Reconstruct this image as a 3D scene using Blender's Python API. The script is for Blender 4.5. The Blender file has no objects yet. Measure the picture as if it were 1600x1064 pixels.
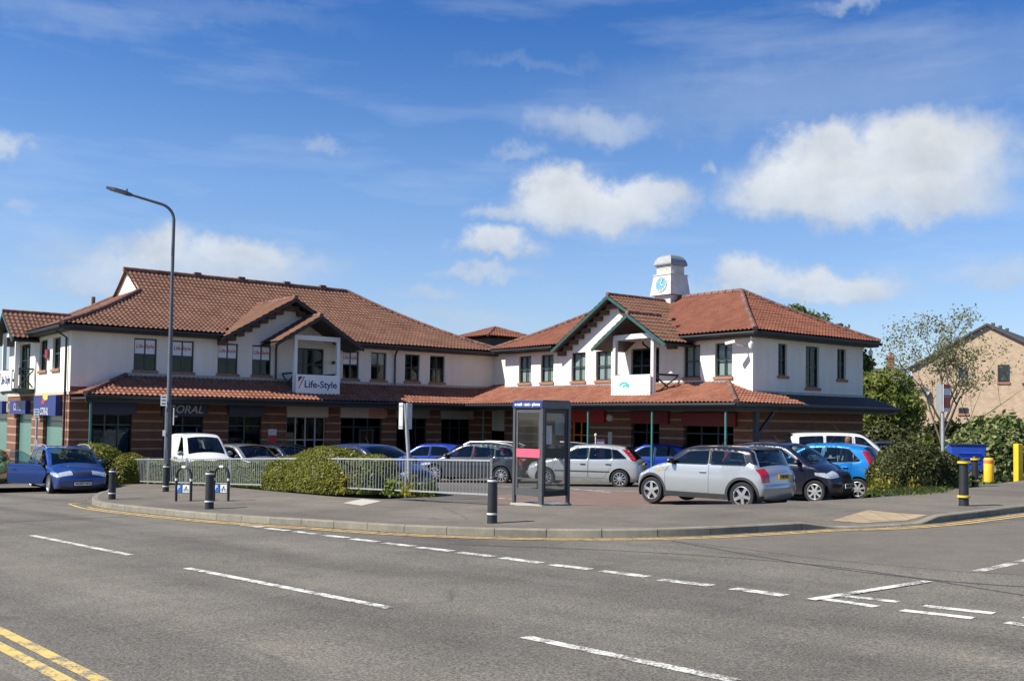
import bpy, bmesh, math, random
import numpy as np
from mathutils import Vector, Matrix, noise as mnoise
from mathutils.geometry import delaunay_2d_cdt
random.seed(7); rng = np.random.default_rng(7)
R = math.radians
SC = bpy.context.scene
COL = SC.collection
# ------------------------------------------------------------------ camera
PITCH, ROLL, FPX = R(2.04), R(0.85), 1600.0
cam_d = bpy.data.cameras.new('camera'); cam = bpy.data.objects.new('camera', cam_d); COL.objects.link(cam)
CAM_M = Matrix.Rotation(R(90) + PITCH, 4, 'X') @ Matrix.Rotation(ROLL, 4, 'Z')
cam.matrix_world = Matrix.Translation((0, 0, 1.6)) @ CAM_M
cam_d.sensor_width = 36; cam_d.lens = 36.0; cam_d.shift_y = 68 / 1600; cam_d.clip_start = .1; cam_d.clip_end = 3000
SC.camera = cam
# ------------------------------------------------------------------ view, world, sun
SC.view_settings.view_transform = 'Standard'; SC.view_settings.look = 'None'
SC.view_settings.exposure = 0.75; SC.view_settings.gamma = 1.0
SUN_E = R(47)
SUN_DIR = Vector((-math.cos(SUN_E) * .951, -math.cos(SUN_E) * .309, math.sin(SUN_E))).normalized()      # towards the sun
sun_d = bpy.data.lights.new('sun', 'SUN'); sun_d.energy = 4.8; sun_d.angle = R(.5); sun_d.color = (1, .94, .82)
sun = bpy.data.objects.new('sun', sun_d); COL.objects.link(sun)
sun.rotation_euler = SUN_DIR.to_track_quat('Z', 'Y').to_euler()
sun.location = (-30, 0, 40)

def ray(px, py):
    d = CAM_M.to_3x3() @ Vector(((px - 800) / FPX, -(py - 600) / FPX, -1))
    return d / d.y                                   # per metre of depth (y)
CAMP = Vector((0, 0, 1.6))
def at(px, py, Y): return CAMP + ray(px, py) * Y

def build_world():
    w = bpy.data.worlds.new('World'); SC.world = w; w.use_nodes = True
    nt = w.node_tree; N = nt.nodes; L = nt.links; N.clear()
    out = N.new('ShaderNodeOutputWorld'); bg = N.new('ShaderNodeBackground'); bg.inputs[1].default_value = 0.1
    L.new(bg.outputs[0], out.inputs[0])
    sky = N.new('ShaderNodeTexSky'); sky.sky_type = 'NISHITA'; sky.sun_disc = False
    sky.sun_elevation = SUN_E; sky.sun_rotation = math.atan2(SUN_DIR.x, SUN_DIR.y) % (2 * math.pi); sky.altitude = 0
    sky.air_density = 1.0; sky.dust_density = .6; sky.ozone_density = 2.2
    def math_(op, a, b=None, c=None, clamp=False):
        n = N.new('ShaderNodeMath'); n.operation = op; n.use_clamp = clamp
        for i, v in enumerate((a, b, c)):
            if v is None: continue
            if isinstance(v, (int, float)): n.inputs[i].default_value = v
            else: L.new(v, n.inputs[i])
        return n.outputs[0]
    def vmath(op, a, b):
        n = N.new('ShaderNodeVectorMath'); n.operation = op
        for i, v in enumerate((a, b)):
            if isinstance(v, tuple): n.inputs[i].default_value = v
            else: L.new(v, n.inputs[i])
        return n
    tc = N.new('ShaderNodeTexCoord'); sep = N.new('ShaderNodeSeparateXYZ'); L.new(tc.outputs['Generated'], sep.inputs[0])
    az = math_('ARCTAN2', sep.outputs[0], sep.outputs[1]); el = math_('ARCSINE', sep.outputs[2])
    comb = N.new('ShaderNodeCombineXYZ'); L.new(az, comb.inputs[0]); L.new(el, comb.inputs[1])
    # deepen the clear blue the way a camera does
    grade = N.new('ShaderNodeMixRGB'); grade.blend_type = 'MULTIPLY'; grade.inputs[0].default_value = 1
    L.new(sky.outputs[0], grade.inputs[1])
    ern = math_('DIVIDE', el, math.pi / 2, clamp=True); er = N.new('ShaderNodeValToRGB'); L.new(ern, er.inputs[0]); els = er.color_ramp.elements
    SK = [(0, (1.25, .88, .78)), (.085, (1.16, .86, .80)), (.14, (1.08, .87, .82)), (.24, (.45, .59, .74)), (1, (.25, .42, .6))]
    while len(els) < len(SK): els.new(.5)
    for e_, (ps, cc) in zip(els, SK): e_.position = ps; e_.color = (cc[0] * SKY_TINT[0], cc[1] * SKY_TINT[1], cc[2] * SKY_TINT[2], 1)
    L.new(er.outputs[0], grade.inputs[2])
    def noise(scale, detail, rough, vec):
        n = N.new('ShaderNodeTexNoise'); n.inputs['Scale'].default_value = scale; n.inputs['Detail'].default_value = detail
        n.inputs['Roughness'].default_value = rough; L.new(vec, n.inputs['Vector']); return n
    n1 = noise(14, 9, .62, comb.outputs[0])
    n2 = noise(46, 6, .6, comb.outputs[0])
    c1 = vmath('SUBTRACT', n1.outputs['Color'], (.5, .5, .5)); c1s = vmath('MULTIPLY', c1.outputs[0], (.10, .055, 0))
    c2 = vmath('SUBTRACT', n2.outputs['Color'], (.5, .5, .5)); c2s = vmath('MULTIPLY', c2.outputs[0], (.034, .022, 0))
    P = vmath('ADD', vmath('ADD', comb.outputs[0], c1s.outputs[0]).outputs[0], c2s.outputs[0]).outputs[0]
    mask = None; shade = None
    for (px, py, hx, hy, op, soft) in CLOUDS:
        d = ray(px, py).normalized()
        a0 = math.atan2(d.x, d.y); e0 = math.asin(d.z)
        v = vmath('SUBTRACT', P, (a0, e0, 0)).outputs[0]
        v = vmath('MULTIPLY', v, (1600 / hx * .98, 1600 / hy, 0)).outputs[0]
        s = N.new('ShaderNodeSeparateXYZ'); L.new(v, s.inputs[0])
        # flatter underside: y below centre counts more
        yneg = math_('MINIMUM', s.outputs[1], 0.0)
        y2 = math_('ADD', s.outputs[1], math_('MULTIPLY', yneg, .35))
        r = math_('SQRT', math_('ADD', math_('POWER', math_('ABSOLUTE', s.outputs[0]), 2.0), math_('POWER', math_('ABSOLUTE', y2), 2.0)))
        m = N.new('ShaderNodeMapRange'); m.interpolation_type = 'SMOOTHSTEP'
        L.new(r, m.inputs[0]); m.inputs[1].default_value = 1.08; m.inputs[2].default_value = 1.08 - soft * .84
        m.inputs[3].default_value = 0; m.inputs[4].default_value = op
        sh = math_('MULTIPLY', math_('ADD', math_('MULTIPLY', s.outputs[1], .5), .5, clamp=True), m.outputs[0])
        mask = m.outputs[0] if mask is None else math_('MAXIMUM', mask, m.outputs[0])
        shade = sh if shade is None else math_('MAXIMUM', shade, sh)
    # thin high streaks
    st = vmath('MULTIPLY', comb.outputs[0], (3.0, 16.0, 1)); n3 = noise(1.0, 8, .6, st.outputs[0])
    cir = N.new('ShaderNodeMapRange'); L.new(n3.outputs[0], cir.inputs[0])
    cir.inputs[1].default_value = .5; cir.inputs[2].default_value = .85; cir.inputs[3].default_value = 0; cir.inputs[4].default_value = .36
    # general thin veil near the horizon
    veil = N.new('ShaderNodeMapRange'); L.new(el, veil.inputs[0]); veil.inputs[1].default_value = .2; veil.inputs[2].default_value = .02
    veil.inputs[3].default_value = 0; veil.inputs[4].default_value = .16
    n4 = noise(9, 8, .6, vmath('MULTIPLY', comb.outputs[0], (1.0, 2.6, 1)).outputs[0])
    vl = math_('MULTIPLY', veil.outputs[0], math_('MULTIPLY', n4.outputs[0], 1.6))
    thin = math_('MAXIMUM', cir.outputs[0], vl)
    # cloud body noise
    body = N.new('ShaderNodeMapRange'); L.new(n1.outputs[0], body.inputs[0]); body.inputs[1].default_value = .3; body.inputs[2].default_value = .75
    body.inputs[3].default_value = .82; body.inputs[4].default_value = 1.08
    mixt = N.new('ShaderNodeMixRGB'); L.new(thin, mixt.inputs[0]); L.new(grade.outputs[0], mixt.inputs[1]); mixt.inputs[2].default_value = (4.4, 4.9, 5.6, 1)
    ccol = N.new('ShaderNodeMixRGB'); L.new(shade, ccol.inputs[0]); ccol.inputs[1].default_value = (3.2, 3.8, 4.7, 1); ccol.inputs[2].default_value = (5.35, 5.45, 5.55, 1)
    cc2 = N.new('ShaderNodeMixRGB'); cc2.blend_type = 'MULTIPLY'; cc2.inputs[0].default_value = 1; L.new(ccol.outputs[0], cc2.inputs[1]); L.new(body.outputs[0], cc2.inputs[2])
    mx = N.new('ShaderNodeMixRGB'); L.new(mask, mx.inputs[0]); L.new(mixt.outputs[0], mx.inputs[1]); L.new(cc2.outputs[0], mx.inputs[2])
    L.new(mx.outputs[0], bg.inputs[0])
SKY_TINT = (.55, .85, 1.15, 1)
CLOUDS = [  # photo-direction centre, half extents (angular), opacity, edge softness
    (1285, 295, 190, 72, .97, .72), (1425, 265, 165, 96, .98, .7), (1300, 245, 95, 66, .95, .75), (1380, 315, 200, 58, .92, .75), (1190, 322, 75, 36, .7, .95),
    (925, 325, 175, 58, .97, .72), (880, 300, 95, 44, .95, .75), (1010, 315, 85, 46, .9, .85), (785, 328, 62, 26, .7, .95),
    (930, 200, 140, 44, .6, 1.0), (850, 195, 55, 36, .35, 1.05), (815, 245, 50, 19, .4, 1.05),
    (775, 385, 74, 37, .92, .8), (752, 430, 88, 19, .65, 1.0),
    (1175, 440, 92, 38, .9, .8), (1300, 445, 140, 36, .9, .85), (1240, 458, 210, 30, .75, .95),
    (255, 385, 95, 48, .9, .9), (385, 400, 120, 42, .88, .9), (300, 420, 255, 54, .78, .95), (150, 440, 110, 34, .6, 1.05), (470, 412, 100, 34, .5, 1.05),
    (500, 230, 40, 17, .38, 1.05), (2, 232, 30, 30, .7, .95), (1098, 258, 26, 21, .5, 1.05), (25, 330, 28, 15, .35, 1.05),
    (1575, 425, 120, 36, .5, 1.05), (668, 462, 66, 20, .45, 1.05), (1340, 8, 65, 20, .45, 1.05),
    (1560, 262, 50, 28, .35, 1.05), (720, 500, 160, 28, .35, 1.05), (80, 30, 190, 28, .12, 1.08),
    (1280, 150, 480, 95, .24, 1.08), (1500, 90, 330, 70, .16, 1.08), (330, 25, 260, 34, .14, 1.08), (830, 100, 150, 14, .12, 1.08)]
build_world()

# ------------------------------------------------------------------ helpers
def link(o, parent=None):
    COL.objects.link(o)
    if parent is not None: o.parent = parent
    return o
def thing(name, label, cat, loc=(0, 0, 0), rz=0.0, group=None):
    o = bpy.data.objects.new(name, None); o.empty_display_size = .2; link(o)
    o.location = loc; o.rotation_euler = (0, 0, rz); o['label'] = label; o['category'] = cat
    if group: o['group'] = group
    return o
def tag(o, label, cat, group=None, kind=None):
    o['label'] = label; o['category'] = cat
    if group: o['group'] = group
    if kind: o['kind'] = kind
    return o
class MB:
    """collects vertices and faces, builds ONE mesh object"""
    def __init__(s): s.v = []; s.f = []; s.mi = []
    def add(s, vs, fs, mi=0):
        o = len(s.v); s.v += [tuple(p) for p in vs]; s.f += [tuple(i + o for i in f) for f in fs]; s.mi += [mi] * len(fs)
    def box(s, x0, x1, y0, y1, z0, z1, mi=0, M=None):
        vs = [Vector((x, y, z)) for z in (z0, z1) for y in (y0, y1) for x in (x0, x1)]
        if M is not None: vs = [M @ v for v in vs]
        s.add(vs, [(0, 2, 3, 1), (4, 5, 7, 6), (0, 1, 5, 4), (2, 6, 7, 3), (0, 4, 6, 2), (1, 3, 7, 5)], mi)
    def bar(s, a, b, w, h=None, mi=0, up=Vector((0, 0, 1))):
        a = Vector(a); b = Vector(b); h = h or w; d = (b - a).normalized()
        if abs(d.dot(up)) > .98: up = Vector((0, 1, 0))
        x = d.cross(up).normalized(); y = x.cross(d)
        vs = [p + x * sx * w / 2 + y * sy * h / 2 for p in (a, b) for sx, sy in ((-1, -1), (1, -1), (1, 1), (-1, 1))]
        s.add(vs, [(3, 2, 1, 0), (4, 5, 6, 7), (0, 1, 5, 4), (1, 2, 6, 5), (2, 3, 7, 6), (3, 0, 4, 7)], mi)
    def tube(s, pts, rad, n=10, mi=0, caps=True):
        pts = [Vector(p) for p in pts]; rr = rad if isinstance(rad, (list, tuple)) else [rad] * len(pts)
        vs = []; prev = None
        for i, p in enumerate(pts):
            d = (pts[min(i + 1, len(pts) - 1)] - pts[max(i - 1, 0)]).normalized()
            if prev is None:
                x = d.cross(Vector((0, 0, 1)))
                if x.length < .05: x = d.cross(Vector((0, 1, 0)))
            else: x = prev - d * prev.dot(d)
            x.normalize(); prev = x; y = d.cross(x)
            vs += [p + (x * math.cos(2 * math.pi * k / n) + y * math.sin(2 * math.pi * k / n)) * rr[i] for k in range(n)]
        fs = [(i * n + k, i * n + (k + 1) % n, (i + 1) * n + (k + 1) % n, (i + 1) * n + k) for i in range(len(pts) - 1) for k in range(n)]
        if caps: fs += [tuple(reversed(range(n))), tuple(range((len(pts) - 1) * n, len(pts) * n))]
        s.add(vs, fs, mi)
    def lathe(s, prof, n=20, c=(0, 0, 0), axis='Z', mi=0):
        """prof: (radius, height) pairs"""
        c = Vector(c); vs = []
        for r, h in prof:
            for k in range(n):
                a = 2 * math.pi * k / n; p = Vector((r * math.cos(a), r * math.sin(a), h))
                if axis == 'Y': p = Vector((p.x, p.z, p.y))
                if axis == 'X': p = Vector((p.z, p.x, p.y))
                vs.append(c + p)
        fs = [(i * n + k, i * n + (k + 1) % n, (i + 1) * n + (k + 1) % n, (i + 1) * n + k) for i in range(len(prof) - 1) for k in range(n)]
        if axis == 'Y': fs = [tuple(reversed(f)) for f in fs]
        s.add(vs, fs, mi)
    def prism(s, pts, z0, z1, mi=0, M=None):
        n = len(pts); vs = [Vector((x, y, z0)) for x, y in pts] + [Vector((x, y, z1)) for x, y in pts]
        if M is not None: vs = [M @ v for v in vs]
        s.add(vs, [tuple(reversed(range(n))), tuple(range(n, 2 * n))] + [(i, (i + 1) % n, n + (i + 1) % n, n + i) for i in range(n)], mi)
    def build(s, name, mats, parent=None, smooth=None, bevel=0):
        me = bpy.data.meshes.new(name); me.from_pydata(s.v, [], s.f)
        for m in (mats if isinstance(mats, (list, tuple)) else [mats]): me.materials.append(m)
        if any(s.mi): me.polygons.foreach_set('material_index', s.mi)
        if smooth is not None:
            me.polygons.foreach_set('use_smooth', [True] * len(me.polygons))
            me.set_sharp_from_angle(angle=R(smooth))
        me.update()
        o = bpy.data.objects.new(name, me); link(o, parent)
        if bevel:
            b = o.modifiers.new('bevel', 'BEVEL'); b.width = bevel; b.segments = 2; b.limit_method = 'ANGLE'
        return o
_txt = {}
def text_mesh(s, size, shear=0.0, depth=.004, bold=0.0, sx=1.0):
    key = (s, size, shear, depth, bold, sx)
    if key in _txt: return _txt[key]
    cu = bpy.data.curves.new('txt', 'FONT'); cu.body = s; cu.size = size; cu.align_x = 'CENTER'; cu.align_y = 'CENTER'
    cu.extrude = depth; cu.shear = shear; cu.offset = bold; cu.resolution_u = 3
    o = bpy.data.objects.new('txt', cu); COL.objects.link(o)
    dg = bpy.context.evaluated_depsgraph_get(); me = bpy.data.meshes.new_from_object(o.evaluated_get(dg))
    bpy.data.objects.remove(o); bpy.data.curves.remove(cu)
    if sx != 1.0:
        for v in me.vertices: v.co.x *= sx
    _txt[key] = me
    return me
def lettering(name, s, size, mat, parent, loc, rot, **kw):
    me = text_mesh(s, size, **kw).copy(); me.materials.clear(); me.materials.append(mat)
    o = bpy.data.objects.new(name, me); link(o, parent); o.location = loc; o.rotation_euler = rot
    return o

# ------------------------------------------------------------------ materials
def new_mat(name):
    m = bpy.data.materials.new(name); m.use_nodes = True
    nt = m.node_tree; b = nt.nodes['Principled BSDF']
    return m, nt, b
def node(nt, t, **kw):
    n = nt.nodes.new(t)
    for k, v in kw.items(): setattr(n, k, v)
    return n
def ramp(nt, fac, stops):
    r = node(nt, 'ShaderNodeValToRGB'); e = r.color_ramp.elements
    while len(e) < len(stops): e.new(.5)
    for i, (p, c) in enumerate(stops): e[i].position = p; e[i].color = (*c, 1) if len(c) == 3 else c
    nt.links.new(fac, r.inputs[0]); return r.outputs[0]
def mixc(nt, fac, a, b, mode='MIX'):
    n = node(nt, 'ShaderNodeMixRGB', blend_type=mode)
    for i, v in enumerate((fac, a, b)):
        if isinstance(v, (int, float)): n.inputs[i].default_value = v
        elif isinstance(v, tuple): n.inputs[i].default_value = (*v, 1) if len(v) == 3 else v
        else: nt.links.new(v, n.inputs[i])
    return n.outputs[0]
def noise_tex(nt, scale, detail=4, rough=.55, coord='Object', stretch=None):
    tc = node(nt, 'ShaderNodeTexCoord'); src = tc.outputs[coord]
    if stretch:
        mp = node(nt, 'ShaderNodeMapping'); mp.inputs['Scale'].default_value = stretch; nt.links.new(src, mp.inputs[0]); src = mp.outputs[0]
    n = node(nt, 'ShaderNodeTexNoise'); n.inputs['Scale'].default_value = scale; n.inputs['Detail'].default_value = detail
    n.inputs['Roughness'].default_value = rough; nt.links.new(src, n.inputs['Vector']); return n
def bump(nt, b, h, strength=.3, dist=.02):
    n = node(nt, 'ShaderNodeBump'); n.inputs['Strength'].default_value = strength; n.inputs['Distance'].default_value = dist
    nt.links.new(h, n.inputs['Height']); nt.links.new(n.outputs[0], b.inputs['Normal'])
_plain = {}
def plain(name, c, rough=.6, metal=0.0, var=.12, scale=6.0, bmp=0.0, coat=0.0, spec=.5):
    if name in _plain: return _plain[name]
    m, nt, b = new_mat(name)
    n = noise_tex(nt, scale, 6, .6)
    col = ramp(nt, n.outputs[0], [(.25, tuple(x * (1 - var) for x in c)), (.75, tuple(min(1, x * (1 + var)) for x in c))])
    nt.links.new(col, b.inputs['Base Color']); b.inputs['Roughness'].default_value = rough; b.inputs['Metallic'].default_value = metal
    b.inputs['Coat Weight'].default_value = coat; b.inputs['Coat Roughness'].default_value = .04
    b.inputs['Specular IOR Level'].default_value = spec
    if bmp: bump(nt, b, n.outputs[0], bmp)
    _plain[name] = m; return m
def paint(name, c, metal=0.35, rough=.32):
    """car paint: flake-like fine noise, clear coat, a little road dirt low down"""
    if name in _plain: return _plain[name]
    m, nt, b = new_mat(name)
    n = noise_tex(nt, 3, 5, .6)
    tc = node(nt, 'ShaderNodeTexCoord'); sp = node(nt, 'ShaderNodeSeparateXYZ'); nt.links.new(tc.outputs['Object'], sp.inputs[0])
    mr = node(nt, 'ShaderNodeMapRange'); nt.links.new(sp.outputs[2], mr.inputs[0]); mr.inputs[1].default_value = .7; mr.inputs[2].default_value = .15
    mr.inputs[3].default_value = 0; mr.inputs[4].default_value = .45
    mu = node(nt, 'ShaderNodeMath', operation='MULTIPLY'); nt.links.new(mr.outputs[0], mu.inputs[0]); nt.links.new(n.outputs[0], mu.inputs[1])
    col = mixc(nt, mu.outputs[0], tuple(c), (.16, .14, .11))
    nt.links.new(col, b.inputs['Base Color']); b.inputs['Metallic'].default_value = metal; b.inputs['Roughness'].default_value = rough
    b.inputs['Coat Weight'].default_value = .9; b.inputs['Coat Roughness'].default_value = .03
    _plain[name] = m; return m
def glass(name, tint, gloss=.9, dark=.5, dirt=.0, dirtcol=(.5, .5, .5)):
    """real see-through glass: tinted transparency, fresnel reflection, optional dirt"""
    if name in _plain: return _plain[name]
    m = bpy.data.materials.new(name); m.use_nodes = True; nt = m.node_tree; nt.nodes.clear()
    out = node(nt, 'ShaderNodeOutputMaterial'); tr = node(nt, 'ShaderNodeBsdfTransparent'); tr.inputs[0].default_value = (*tint, 1)
    gl = node(nt, 'ShaderNodeBsdfGlossy'); gl.inputs['Roughness'].default_value = .02; gl.inputs[0].default_value = (gloss, gloss, gloss, 1)
    fr = node(nt, 'ShaderNodeFresnel'); fr.inputs[0].default_value = 1.52
    ad = node(nt, 'ShaderNodeMath', operation='MULTIPLY_ADD'); nt.links.new(fr.outputs[0], ad.inputs[0]); ad.inputs[1].default_value = 1.0; ad.inputs[2].default_value = .02
    ge = node(nt, 'ShaderNodeNewGeometry'); one = node(nt, 'ShaderNodeMath', operation='SUBTRACT'); one.inputs[0].default_value = 1; nt.links.new(ge.outputs['Backfacing'], one.inputs[1])      # reflect on the outer skin only
    fm = node(nt, 'ShaderNodeMath', operation='MULTIPLY'); nt.links.new(ad.outputs[0], fm.inputs[0]); nt.links.new(one.outputs[0], fm.inputs[1])
    mx = node(nt, 'ShaderNodeMixShader'); nt.links.new(fm.outputs[0], mx.inputs[0]); nt.links.new(tr.outputs[0], mx.inputs[1]); nt.links.new(gl.outputs[0], mx.inputs[2])
    last = mx
    if dirt:
        df = node(nt, 'ShaderNodeBsdfTranslucent'); df.inputs[0].default_value = (*dirtcol, 1)
        n = noise_tex(nt, 5, 8, .7); mr = node(nt, 'ShaderNodeMapRange'); nt.links.new(n.outputs[0], mr.inputs[0])
        mr.inputs[1].default_value = .35; mr.inputs[2].default_value = .75; mr.inputs[3].default_value = dirt * .3; mr.inputs[4].default_value = dirt * 1.4
        m2 = node(nt, 'ShaderNodeMixShader'); nt.links.new(mr.outputs[0], m2.inputs[0]); nt.links.new(mx.outputs[0], m2.inputs[1]); nt.links.new(df.outputs[0], m2.inputs[2]); last = m2
    nt.links.new(last.outputs[0], out.inputs[0]); _plain[name] = m; return m
def leaf_mat(name, c0, c1, c2=None, trans=.35):
    if name in _plain: return _plain[name]
    m = bpy.data.materials.new(name); m.use_nodes = True; nt = m.node_tree; nt.nodes.clear()
    out = node(nt, 'ShaderNodeOutputMaterial'); ge = node(nt, 'ShaderNodeNewGeometry')
    stops = [(0, c0), (.6, c1), (1, c2 or c1)]
    col = ramp(nt, ge.outputs['Random Per Island'], stops)
    n = noise_tex(nt, 2.2, 5, .6); col = mixc(nt, .55, col, ramp(nt, n.outputs[0], [(.3, (.45, .5, .45)), (.7, (1.45, 1.35, 1.2))]), 'MULTIPLY')
    d = node(nt, 'ShaderNodeBsdfPrincipled'); d.inputs['Roughness'].default_value = .5; d.inputs['Specular IOR Level'].default_value = .3; nt.links.new(col, d.inputs['Base Color'])
    t = node(nt, 'ShaderNodeBsdfTranslucent'); nt.links.new(col, t.inputs[0])
    mx = node(nt, 'ShaderNodeMixShader'); mx.inputs[0].default_value = trans; nt.links.new(d.outputs[0], mx.inputs[1]); nt.links.new(t.outputs[0], mx.inputs[2])
    nt.links.new(mx.outputs[0], out.inputs[0]); _plain[name] = m; return m

def asphalt(name, base, speck=1.0, patch=.25, tint=(1, 1, 1), warm=0.0, lanes=0.0):
    m, nt, b = new_mat(name)
    big = noise_tex(nt, .35, 6, .6); med = noise_tex(nt, 2.2, 6, .65)
    fine = noise_tex(nt, 42, 3, .75); fine2 = noise_tex(nt, 110, 2, .6)
    trk = noise_tex(nt, .5, 4, .6, stretch=(1.4, 1.4, 1))
    c = tuple(base * t for t in tint)
    col = ramp(nt, fine.outputs[0], [(.38, tuple(max(0, x * (1 - .62 * speck)) for x in c)), (.5, c), (.62, tuple(x * (1 + .9 * speck) for x in c))])
    col = mixc(nt, .5, col, ramp(nt, fine2.outputs[0], [(.36, tuple(x * .45 for x in c)), (.64, tuple(x * 1.65 for x in c))]))
    col = mixc(nt, 1.0, col, ramp(nt, big.outputs[0], [(.3, (1 - patch, 1 - patch, 1 - patch)), (.7, (1 + patch, 1 + patch * .95, 1 + patch * .85))]), 'MULTIPLY')
    col = mixc(nt, .8, col, ramp(nt, med.outputs[0], [(.3, (.86, .86, .88)), (.7, (1.12, 1.11, 1.08))]), 'MULTIPLY')
    if lanes:      # tyre-polished tracks and oil drips along the direction of travel
        tc = node(nt, 'ShaderNodeTexCoord'); mp = node(nt, 'ShaderNodeMapping'); mp.inputs['Rotation'].default_value = (0, 0, R(-133)); nt.links.new(tc.outputs['Object'], mp.inputs[0])
        m2 = node(nt, 'ShaderNodeMapping'); m2.inputs['Scale'].default_value = (.05, .9, 1); nt.links.new(mp.outputs[0], m2.inputs[0])
        ln = node(nt, 'ShaderNodeTexNoise'); ln.inputs['Scale'].default_value = 1.0; ln.inputs['Detail'].default_value = 5; nt.links.new(m2.outputs[0], ln.inputs['Vector'])
        col = mixc(nt, lanes, col, ramp(nt, ln.outputs[0], [(.35, (.72, .72, .74)), (.5, (1, 1, 1)), (.65, (1.22, 1.2, 1.15))]), 'MULTIPLY')
        vo = node(nt, 'ShaderNodeTexVoronoi', feature='DISTANCE_TO_EDGE'); vo.inputs['Scale'].default_value = .22; nz = noise_tex(nt, 1.2, 5, .6); ad = mixc(nt, .25, tc.outputs['Object'], nz.outputs['Color']); nt.links.new(ad, vo.inputs['Vector'])
        cr = node(nt, 'ShaderNodeMapRange'); nt.links.new(vo.outputs['Distance'], cr.inputs[0]); cr.inputs[1].default_value = .0; cr.inputs[2].default_value = .006; cr.inputs[3].default_value = .45; cr.inputs[4].default_value = 0
        gate = ramp(nt, big.outputs[0], [(.5, (0, 0, 0)), (.6, (1, 1, 1))]); gm_ = node(nt, 'ShaderNodeMath', operation='MULTIPLY'); nt.links.new(cr.outputs[0], gm_.inputs[0]); nt.links.new(gate, gm_.inputs[1])
        col = mixc(nt, gm_.outputs[0], col, (.03, .03, .03))
        st = noise_tex(nt, .9, 3, .5); sr = ramp(nt, st.outputs[0], [(.66, (1, 1, 1)), (.74, (.7, .7, .7))]); col = mixc(nt, .8, col, sr, 'MULTIPLY')
    if warm: col = mixc(nt, warm, col, (.19, .165, .125))
    nt.links.new(col, b.inputs['Base Color']); b.inputs['Roughness'].default_value = .85; b.inputs['Specular IOR Level'].default_value = .25
    bump(nt, b, fine.outputs[0], .5, .012)
    return m
def road_paint(name, c, base, wear=.5):
    m, nt, b = new_mat(name)
    n = noise_tex(nt, 42, 5, .75); n2 = noise_tex(nt, 5, 5, .6)
    ad = node(nt, 'ShaderNodeMath', operation='MULTIPLY_ADD'); nt.links.new(n2.outputs[0], ad.inputs[0]); ad.inputs[1].default_value = .8; nt.links.new(n.outputs[0], ad.inputs[2])
    col = ramp(nt, ad.outputs[0], [(.60 + wear * .35, (base * 1.25, base * 1.2, base * 1.08)), (.72 + wear * .35, c)])
    dirt = noise_tex(nt, 12, 6, .65); col = mixc(nt, .6, col, ramp(nt, dirt.outputs[0], [(.3, (.72, .71, .68)), (.65, (1, 1, 1))]), 'MULTIPLY')
    nt.links.new(col, b.inputs['Base Color']); b.inputs['Roughness'].default_value = .75
    return m
# ------------------------------------------------------------------ ground surfaces
def zroad(x, y): return .0268 * x - .0174 * y
def zpark(x, y): return .16 + .0145 * x - .0232 * y
KERB_H = .125
def hit(px, py, zf):
    r = ray(px, py); lo, hi = 1.0, 160.0
    for _ in range(60):
        mid = (lo + hi) / 2; p = CAMP + r * mid
        if p.z > zf(p.x, p.y): lo = mid
        else: hi = mid
    return CAMP + r * lo
def groad(px, py): return hit(px, py, zroad)
def smooth_line(pts, sub=6):
    out = []
    n = len(pts)
    for i in range(n - 1):
        p0, p1, p2, p3 = pts[max(i - 1, 0)], pts[i], pts[i + 1], pts[min(i + 2, n - 1)]
        for k in range(sub):
            t = k / sub
            out.append(.5 * ((2 * p1) + (p2 - p0) * t + (2 * p0 - 5 * p1 + 4 * p2 - p3) * t * t + (3 * p1 - p0 - 3 * p2 + p3) * t ** 3))
    out.append(pts[-1]); return out
def xy(p): return Vector((p.x, p.y))
# kerb line: foot of the kerb face on the road
KP = [(168, 770), (152, 776), (143, 784), (152, 791), (190, 797), (230, 801.5), (325, 811), (420, 818), (500, 823), (620, 831), (730, 836), (850, 839), (960, 839.5),
      (1080, 837), (1200, 831), (1290, 826), (1370, 823.5), (1450, 818), (1520, 810), (1600, 800), (1720, 787)]
kpts = [xy(groad(*p)) for p in KP]
kpts[0:0] = [xy(groad(168, 770)) + Vector((-2.6, 6.0))]
KL = smooth_line(kpts, 8)
last = KL[-1]; KL += [last + Vector((8, 3.5)), last + Vector((30, 12))]
_KA = np.array([[p.x, p.y] for p in KL[::2]]); _KB = _KA[1:] - _KA[:-1]; _KQ = (_KB * _KB).sum(1)
def kdist(x, y):
    p = np.array([x, y]); t = np.clip(((p - _KA[:-1]) * _KB).sum(1) / _KQ, 0, 1); return float(np.sqrt((((_KA[:-1] + _KB * t[:, None]) - p) ** 2).sum(1)).min())
def zpave(x, y):
    return zroad(x, y) + KERB_H + .02 * min(7.0, kdist(x, y))
def gpave(px, py): return hit(px, py, zpave)
def gpark(px, py): return hit(px, py, zpark)

M_ROAD = asphalt('road_asphalt', .113, 1.25, .22, (1.08, 1.0, .86), lanes=.9)
M_PAVE = asphalt('pavement_asphalt', .118, .6, .24, (1.12, 1.0, .84), lanes=.4)
M_PARK = asphalt('car_park_surface', .10, .5, .22, (1.1, 1.0, .86))
M_WHITE = road_paint('white_road_paint', (.66, .65, .60), .12, .62)
M_YELLOW = road_paint('yellow_road_paint', (.72, .47, .14), .12, .45)
M_YELLOW2 = road_paint('bright_yellow_road_paint', (.60, .43, .13), .12, .55)

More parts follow.
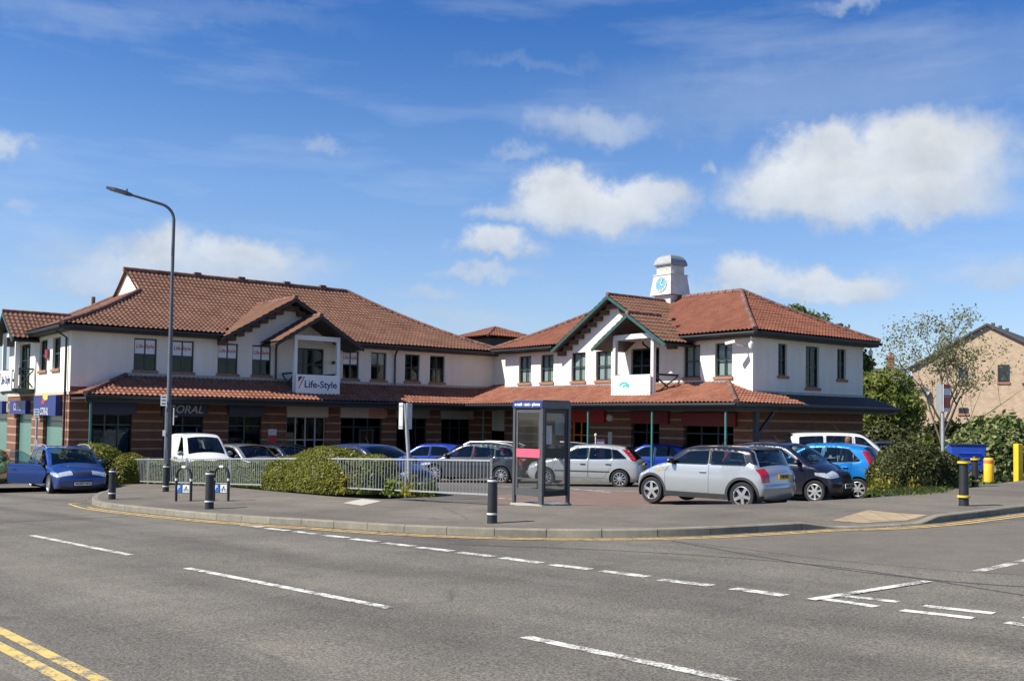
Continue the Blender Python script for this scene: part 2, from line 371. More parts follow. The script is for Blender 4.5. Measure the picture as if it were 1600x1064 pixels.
def sheet(name, poly, zf, mat, step=2.0, skirt=0.0, dz=0.0, kind='structure'):
    """a ground polygon draped on zf (triangulated with inner points), optional skirt"""
    pts = [Vector((p[0], p[1])) for p in poly]
    n = len(pts)
    ds = []
    for i in range(n):
        a, b = pts[i], pts[(i + 1) % n]; k = max(1, int((b - a).length / step))
        ds += [a.lerp(b, j / k) for j in range(k)]
    xs = [p.x for p in ds]; ys = [p.y for p in ds]
    extra = []
    s2 = max(step, (max(xs) - min(xs)) / 170)
    y = min(ys) + s2 / 2
    while y < max(ys):
        x = min(xs) + s2 / 2
        while x < max(xs):
            if inside(x, y, ds): extra.append(Vector((x, y)))
            x += s2
        y += s2
    vs, _, fs, _, _, _ = delaunay_2d_cdt(ds + extra, [(i, (i + 1) % len(ds)) for i in range(len(ds))], [], 0, 1e-5)
    mb = MB()
    keep = []
    for f in fs:
        c = sum((vs[i] for i in f), Vector((0, 0))) / 3
        if inside(c.x, c.y, ds):
            a, b, d = (vs[i] for i in f)
            keep.append(f if (b - a).cross(d - a) > 0 else tuple(reversed(f)))
    mb.add([(v.x, v.y, zf(v.x, v.y) + dz) for v in vs], keep)
    if skirt:
        k = len(ds)
        mb.add([(p.x, p.y, zf(p.x, p.y) + dz) for p in ds] + [(p.x, p.y, zf(p.x, p.y) + dz - skirt) for p in ds],
               [(i, (i + 1) % k, k + (i + 1) % k, k + i) for i in range(k)])
    o = mb.build(name, mat)
    o['kind'] = kind
    return o
def inside(x, y, poly):
    r = False; n = len(poly); j = n - 1
    for i in range(n):
        xi, yi = poly[i][0], poly[i][1]; xj, yj = poly[j][0], poly[j][1]
        if (yi > y) != (yj > y) and x < (xj - xi) * (y - yi) / (yj - yi) + xi: r = not r
        j = i
    return r

# resample evenly
def resample(pts, step):
    out = [pts[0]]; acc = 0
    for a, b in zip(pts, pts[1:]):
        L = (b - a).length; d = step - acc
        while d <= L:
            out.append(a.lerp(b, d / L)); d += step
        acc = (L - (d - step))
    return out
KR = resample(KL, .15)
def offset_line(pts, d):
    out = []
    for i, p in enumerate(pts):
        t = (pts[min(i + 1, len(pts) - 1)] - pts[max(i - 1, 0)]).normalized(); out.append(p + Vector((-t.y, t.x)) * d)
    return out     # positive = towards the pavement (left of travel)
_dk = (xy(groad(1310, 826)), xy(groad(1440, 819)))
def drop(p):      # dropped kerb by the tan paving
    a, b = _dk; ab = b - a; t = (p - a).dot(ab) / ab.dot(ab); d = abs((p - a).cross(ab.normalized()))
    if d > 2.0 or t < -.35 or t > 1.3: return 0
    if t < 0: return 1 - min(1, -t / .35)
    if t > 1: return 1 - min(1, (t - 1) / .3)
    return 1.0
def zpv(x, y):
    z = zpave(x, y); a, b = _dk; ab = b - a; d = max(0, (Vector((x, y)) - a).cross(ab.normalized()) * -1)
    k = drop(Vector((x, y))) * max(0, 1 - d / 1.4)
    return z - .115 * k
m, nt, b = new_mat('kerb_concrete')
n1 = noise_tex(nt, 3, 6, .65); n2 = noise_tex(nt, 60, 4, .6)
c = ramp(nt, n1.outputs[0], [(.25, (.15, .138, .11)), (.75, (.27, .25, .20))]); c = mixc(nt, .5, c, ramp(nt, n2.outputs[0], [(.3, (.6, .6, .6)), (.7, (1.3, 1.3, 1.25))]), 'MULTIPLY')
ge = node(nt, 'ShaderNodeNewGeometry'); c = mixc(nt, 1, c, ramp(nt, ge.outputs['Random Per Island'], [(0, (.8, .8, .8)), (1, (1.12, 1.1, 1.06))]), 'MULTIPLY')
nt.links.new(c, b.inputs['Base Color']); b.inputs['Roughness'].default_value = .85; bump(nt, b, n2.outputs[0], .4, .006); M_KERB = m
kb = MB(); KW = .15
KI = offset_line(KR, KW)
i = 0; stone = 6
while i < len(KR) - 1:
    j = min(i + stone, len(KR) - 1)
    vs = []
    for k in range(i, j + 1):
        p, q = KR[k].copy(), KI[k].copy()
        if k == i: e = (KR[k + 1] - KR[k]).normalized() * .006; p += e; q += e
        if k == j: e = (KR[k] - KR[k - 1]).normalized() * .006; p -= e; q -= e
        h = KERB_H * (1 - .82 * drop(p)); z0 = zroad(p.x, p.y)
        t = (q - p).normalized()
        vs += [(p.x, p.y, z0 - .1), (p.x + t.x * .012, p.y + t.y * .012, z0 + h - .018), (p.x + t.x * .03, p.y + t.y * .03, z0 + h), (q.x, q.y, z0 + h + .003), (q.x, q.y, z0 - .1)]
    m_ = j - i + 1
    fs = [(a * 5 + k, a * 5 + k + 1, (a + 1) * 5 + k + 1, (a + 1) * 5 + k) for a in range(m_ - 1) for k in range(4)] + [(0, 4, 3, 2, 1), tuple((m_ - 1) * 5 + k for k in range(5))]
    kb.add(vs, [tuple(reversed(f)) for f in fs]); i = j
ko = kb.build('kerb', M_KERB, smooth=30); ko['kind'] = 'structure'

# pavement: from the back of the kerb to the railing / car park edge
BACK = [(1760, 742), (1600, 750), (1500, 762), (1430, 772), (1345, 778.5), (1260, 783), (1190, 787), (1100, 788), (1000, 789), (890, 790), (768, 789)]
bk = [xy(gpave(*p)) for p in BACK]
bk += [xy(gpave(526, 776)), xy(gpave(434, 768))]
fr0, fr1 = xy(at(768, 789, 23.6)), xy(at(183, 748, 38.5))
bk += [fr0.lerp(fr1, t) + Vector((.3, .3)) for t in (.75, .9, 1.0)] + [kpts[0] + Vector((.7, 3.5))]
ki = [p for p in KI]
poly = ki + [Vector((bk[0].x + 14, ki[-1].y + 3))] + bk
pave = sheet('pavement', poly, zpv, M_PAVE, .35, .5, .0)
# road sheet, in front of the kerb line
rd = [Vector((-70, 110)), Vector((-70, -12)), Vector((70, -12)), Vector((70, KR[-1].y))] + list(reversed(offset_line(KR, .05))) + [Vector((KR[0].x - 2.5, 45)), Vector((KR[0].x - 12, 110))]
road = sheet('road', rd, zroad, M_ROAD, 3.0)
# car park and shop forecourt
pk = [Vector((-19, 33)), Vector((-13.5, 35.5)), Vector((-4.5, 25)), Vector((-.5, 22.6)), Vector((6.5, 22)), Vector((12, 22.5)), Vector((45, 29)), Vector((60, 80)), Vector((-30, 80)), Vector((-26, 45))]
park = sheet('car_park', pk, lambda x, y: zpark(x, y), M_PARK, 3.0)
# land to the horizon
m, nt, b = new_mat('rough_grass_land'); n = noise_tex(nt, .15, 6, .6)
nt.links.new(ramp(nt, n.outputs[0], [(.3, (.05, .075, .02)), (.7, (.10, .11, .05))]), b.inputs['Base Color']); b.inputs['Roughness'].default_value = .9
gm = MB(); gm.add([(x, y, min(zroad(max(-80, min(80, x)), max(-20, min(110, y))), zpark(max(-80, min(80, x)), max(-20, min(110, y)))) - .9) for y in (-600, -60, 0, 110, 900) for x in (-900, -80, 0, 80, 900)],
       [(j * 5 + i, j * 5 + i + 1, (j + 1) * 5 + i + 1, (j + 1) * 5 + i) for j in range(4) for i in range(4)])
go = gm.build('ground', m); go['kind'] = 'structure'

def strip(mb, pts, w, zf, dz):
    """flat painted strip along world xy points"""
    L = offset_line(pts, w / 2); Rr = offset_line(pts, -w / 2); n = len(pts)
    mb.add([(p.x, p.y, zf(p.x, p.y) + dz) for p in L] + [(p.x, p.y, zf(p.x, p.y) + dz) for p in Rr], [(n + i, n + i + 1, i + 1, i) for i in range(n - 1)])
def dash(mb, a, b, w, zf=zroad, dz=.005):
    a = xy(hit(*a, zf)); b = xy(hit(*b, zf)); k = max(1, int((b - a).length / .5))
    strip(mb, [a.lerp(b, i / k) for i in range(k + 1)], w, zf, dz)
wm = MB()
for a, b in [((50, 836.5), (203, 867)), ((292, 887.5), (610, 950)), ((820, 995), (1150, 1064))]: dash(wm, a, b, .115)
for a, b in [((-180, 806), (-60, 820))]: dash(wm, a, b, .115)
tag(wm.build('centre_line', M_WHITE), 'long white dashes along the middle of the main road', 'road marking', kind='structure')
wm = MB()
for a, b in [((380, 820), (408, 823.5)), ((417, 825.2), (450, 829)), ((460, 830.2), (497, 834.7)), ((505, 836), (543, 840)), ((549, 841.5), (592, 846.8)), ((600, 848.2), (646, 853.5)),
             ((654, 855), (706, 861)), ((716, 863), (772, 869.5)), ((784, 871.5), (846, 879.5)), ((860, 882), (923, 889.5)), ((940, 892), (1012, 901)), ((1032, 905.5), (1112, 915)), ((1145, 919.5), (1227, 930.5))]:
    dash(wm, a, b, .17)
tag(wm.build('edge_line', M_WHITE), 'row of short white dashes running beside the kerb across the junction', 'road marking', kind='structure')
wm = MB()
for a, b in [((1302, 929.5), (1404, 940.5)), ((1285, 935.5), (1370, 948)), ((1442, 946.5), (1553, 958.5)), ((1409, 953.5), (1521, 966)), ((1572, 972.5), (1680, 987)), ((1600, 964), (1700, 975)),
             ((1527, 892.5), (1585, 880)), ((1592, 877.5), (1680, 861))]: dash(wm, a, b, .13)
dash(wm, (1266, 937.5), (1450, 908.5), .12, dz=.009)
tag(wm.build('give_way_marking', M_WHITE), 'double white give way dashes with an angled line at the side road mouth', 'road marking', kind='structure')
# double yellow lines along the far kerb
ys = MB()
k0 = min(range(len(KR)), key=lambda i: (KR[i] - xy(groad(120, 790))).length); k0 = max(k0, min(range(len(KR)), key=lambda i: (KR[i] - xy(groad(150, 790))).length))
st = [xy(groad(108, 787.5))]
for off in (.26, .46):
    ln = offset_line(KR, -off)[k0 + 4:]
    strip(ys, ([st[0]] if off > .3 else []) + ln, .075, zroad, .005 if off < .3 else .008)
a = xy(groad(108, 787)); strip(ys, [a, xy(groad(128, 785.8))], .09, zroad, .011)
tag(ys.build('double_yellow_line', M_YELLOW), 'pale worn double yellow lines along the foot of the far kerb', 'road marking', kind='structure')
ys = MB()
for a, b in (((-30, 970), (170, 1070)), ((-30, 994), (125, 1075))):
    dash(ys, a, b, .105)
tag(ys.build('near_yellow_line', M_YELLOW2), 'bright double yellow lines in the near left corner of the road', 'road marking', kind='structure')
# near verge (tar shoulder at the photographer's side)
M_TAR = asphalt('near_gutter_surface', .10, .5, .15, (1.08, .98, .86))
a, b = xy(groad(-30, 1010)), xy(groad(100, 1078)); d = (b - a).normalized(); nn = Vector((d.y, -d.x))
if nn.y > 0: nn = -nn
p0 = a - d * 14 + nn * .12; p1 = b + d * 10 + nn * .12
sheet('near_pavement', [p0, p0 + nn * 5, p1 + nn * 5, p1], zroad, M_TAR, 2.0, 0, .006)
# tan tactile paving at the dropped kerb
m, nt, b = new_mat('tan_paving'); tc = node(nt, 'ShaderNodeTexCoord'); br = node(nt, 'ShaderNodeTexBrick'); nt.links.new(tc.outputs['Object'], br.inputs[0])
br.inputs['Scale'].default_value = 1.0; br.inputs['Brick Width'].default_value = .4; br.inputs['Row Height'].default_value = .4; br.offset = 0; br.inputs['Mortar Size'].default_value = .008
br.inputs['Color1'].default_value = (.34, .26, .16, 1); br.inputs['Color2'].default_value = (.27, .205, .13, 1); br.inputs['Mortar'].default_value = (.15, .12, .09, 1)
n = noise_tex(nt, 7, 6, .6); nt.links.new(mixc(nt, .6, br.outputs[0], ramp(nt, n.outputs[0], [(.3, (.75, .75, .75)), (.7, (1.15, 1.12, 1.08))]), 'MULTIPLY'), b.inputs['Base Color']); b.inputs['Roughness'].default_value = .85
q = [xy(gpave(1300, 808)), xy(groad(1350, 821)), xy(groad(1450, 815)), xy(gpave(1357, 797))]
M_TAN = m
sheet('tactile_paving', q, zpv, m, .4, 0, .006)
# parking bay lines
wl = MB()
for a, b in [((768, 742), (835, 741)), ((775, 760), (1010, 768.5)), ((640, 741), (800, 748)), ((775, 778), (805, 780)), ((890, 763), (955, 769.5)), ((1000, 771), (1060, 768))]:
    dash(wl, a, b, .10, zpark, .006)
tag(wl.build('bay_line', M_WHITE), 'thin white parking bay lines on the car park surface', 'road marking', kind='structure')
# brown block paving in the car park aisle
m, nt, b = new_mat('brown_block_paving'); tc = node(nt, 'ShaderNodeTexCoord'); br = node(nt, 'ShaderNodeTexBrick'); nt.links.new(tc.outputs['Object'], br.inputs[0])
br.inputs['Scale'].default_value = 1.0; br.inputs['Brick Width'].default_value = .21; br.inputs['Row Height'].default_value = .105; br.inputs['Mortar Size'].default_value = .006
br.inputs['Color1'].default_value = (.20, .125, .095, 1); br.inputs['Color2'].default_value = (.15, .10, .08, 1); br.inputs['Mortar'].default_value = (.09, .07, .06, 1)
n = noise_tex(nt, 1.2, 6, .6); nt.links.new(mixc(nt, .7, br.outputs[0], ramp(nt, n.outputs[0], [(.3, (.75, .75, .75)), (.7, (1.2, 1.15, 1.1))]), 'MULTIPLY'), b.inputs['Base Color']); b.inputs['Roughness'].default_value = .85
q = [xy(gpark(770, 788)), xy(gpark(1000, 790)), xy(gpark(1200, 785)), xy(gpark(1060, 766)), xy(gpark(890, 766)), xy(gpark(760, 775))]
sheet('block_paving', q, zpark, m, 1.0, 0, .004)
q = [xy(hit(1500, 756, zpave)), xy(hit(1620, 745, zpave)), xy(hit(1640, 730, zpave)), xy(hit(1480, 735, zpave))]
# repair patches and tar joints on the road
tj = MB()
def seam(pts, w): strip(tj, smooth_line([xy(groad(*p)) for p in pts], 6), w, zroad, .003)
seam([(-40, 818), (90, 812), (200, 806.5)], .07); seam([(1050, 845), (1250, 880), (1450, 905), (1620, 918)], .05); seam([(700, 850), (1000, 862), (1300, 885), (1600, 930)], .035)
M_SEAM = plain('tar_seam', (.055, .053, .05), .8, var=.3, scale=20)
tag(tj.build('tar_seam', M_SEAM), 'thin dark tar seams crossing the road surface', 'road marking', kind='structure')
M_PATCH = asphalt('road_repair_patch', .115, .55, .12, (1.12, 1.0, .85))
q = [xy(groad(*p)) for p in ((1020, 843), (1100, 850), (1300, 875), (1500, 893), (1640, 900), (1640, 812), (1500, 822), (1350, 830), (1150, 839))]
sheet('side_road', q, zroad, M_PATCH, 1.5, 0, .0025)
# pale inspection cover in the pavement
q = [xy(gpave(*p)) for p in ((536, 786), (565, 790), (596, 783), (566, 779.5))]
tag(sheet('inspection_cover', q, zpv, plain('pale_concrete', (.42, .39, .33), .8, var=.12, scale=14), .3, 0, .006), 'pale concrete inspection cover set in the pavement by the railing', 'cover')
# ------------------------------------------------------------------ building
B_A = R(37.5); B_O = Vector((-1.0, 52.0, -.93))
BM = Matrix.Translation(B_O) @ Matrix.Rotation(B_A, 4, 'Z'); BI = BM.inverted()
bld = thing('shopping_parade', 'two winged white rendered shopping parade with red pantile roofs, tiled canopies and banded brick shops', 'building', B_O, B_A)
def wall_mat():
    m, nt, b = new_mat('cream_render'); n = noise_tex(nt, .8, 7, .65); n2 = noise_tex(nt, 40, 4, .6); n3 = noise_tex(nt, 2.4, 6, .65, stretch=(1, 1, .10))
    c = ramp(nt, n.outputs[0], [(.25, (.70, .655, .57)), (.7, (.80, .755, .665))])
    c = mixc(nt, .22, c, ramp(nt, n3.outputs[0], [(.38, (.72, .70, .66)), (.56, (1, 1, 1))]), 'MULTIPLY')
    nt.links.new(c, b.inputs['Base Color']); b.inputs['Roughness'].default_value = .9; bump(nt, b, n2.outputs[0], .35, .01); return m
M_WALL = wall_mat()
def brick_mat(name, c1, c2, band=None, mortar=(.30, .25, .2), bandevery=.375, bw=.225, rh=.075):
    m, nt, b = new_mat(name); tc = node(nt, 'ShaderNodeTexCoord'); sp = node(nt, 'ShaderNodeSeparateXYZ'); nt.links.new(tc.outputs['Object'], sp.inputs[0])
    ad = node(nt, 'ShaderNodeMath', operation='ADD'); nt.links.new(sp.outputs[0], ad.inputs[0]); nt.links.new(sp.outputs[1], ad.inputs[1])
    cb = node(nt, 'ShaderNodeCombineXYZ'); nt.links.new(ad.outputs[0], cb.inputs[0]); nt.links.new(sp.outputs[2], cb.inputs[1])
    br = node(nt, 'ShaderNodeTexBrick'); nt.links.new(cb.outputs[0], br.inputs[0]); br.inputs['Scale'].default_value = 1
    br.inputs['Brick Width'].default_value = bw; br.inputs['Row Height'].default_value = rh; br.inputs['Mortar Size'].default_value = .005
    br.inputs['Color1'].default_value = (*c1, 1); br.inputs['Color2'].default_value = (*c2, 1); br.inputs['Mortar'].default_value = (*mortar, 1)
    col = br.outputs[0]
    if band:
        mo = node(nt, 'ShaderNodeMath', operation='MODULO'); a2 = node(nt, 'ShaderNodeMath', operation='ADD'); a2.inputs[1].default_value = bandevery * 40
        nt.links.new(sp.outputs[2], a2.inputs[0]); nt.links.new(a2.outputs[0], mo.inputs[0]); mo.inputs[1].default_value = bandevery
        lt = node(nt, 'ShaderNodeMath', operation='LESS_THAN'); nt.links.new(mo.outputs[0], lt.inputs[0]); lt.inputs[1].default_value = rh
        col = mixc(nt, lt.outputs[0], col, band)
    n = noise_tex(nt, 2.5, 6, .65); col = mixc(nt, .7, col, ramp(nt, n.outputs[0], [(.3, (.72, .72, .74)), (.7, (1.2, 1.18, 1.12))]), 'MULTIPLY')
    nt.links.new(col, b.inputs['Base Color']); b.inputs['Roughness'].default_value = .88; bump(nt, b, br.outputs['Fac'], -.3, .006); return m
M_BRICK = brick_mat('banded_brick', (.215, .08, .045), (.155, .058, .035), (.36, .25, .155), (.14, .11, .09))
def tile_mat(name, base, hi, dark, moss=.2):
    m, nt, b = new_mat(name); tc = node(nt, 'ShaderNodeTexCoord')
    vo = node(nt, 'ShaderNodeTexVoronoi'); vo.inputs['Scale'].default_value = 3.6; nt.links.new(tc.outputs['Object'], vo.inputs['Vector'])
    sp = node(nt, 'ShaderNodeSeparateColor'); nt.links.new(vo.outputs['Color'], sp.inputs[0])
    col = ramp(nt, sp.outputs[0], [(0, dark), (.5, base), (1, hi)])
    n = noise_tex(nt, .7, 7, .65); col = mixc(nt, .8, col, ramp(nt, n.outputs[0], [(.28, (.74, .72, .72)), (.55, (1, 1, 1)), (.75, (1.12, 1.08, 1.03))]), 'MULTIPLY')
    n2 = noise_tex(nt, 9, 6, .7); f = node(nt, 'ShaderNodeMapRange'); nt.links.new(n2.outputs[0], f.inputs[0]); f.inputs[1].default_value = .52; f.inputs[2].default_value = .78; f.inputs[4].default_value = moss
    col = mixc(nt, f.outputs[0], col, (.16, .13, .085))
    nt.links.new(col, b.inputs['Base Color']); b.inputs['Roughness'].default_value = .8; b.inputs['Specular IOR Level'].default_value = .2; return m
M_TILE = tile_mat('weathered_red_pantile', (.165, .083, .054), (.185, .096, .064), (.142, .069, .045), .28)
M_TILE2 = tile_mat('orange_red_pantile', (.195, .075, .047), (.217, .086, .055), (.17, .064, .041), .14)
M_TILE3 = tile_mat('canopy_pantile', (.255, .104, .065), (.29, .126, .082), (.21, .083, .053), .1)
M_RIDGE = tile_mat('ridge_tile_clay', (.19, .10, .08), (.25, .13, .10), (.14, .075, .06), .45)
M_GREEN = plain('dark_green_timber', (.018, .06, .055), .45, var=.2)
M_DARKGREEN = plain('blackish_green_timber', (.009, .017, .02), .5, var=.2)
M_BARGE = plain('green_bargeboard', (.03, .085, .078), .5, var=.2)
M_DARKWOOD = plain('dark_stained_timber', (.035, .028, .026), .65, var=.25)
M_GUTTER = plain('black_gutter', (.015, .018, .02), .4)
M_FRAME = plain('dark_window_frame', (.022, .045, .05), .4)
M_SILL = plain('clay_sill_tile', (.34, .15, .085), .8, var=.2, scale=12)
M_WHITEPOST = plain('white_painted_timber', (.74, .74, .72), .5, var=.05)
M_GLASS = glass('window_glass', (.8, .84, .84), .75)
M_SHOPGLASS = glass('shop_glass', (.55, .6, .62), .75)
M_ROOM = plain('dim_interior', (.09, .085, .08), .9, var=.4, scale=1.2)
M_BLIND = plain('pale_blind', (.55, .58, .56), .8, var=.08)
M_LEAD = plain('grey_lead', (.30, .31, .32), .5, metal=.3, var=.2, scale=5)
M_LTXT = plain('blue_lettering', (.03, .03, .12), .5)
M_RED = plain('red_lettering', (.5, .03, .04), .5)

FAC = dict(left=((-20.2, .45), (1, 0), (0, -1)), right=((-.2, -1.33), (0, -1), (-1, 0)), end=((-.2, -16.8), (1, 0), (0, -1)), west=((-20.2, 11.45), (0, -1), (-1, 0)))
def pxa(f, px, py, out=0.0):
    o, d, n = FAC[f]; r = BI.to_3x3() @ ray(px, py); c = BI @ CAMP
    o2 = Vector((o[0] + n[0] * out, o[1] + n[1] * out)); t = ((o2.x - c.x) * n[0] + (o2.y - c.y) * n[1]) / (r.x * n[0] + r.y * n[1])
    p = c + r * t; return (p.x - o[0]) * d[0] + (p.y - o[1]) * d[1], p.z
def FM(f):
    o, d, n = FAC[f]
    return Matrix(((d[0], n[0], 0, o[0]), (d[1], n[1], 0, o[1]), (0, 0, 1, 0), (0, 0, 0, 1)))      # (along, out, up)
def frot(f):
    o, d, n = FAC[f]; return Matrix(((d[0], 0, n[0]), (d[1], 0, n[1]), (0, 1, 0))).to_euler()
def panel(mb, f, a0, a1, z0, z1, ops, depth=.14, shift=0.0, mi=0):
    M = FM(f); A = sorted({a0, a1} | {x for o in ops for x in o[:2]}); Z = sorted({z0, z1} | {x for o in ops for x in o[2:4]})
    A = [x for x in A if a0 <= x <= a1]; Z = [z for z in Z if z0 <= z <= z1]
    q = lambda a, o, z: M @ Vector((a, o + shift, z))
    for i in range(len(A) - 1):
        for j in range(len(Z) - 1):
            ca, cz = (A[i] + A[i + 1]) / 2, (Z[j] + Z[j + 1]) / 2
            if any(o[0] < ca < o[1] and o[2] < cz < o[3] for o in ops): continue
            mb.add([q(A[i], 0, Z[j]), q(A[i + 1], 0, Z[j]), q(A[i + 1], 0, Z[j + 1]), q(A[i], 0, Z[j + 1])], [(0, 1, 2, 3)], mi)
    for b0, b1, c0, c1 in [o[:4] for o in ops]:
        if b1 <= a0 or b0 >= a1 or c1 <= z0 or c0 >= z1: continue
        c0_, c1_ = max(c0, z0), min(c1, z1)
        v = [q(b0, 0, c0_), q(b1, 0, c0_), q(b1, 0, c1_), q(b0, 0, c1_), q(b0, -depth, c0_), q(b1, -depth, c0_), q(b1, -depth, c1_), q(b0, -depth, c1_)]
        mb.add(v, [(0, 4, 5, 1), (1, 5, 6, 2), (2, 6, 7, 3), (3, 7, 4, 0)], mi)
def fbox(mb, f, a0, a1, o0, o1, z0, z1, mi=0):
    mb.box(a0, a1, o0, o1, z0, z1, mi, FM(f))

WZ0, WZ1 = 4.36, 5.66
def upper_window(f, a0, a1, z0=WZ0, z1=WZ1, poster=False, blind=0.0, transom=.5, mull=True):
    g = MB(); fbox(g, f, a0 + .03, a1 - .03, -.118, -.112, z0 + .03, z1 - .03); w = g.build('window', M_GLASS, bld)
    fr = MB(); t = .055
    fbox(fr, f, a0, a1, -.14, -.09, z0, z0 + t); fbox(fr, f, a0, a1, -.14, -.09, z1 - t, z1); fbox(fr, f, a0, a0 + t, -.137, -.093, z0 + t, z1 - t); fbox(fr, f, a1 - t, a1, -.137, -.093, z0 + t, z1 - t)
    if mull: fbox(fr, f, (a0 + a1) / 2 - .03, (a0 + a1) / 2 + .03, -.135, -.095, z0 + t, z1 - t)
    zt = z0 + (z1 - z0) * transom; fbox(fr, f, a0 + t, a1 - t, -.133, -.097, zt - .025, zt + .025)
    fr.build('frame', M_FRAME, w)
    s = MB(); fbox(s, f, a0 - .06, a1 + .06, -.13, .07, z0 - .11, z0 - .003); s.build('sill', M_SILL, w, bevel=.008)
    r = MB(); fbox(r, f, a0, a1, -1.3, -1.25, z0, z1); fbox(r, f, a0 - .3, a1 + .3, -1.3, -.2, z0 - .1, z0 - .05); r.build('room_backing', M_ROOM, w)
    if blind:
        bl = MB(); fbox(bl, f, a0 + .06, a1 - .06, -.2, -.19, z1 - (z1 - z0) * blind, z1 - .05); bl.build('blind', M_BLIND, w)
    if poster:
        pz0 = zt + .03
        bl = MB(); fbox(bl, f, a0 + .06, a1 - .06, -.111, -.106, pz0, z1 - .06); pb = bl.build('poster', plain('poster_white', (.72, .75, .78), .7, var=.05), w)
        lettering('lettering', 'Life-Style', .23, M_RED, w, FM(f) @ Vector(((a0 + a1) / 2, -.103, pz0 + .3)), frot(f), shear=.2, bold=.003, sx=.85)
    return w
up = dict(left=[], right=[], end=[], west=[])
UW = dict(
    left=[(209, 245, 1), (268, 303, 1), (340, 372, 1), (394, 424, 1), (536, 561, 1), (580, 604, 2), (633, 656, 0), (672, 695, 0)],
    right=[(811, 830, 3), (845, 865, 3), (893, 915, 3), (931, 955, 3), (1068, 1094, 3), (1117, 1144, 3)],
    end=[(1216, 1230, 0), (1259, 1280, 0), (1308, 1322, 0)], west=[(61.5, 73.5, 0), (82, 94, 0)])
specs = []
for f, ws in UW.items():
    for x0, x1, kind in ws:
        a0 = pxa(f, x0, 560)[0]; a1 = pxa(f, x1, 560)[0]
        z0, z1 = WZ0, WZ1
        if f == 'end':
            z0 = 4.42
            if x0 == 1259: z0 = 4.02
        up[f].append((a0, a1, z0, z1)); specs.append((f, a0, a1, z0, z1, kind))
# balcony doors
def adoor(f, x0, x1): return (pxa(f, x0, 560)[0], pxa(f, x1, 560)[0], 3.62, 5.66)
doors = dict(left=adoor('left', 461, 506), right=adoor('right', 986, 1030), west=adoor('west', 31, 47))
for f in doors: up[f].append(doors[f])

SHOP_Z = (.0, 2.58); FASC = (2.60, 3.14)
SH = dict(left=[(143, 207), (255, 318), (357, 409), (448, 509), (533, 597), (620, 667), (690, 735)],
          right=[(893, 918), (986, 1030), (1068, 1146)], west=[(-20, 11), (25, 49), (67, 97)])
shop = {f: [(pxa(f, a, 660)[0], pxa(f, b, 660)[0], SHOP_Z[0], SHOP_Z[1]) for a, b in v] for f, v in SH.items()}
Lr = 16.8 - 1.33
wl = MB()
panel(wl, 'left', 0, 20.55, 3.62, 5.93, up['left']); panel(wl, 'right', 0, Lr, 3.62, 5.93, up['right']); panel(wl, 'end', 0, 7.1, 3.3, 5.93, up['end']); panel(wl, 'west', 0, 11.0, 3.42, 5.93, up['west'])
# recess in the inner corner, far walls
wl.add([(.35, .45, 2), (.35, -1.33, 2), (.35, -1.33, 5.93), (.35, .45, 5.93)], [(3, 2, 1, 0)]); wl.add([(-.2, -1.33, 2), (.35, -1.33, 2), (.35, -1.33, 5.93), (-.2, -1.33, 5.93)], [(0, 1, 2, 3)])
wl.add([(6.9, -16.8, -1), (6.9, 3, -1), (6.9, 3, 5.93), (6.9, -16.8, 5.93)], [(0, 1, 2, 3)]); wl.add([(-20.2, 11.45, -1), (6.9, 11.45, -1), (6.9, 11.45, 5.93), (-20.2, 11.45, 5.93)], [(3, 2, 1, 0)])
# gable walls flush with the facades, gablet
def gable_wall(mb, f, ac, hw, z0, zap, sl, out=.004):
    M = FM(f); n = 10; top = [(ac - hw + 2 * hw * i / n) for i in range(n + 1)]
    pts = [(a, zap - sl * abs(a - ac)) for a in top]
    vs = [M @ Vector((a, out, z0)) for a, z in pts] + [M @ Vector((a, out, max(z, z0))) for a, z in pts]
    mb.add(vs, [(i, i + 1, n + 2 + i, n + 1 + i) for i in range(n)])
gable_wall(wl, 'left', -11.05 + 20.2, 3.1, 5.93, 7.68, .59, 0); gable_wall(wl, 'right', 9.27 - 1.33, 3.5, 5.93, 7.92, .59, 0)
wl.add([(-16.45, 4.1, 8.05), (-16.45, 7.8, 8.05), (-16.45, 5.95, 9.1)], [(0, 2, 1)])
wl.build('wall', M_WALL, bld)
bk_ = MB()
panel(bk_, 'left', 0, 20.55, -1.2, 3.62, shop['left'], .2, -.004); panel(bk_, 'right', 0, Lr, -1.2, 3.62, shop['right'], .2, -.004); panel(bk_, 'end', 0, 7.1, -1.2, 3.3, [], 0, -.004); panel(bk_, 'west', 0, 11, -1.2, 3.3, shop['west'], .2, -.004)
bk_.build('brick_wall', M_BRICK, bld)
bc = MB(); fbox(bc, 'west', 0, 11.0, -.02, .03, 3.3, 3.42); bc.build('band_course', plain('cream_band_stone', (.55, .43, .30), .85), bld)
for f, a0, a1, z0, z1, k in specs: upper_window(f, a0, a1, z0, z1, poster=k == 1, blind={2: .45, 3: .98}.get(k, 0))
# small windows in the recess
for (x, y, dx, dy, w) in ((.35, -.45, 0, -1, .62),):
    FAC['nook'] = ((.35, .45), (0, -1), (-1, 0)); upper_window('nook', .62, 1.35, 4.36, 5.6, blind=.3)
up_n = MB()

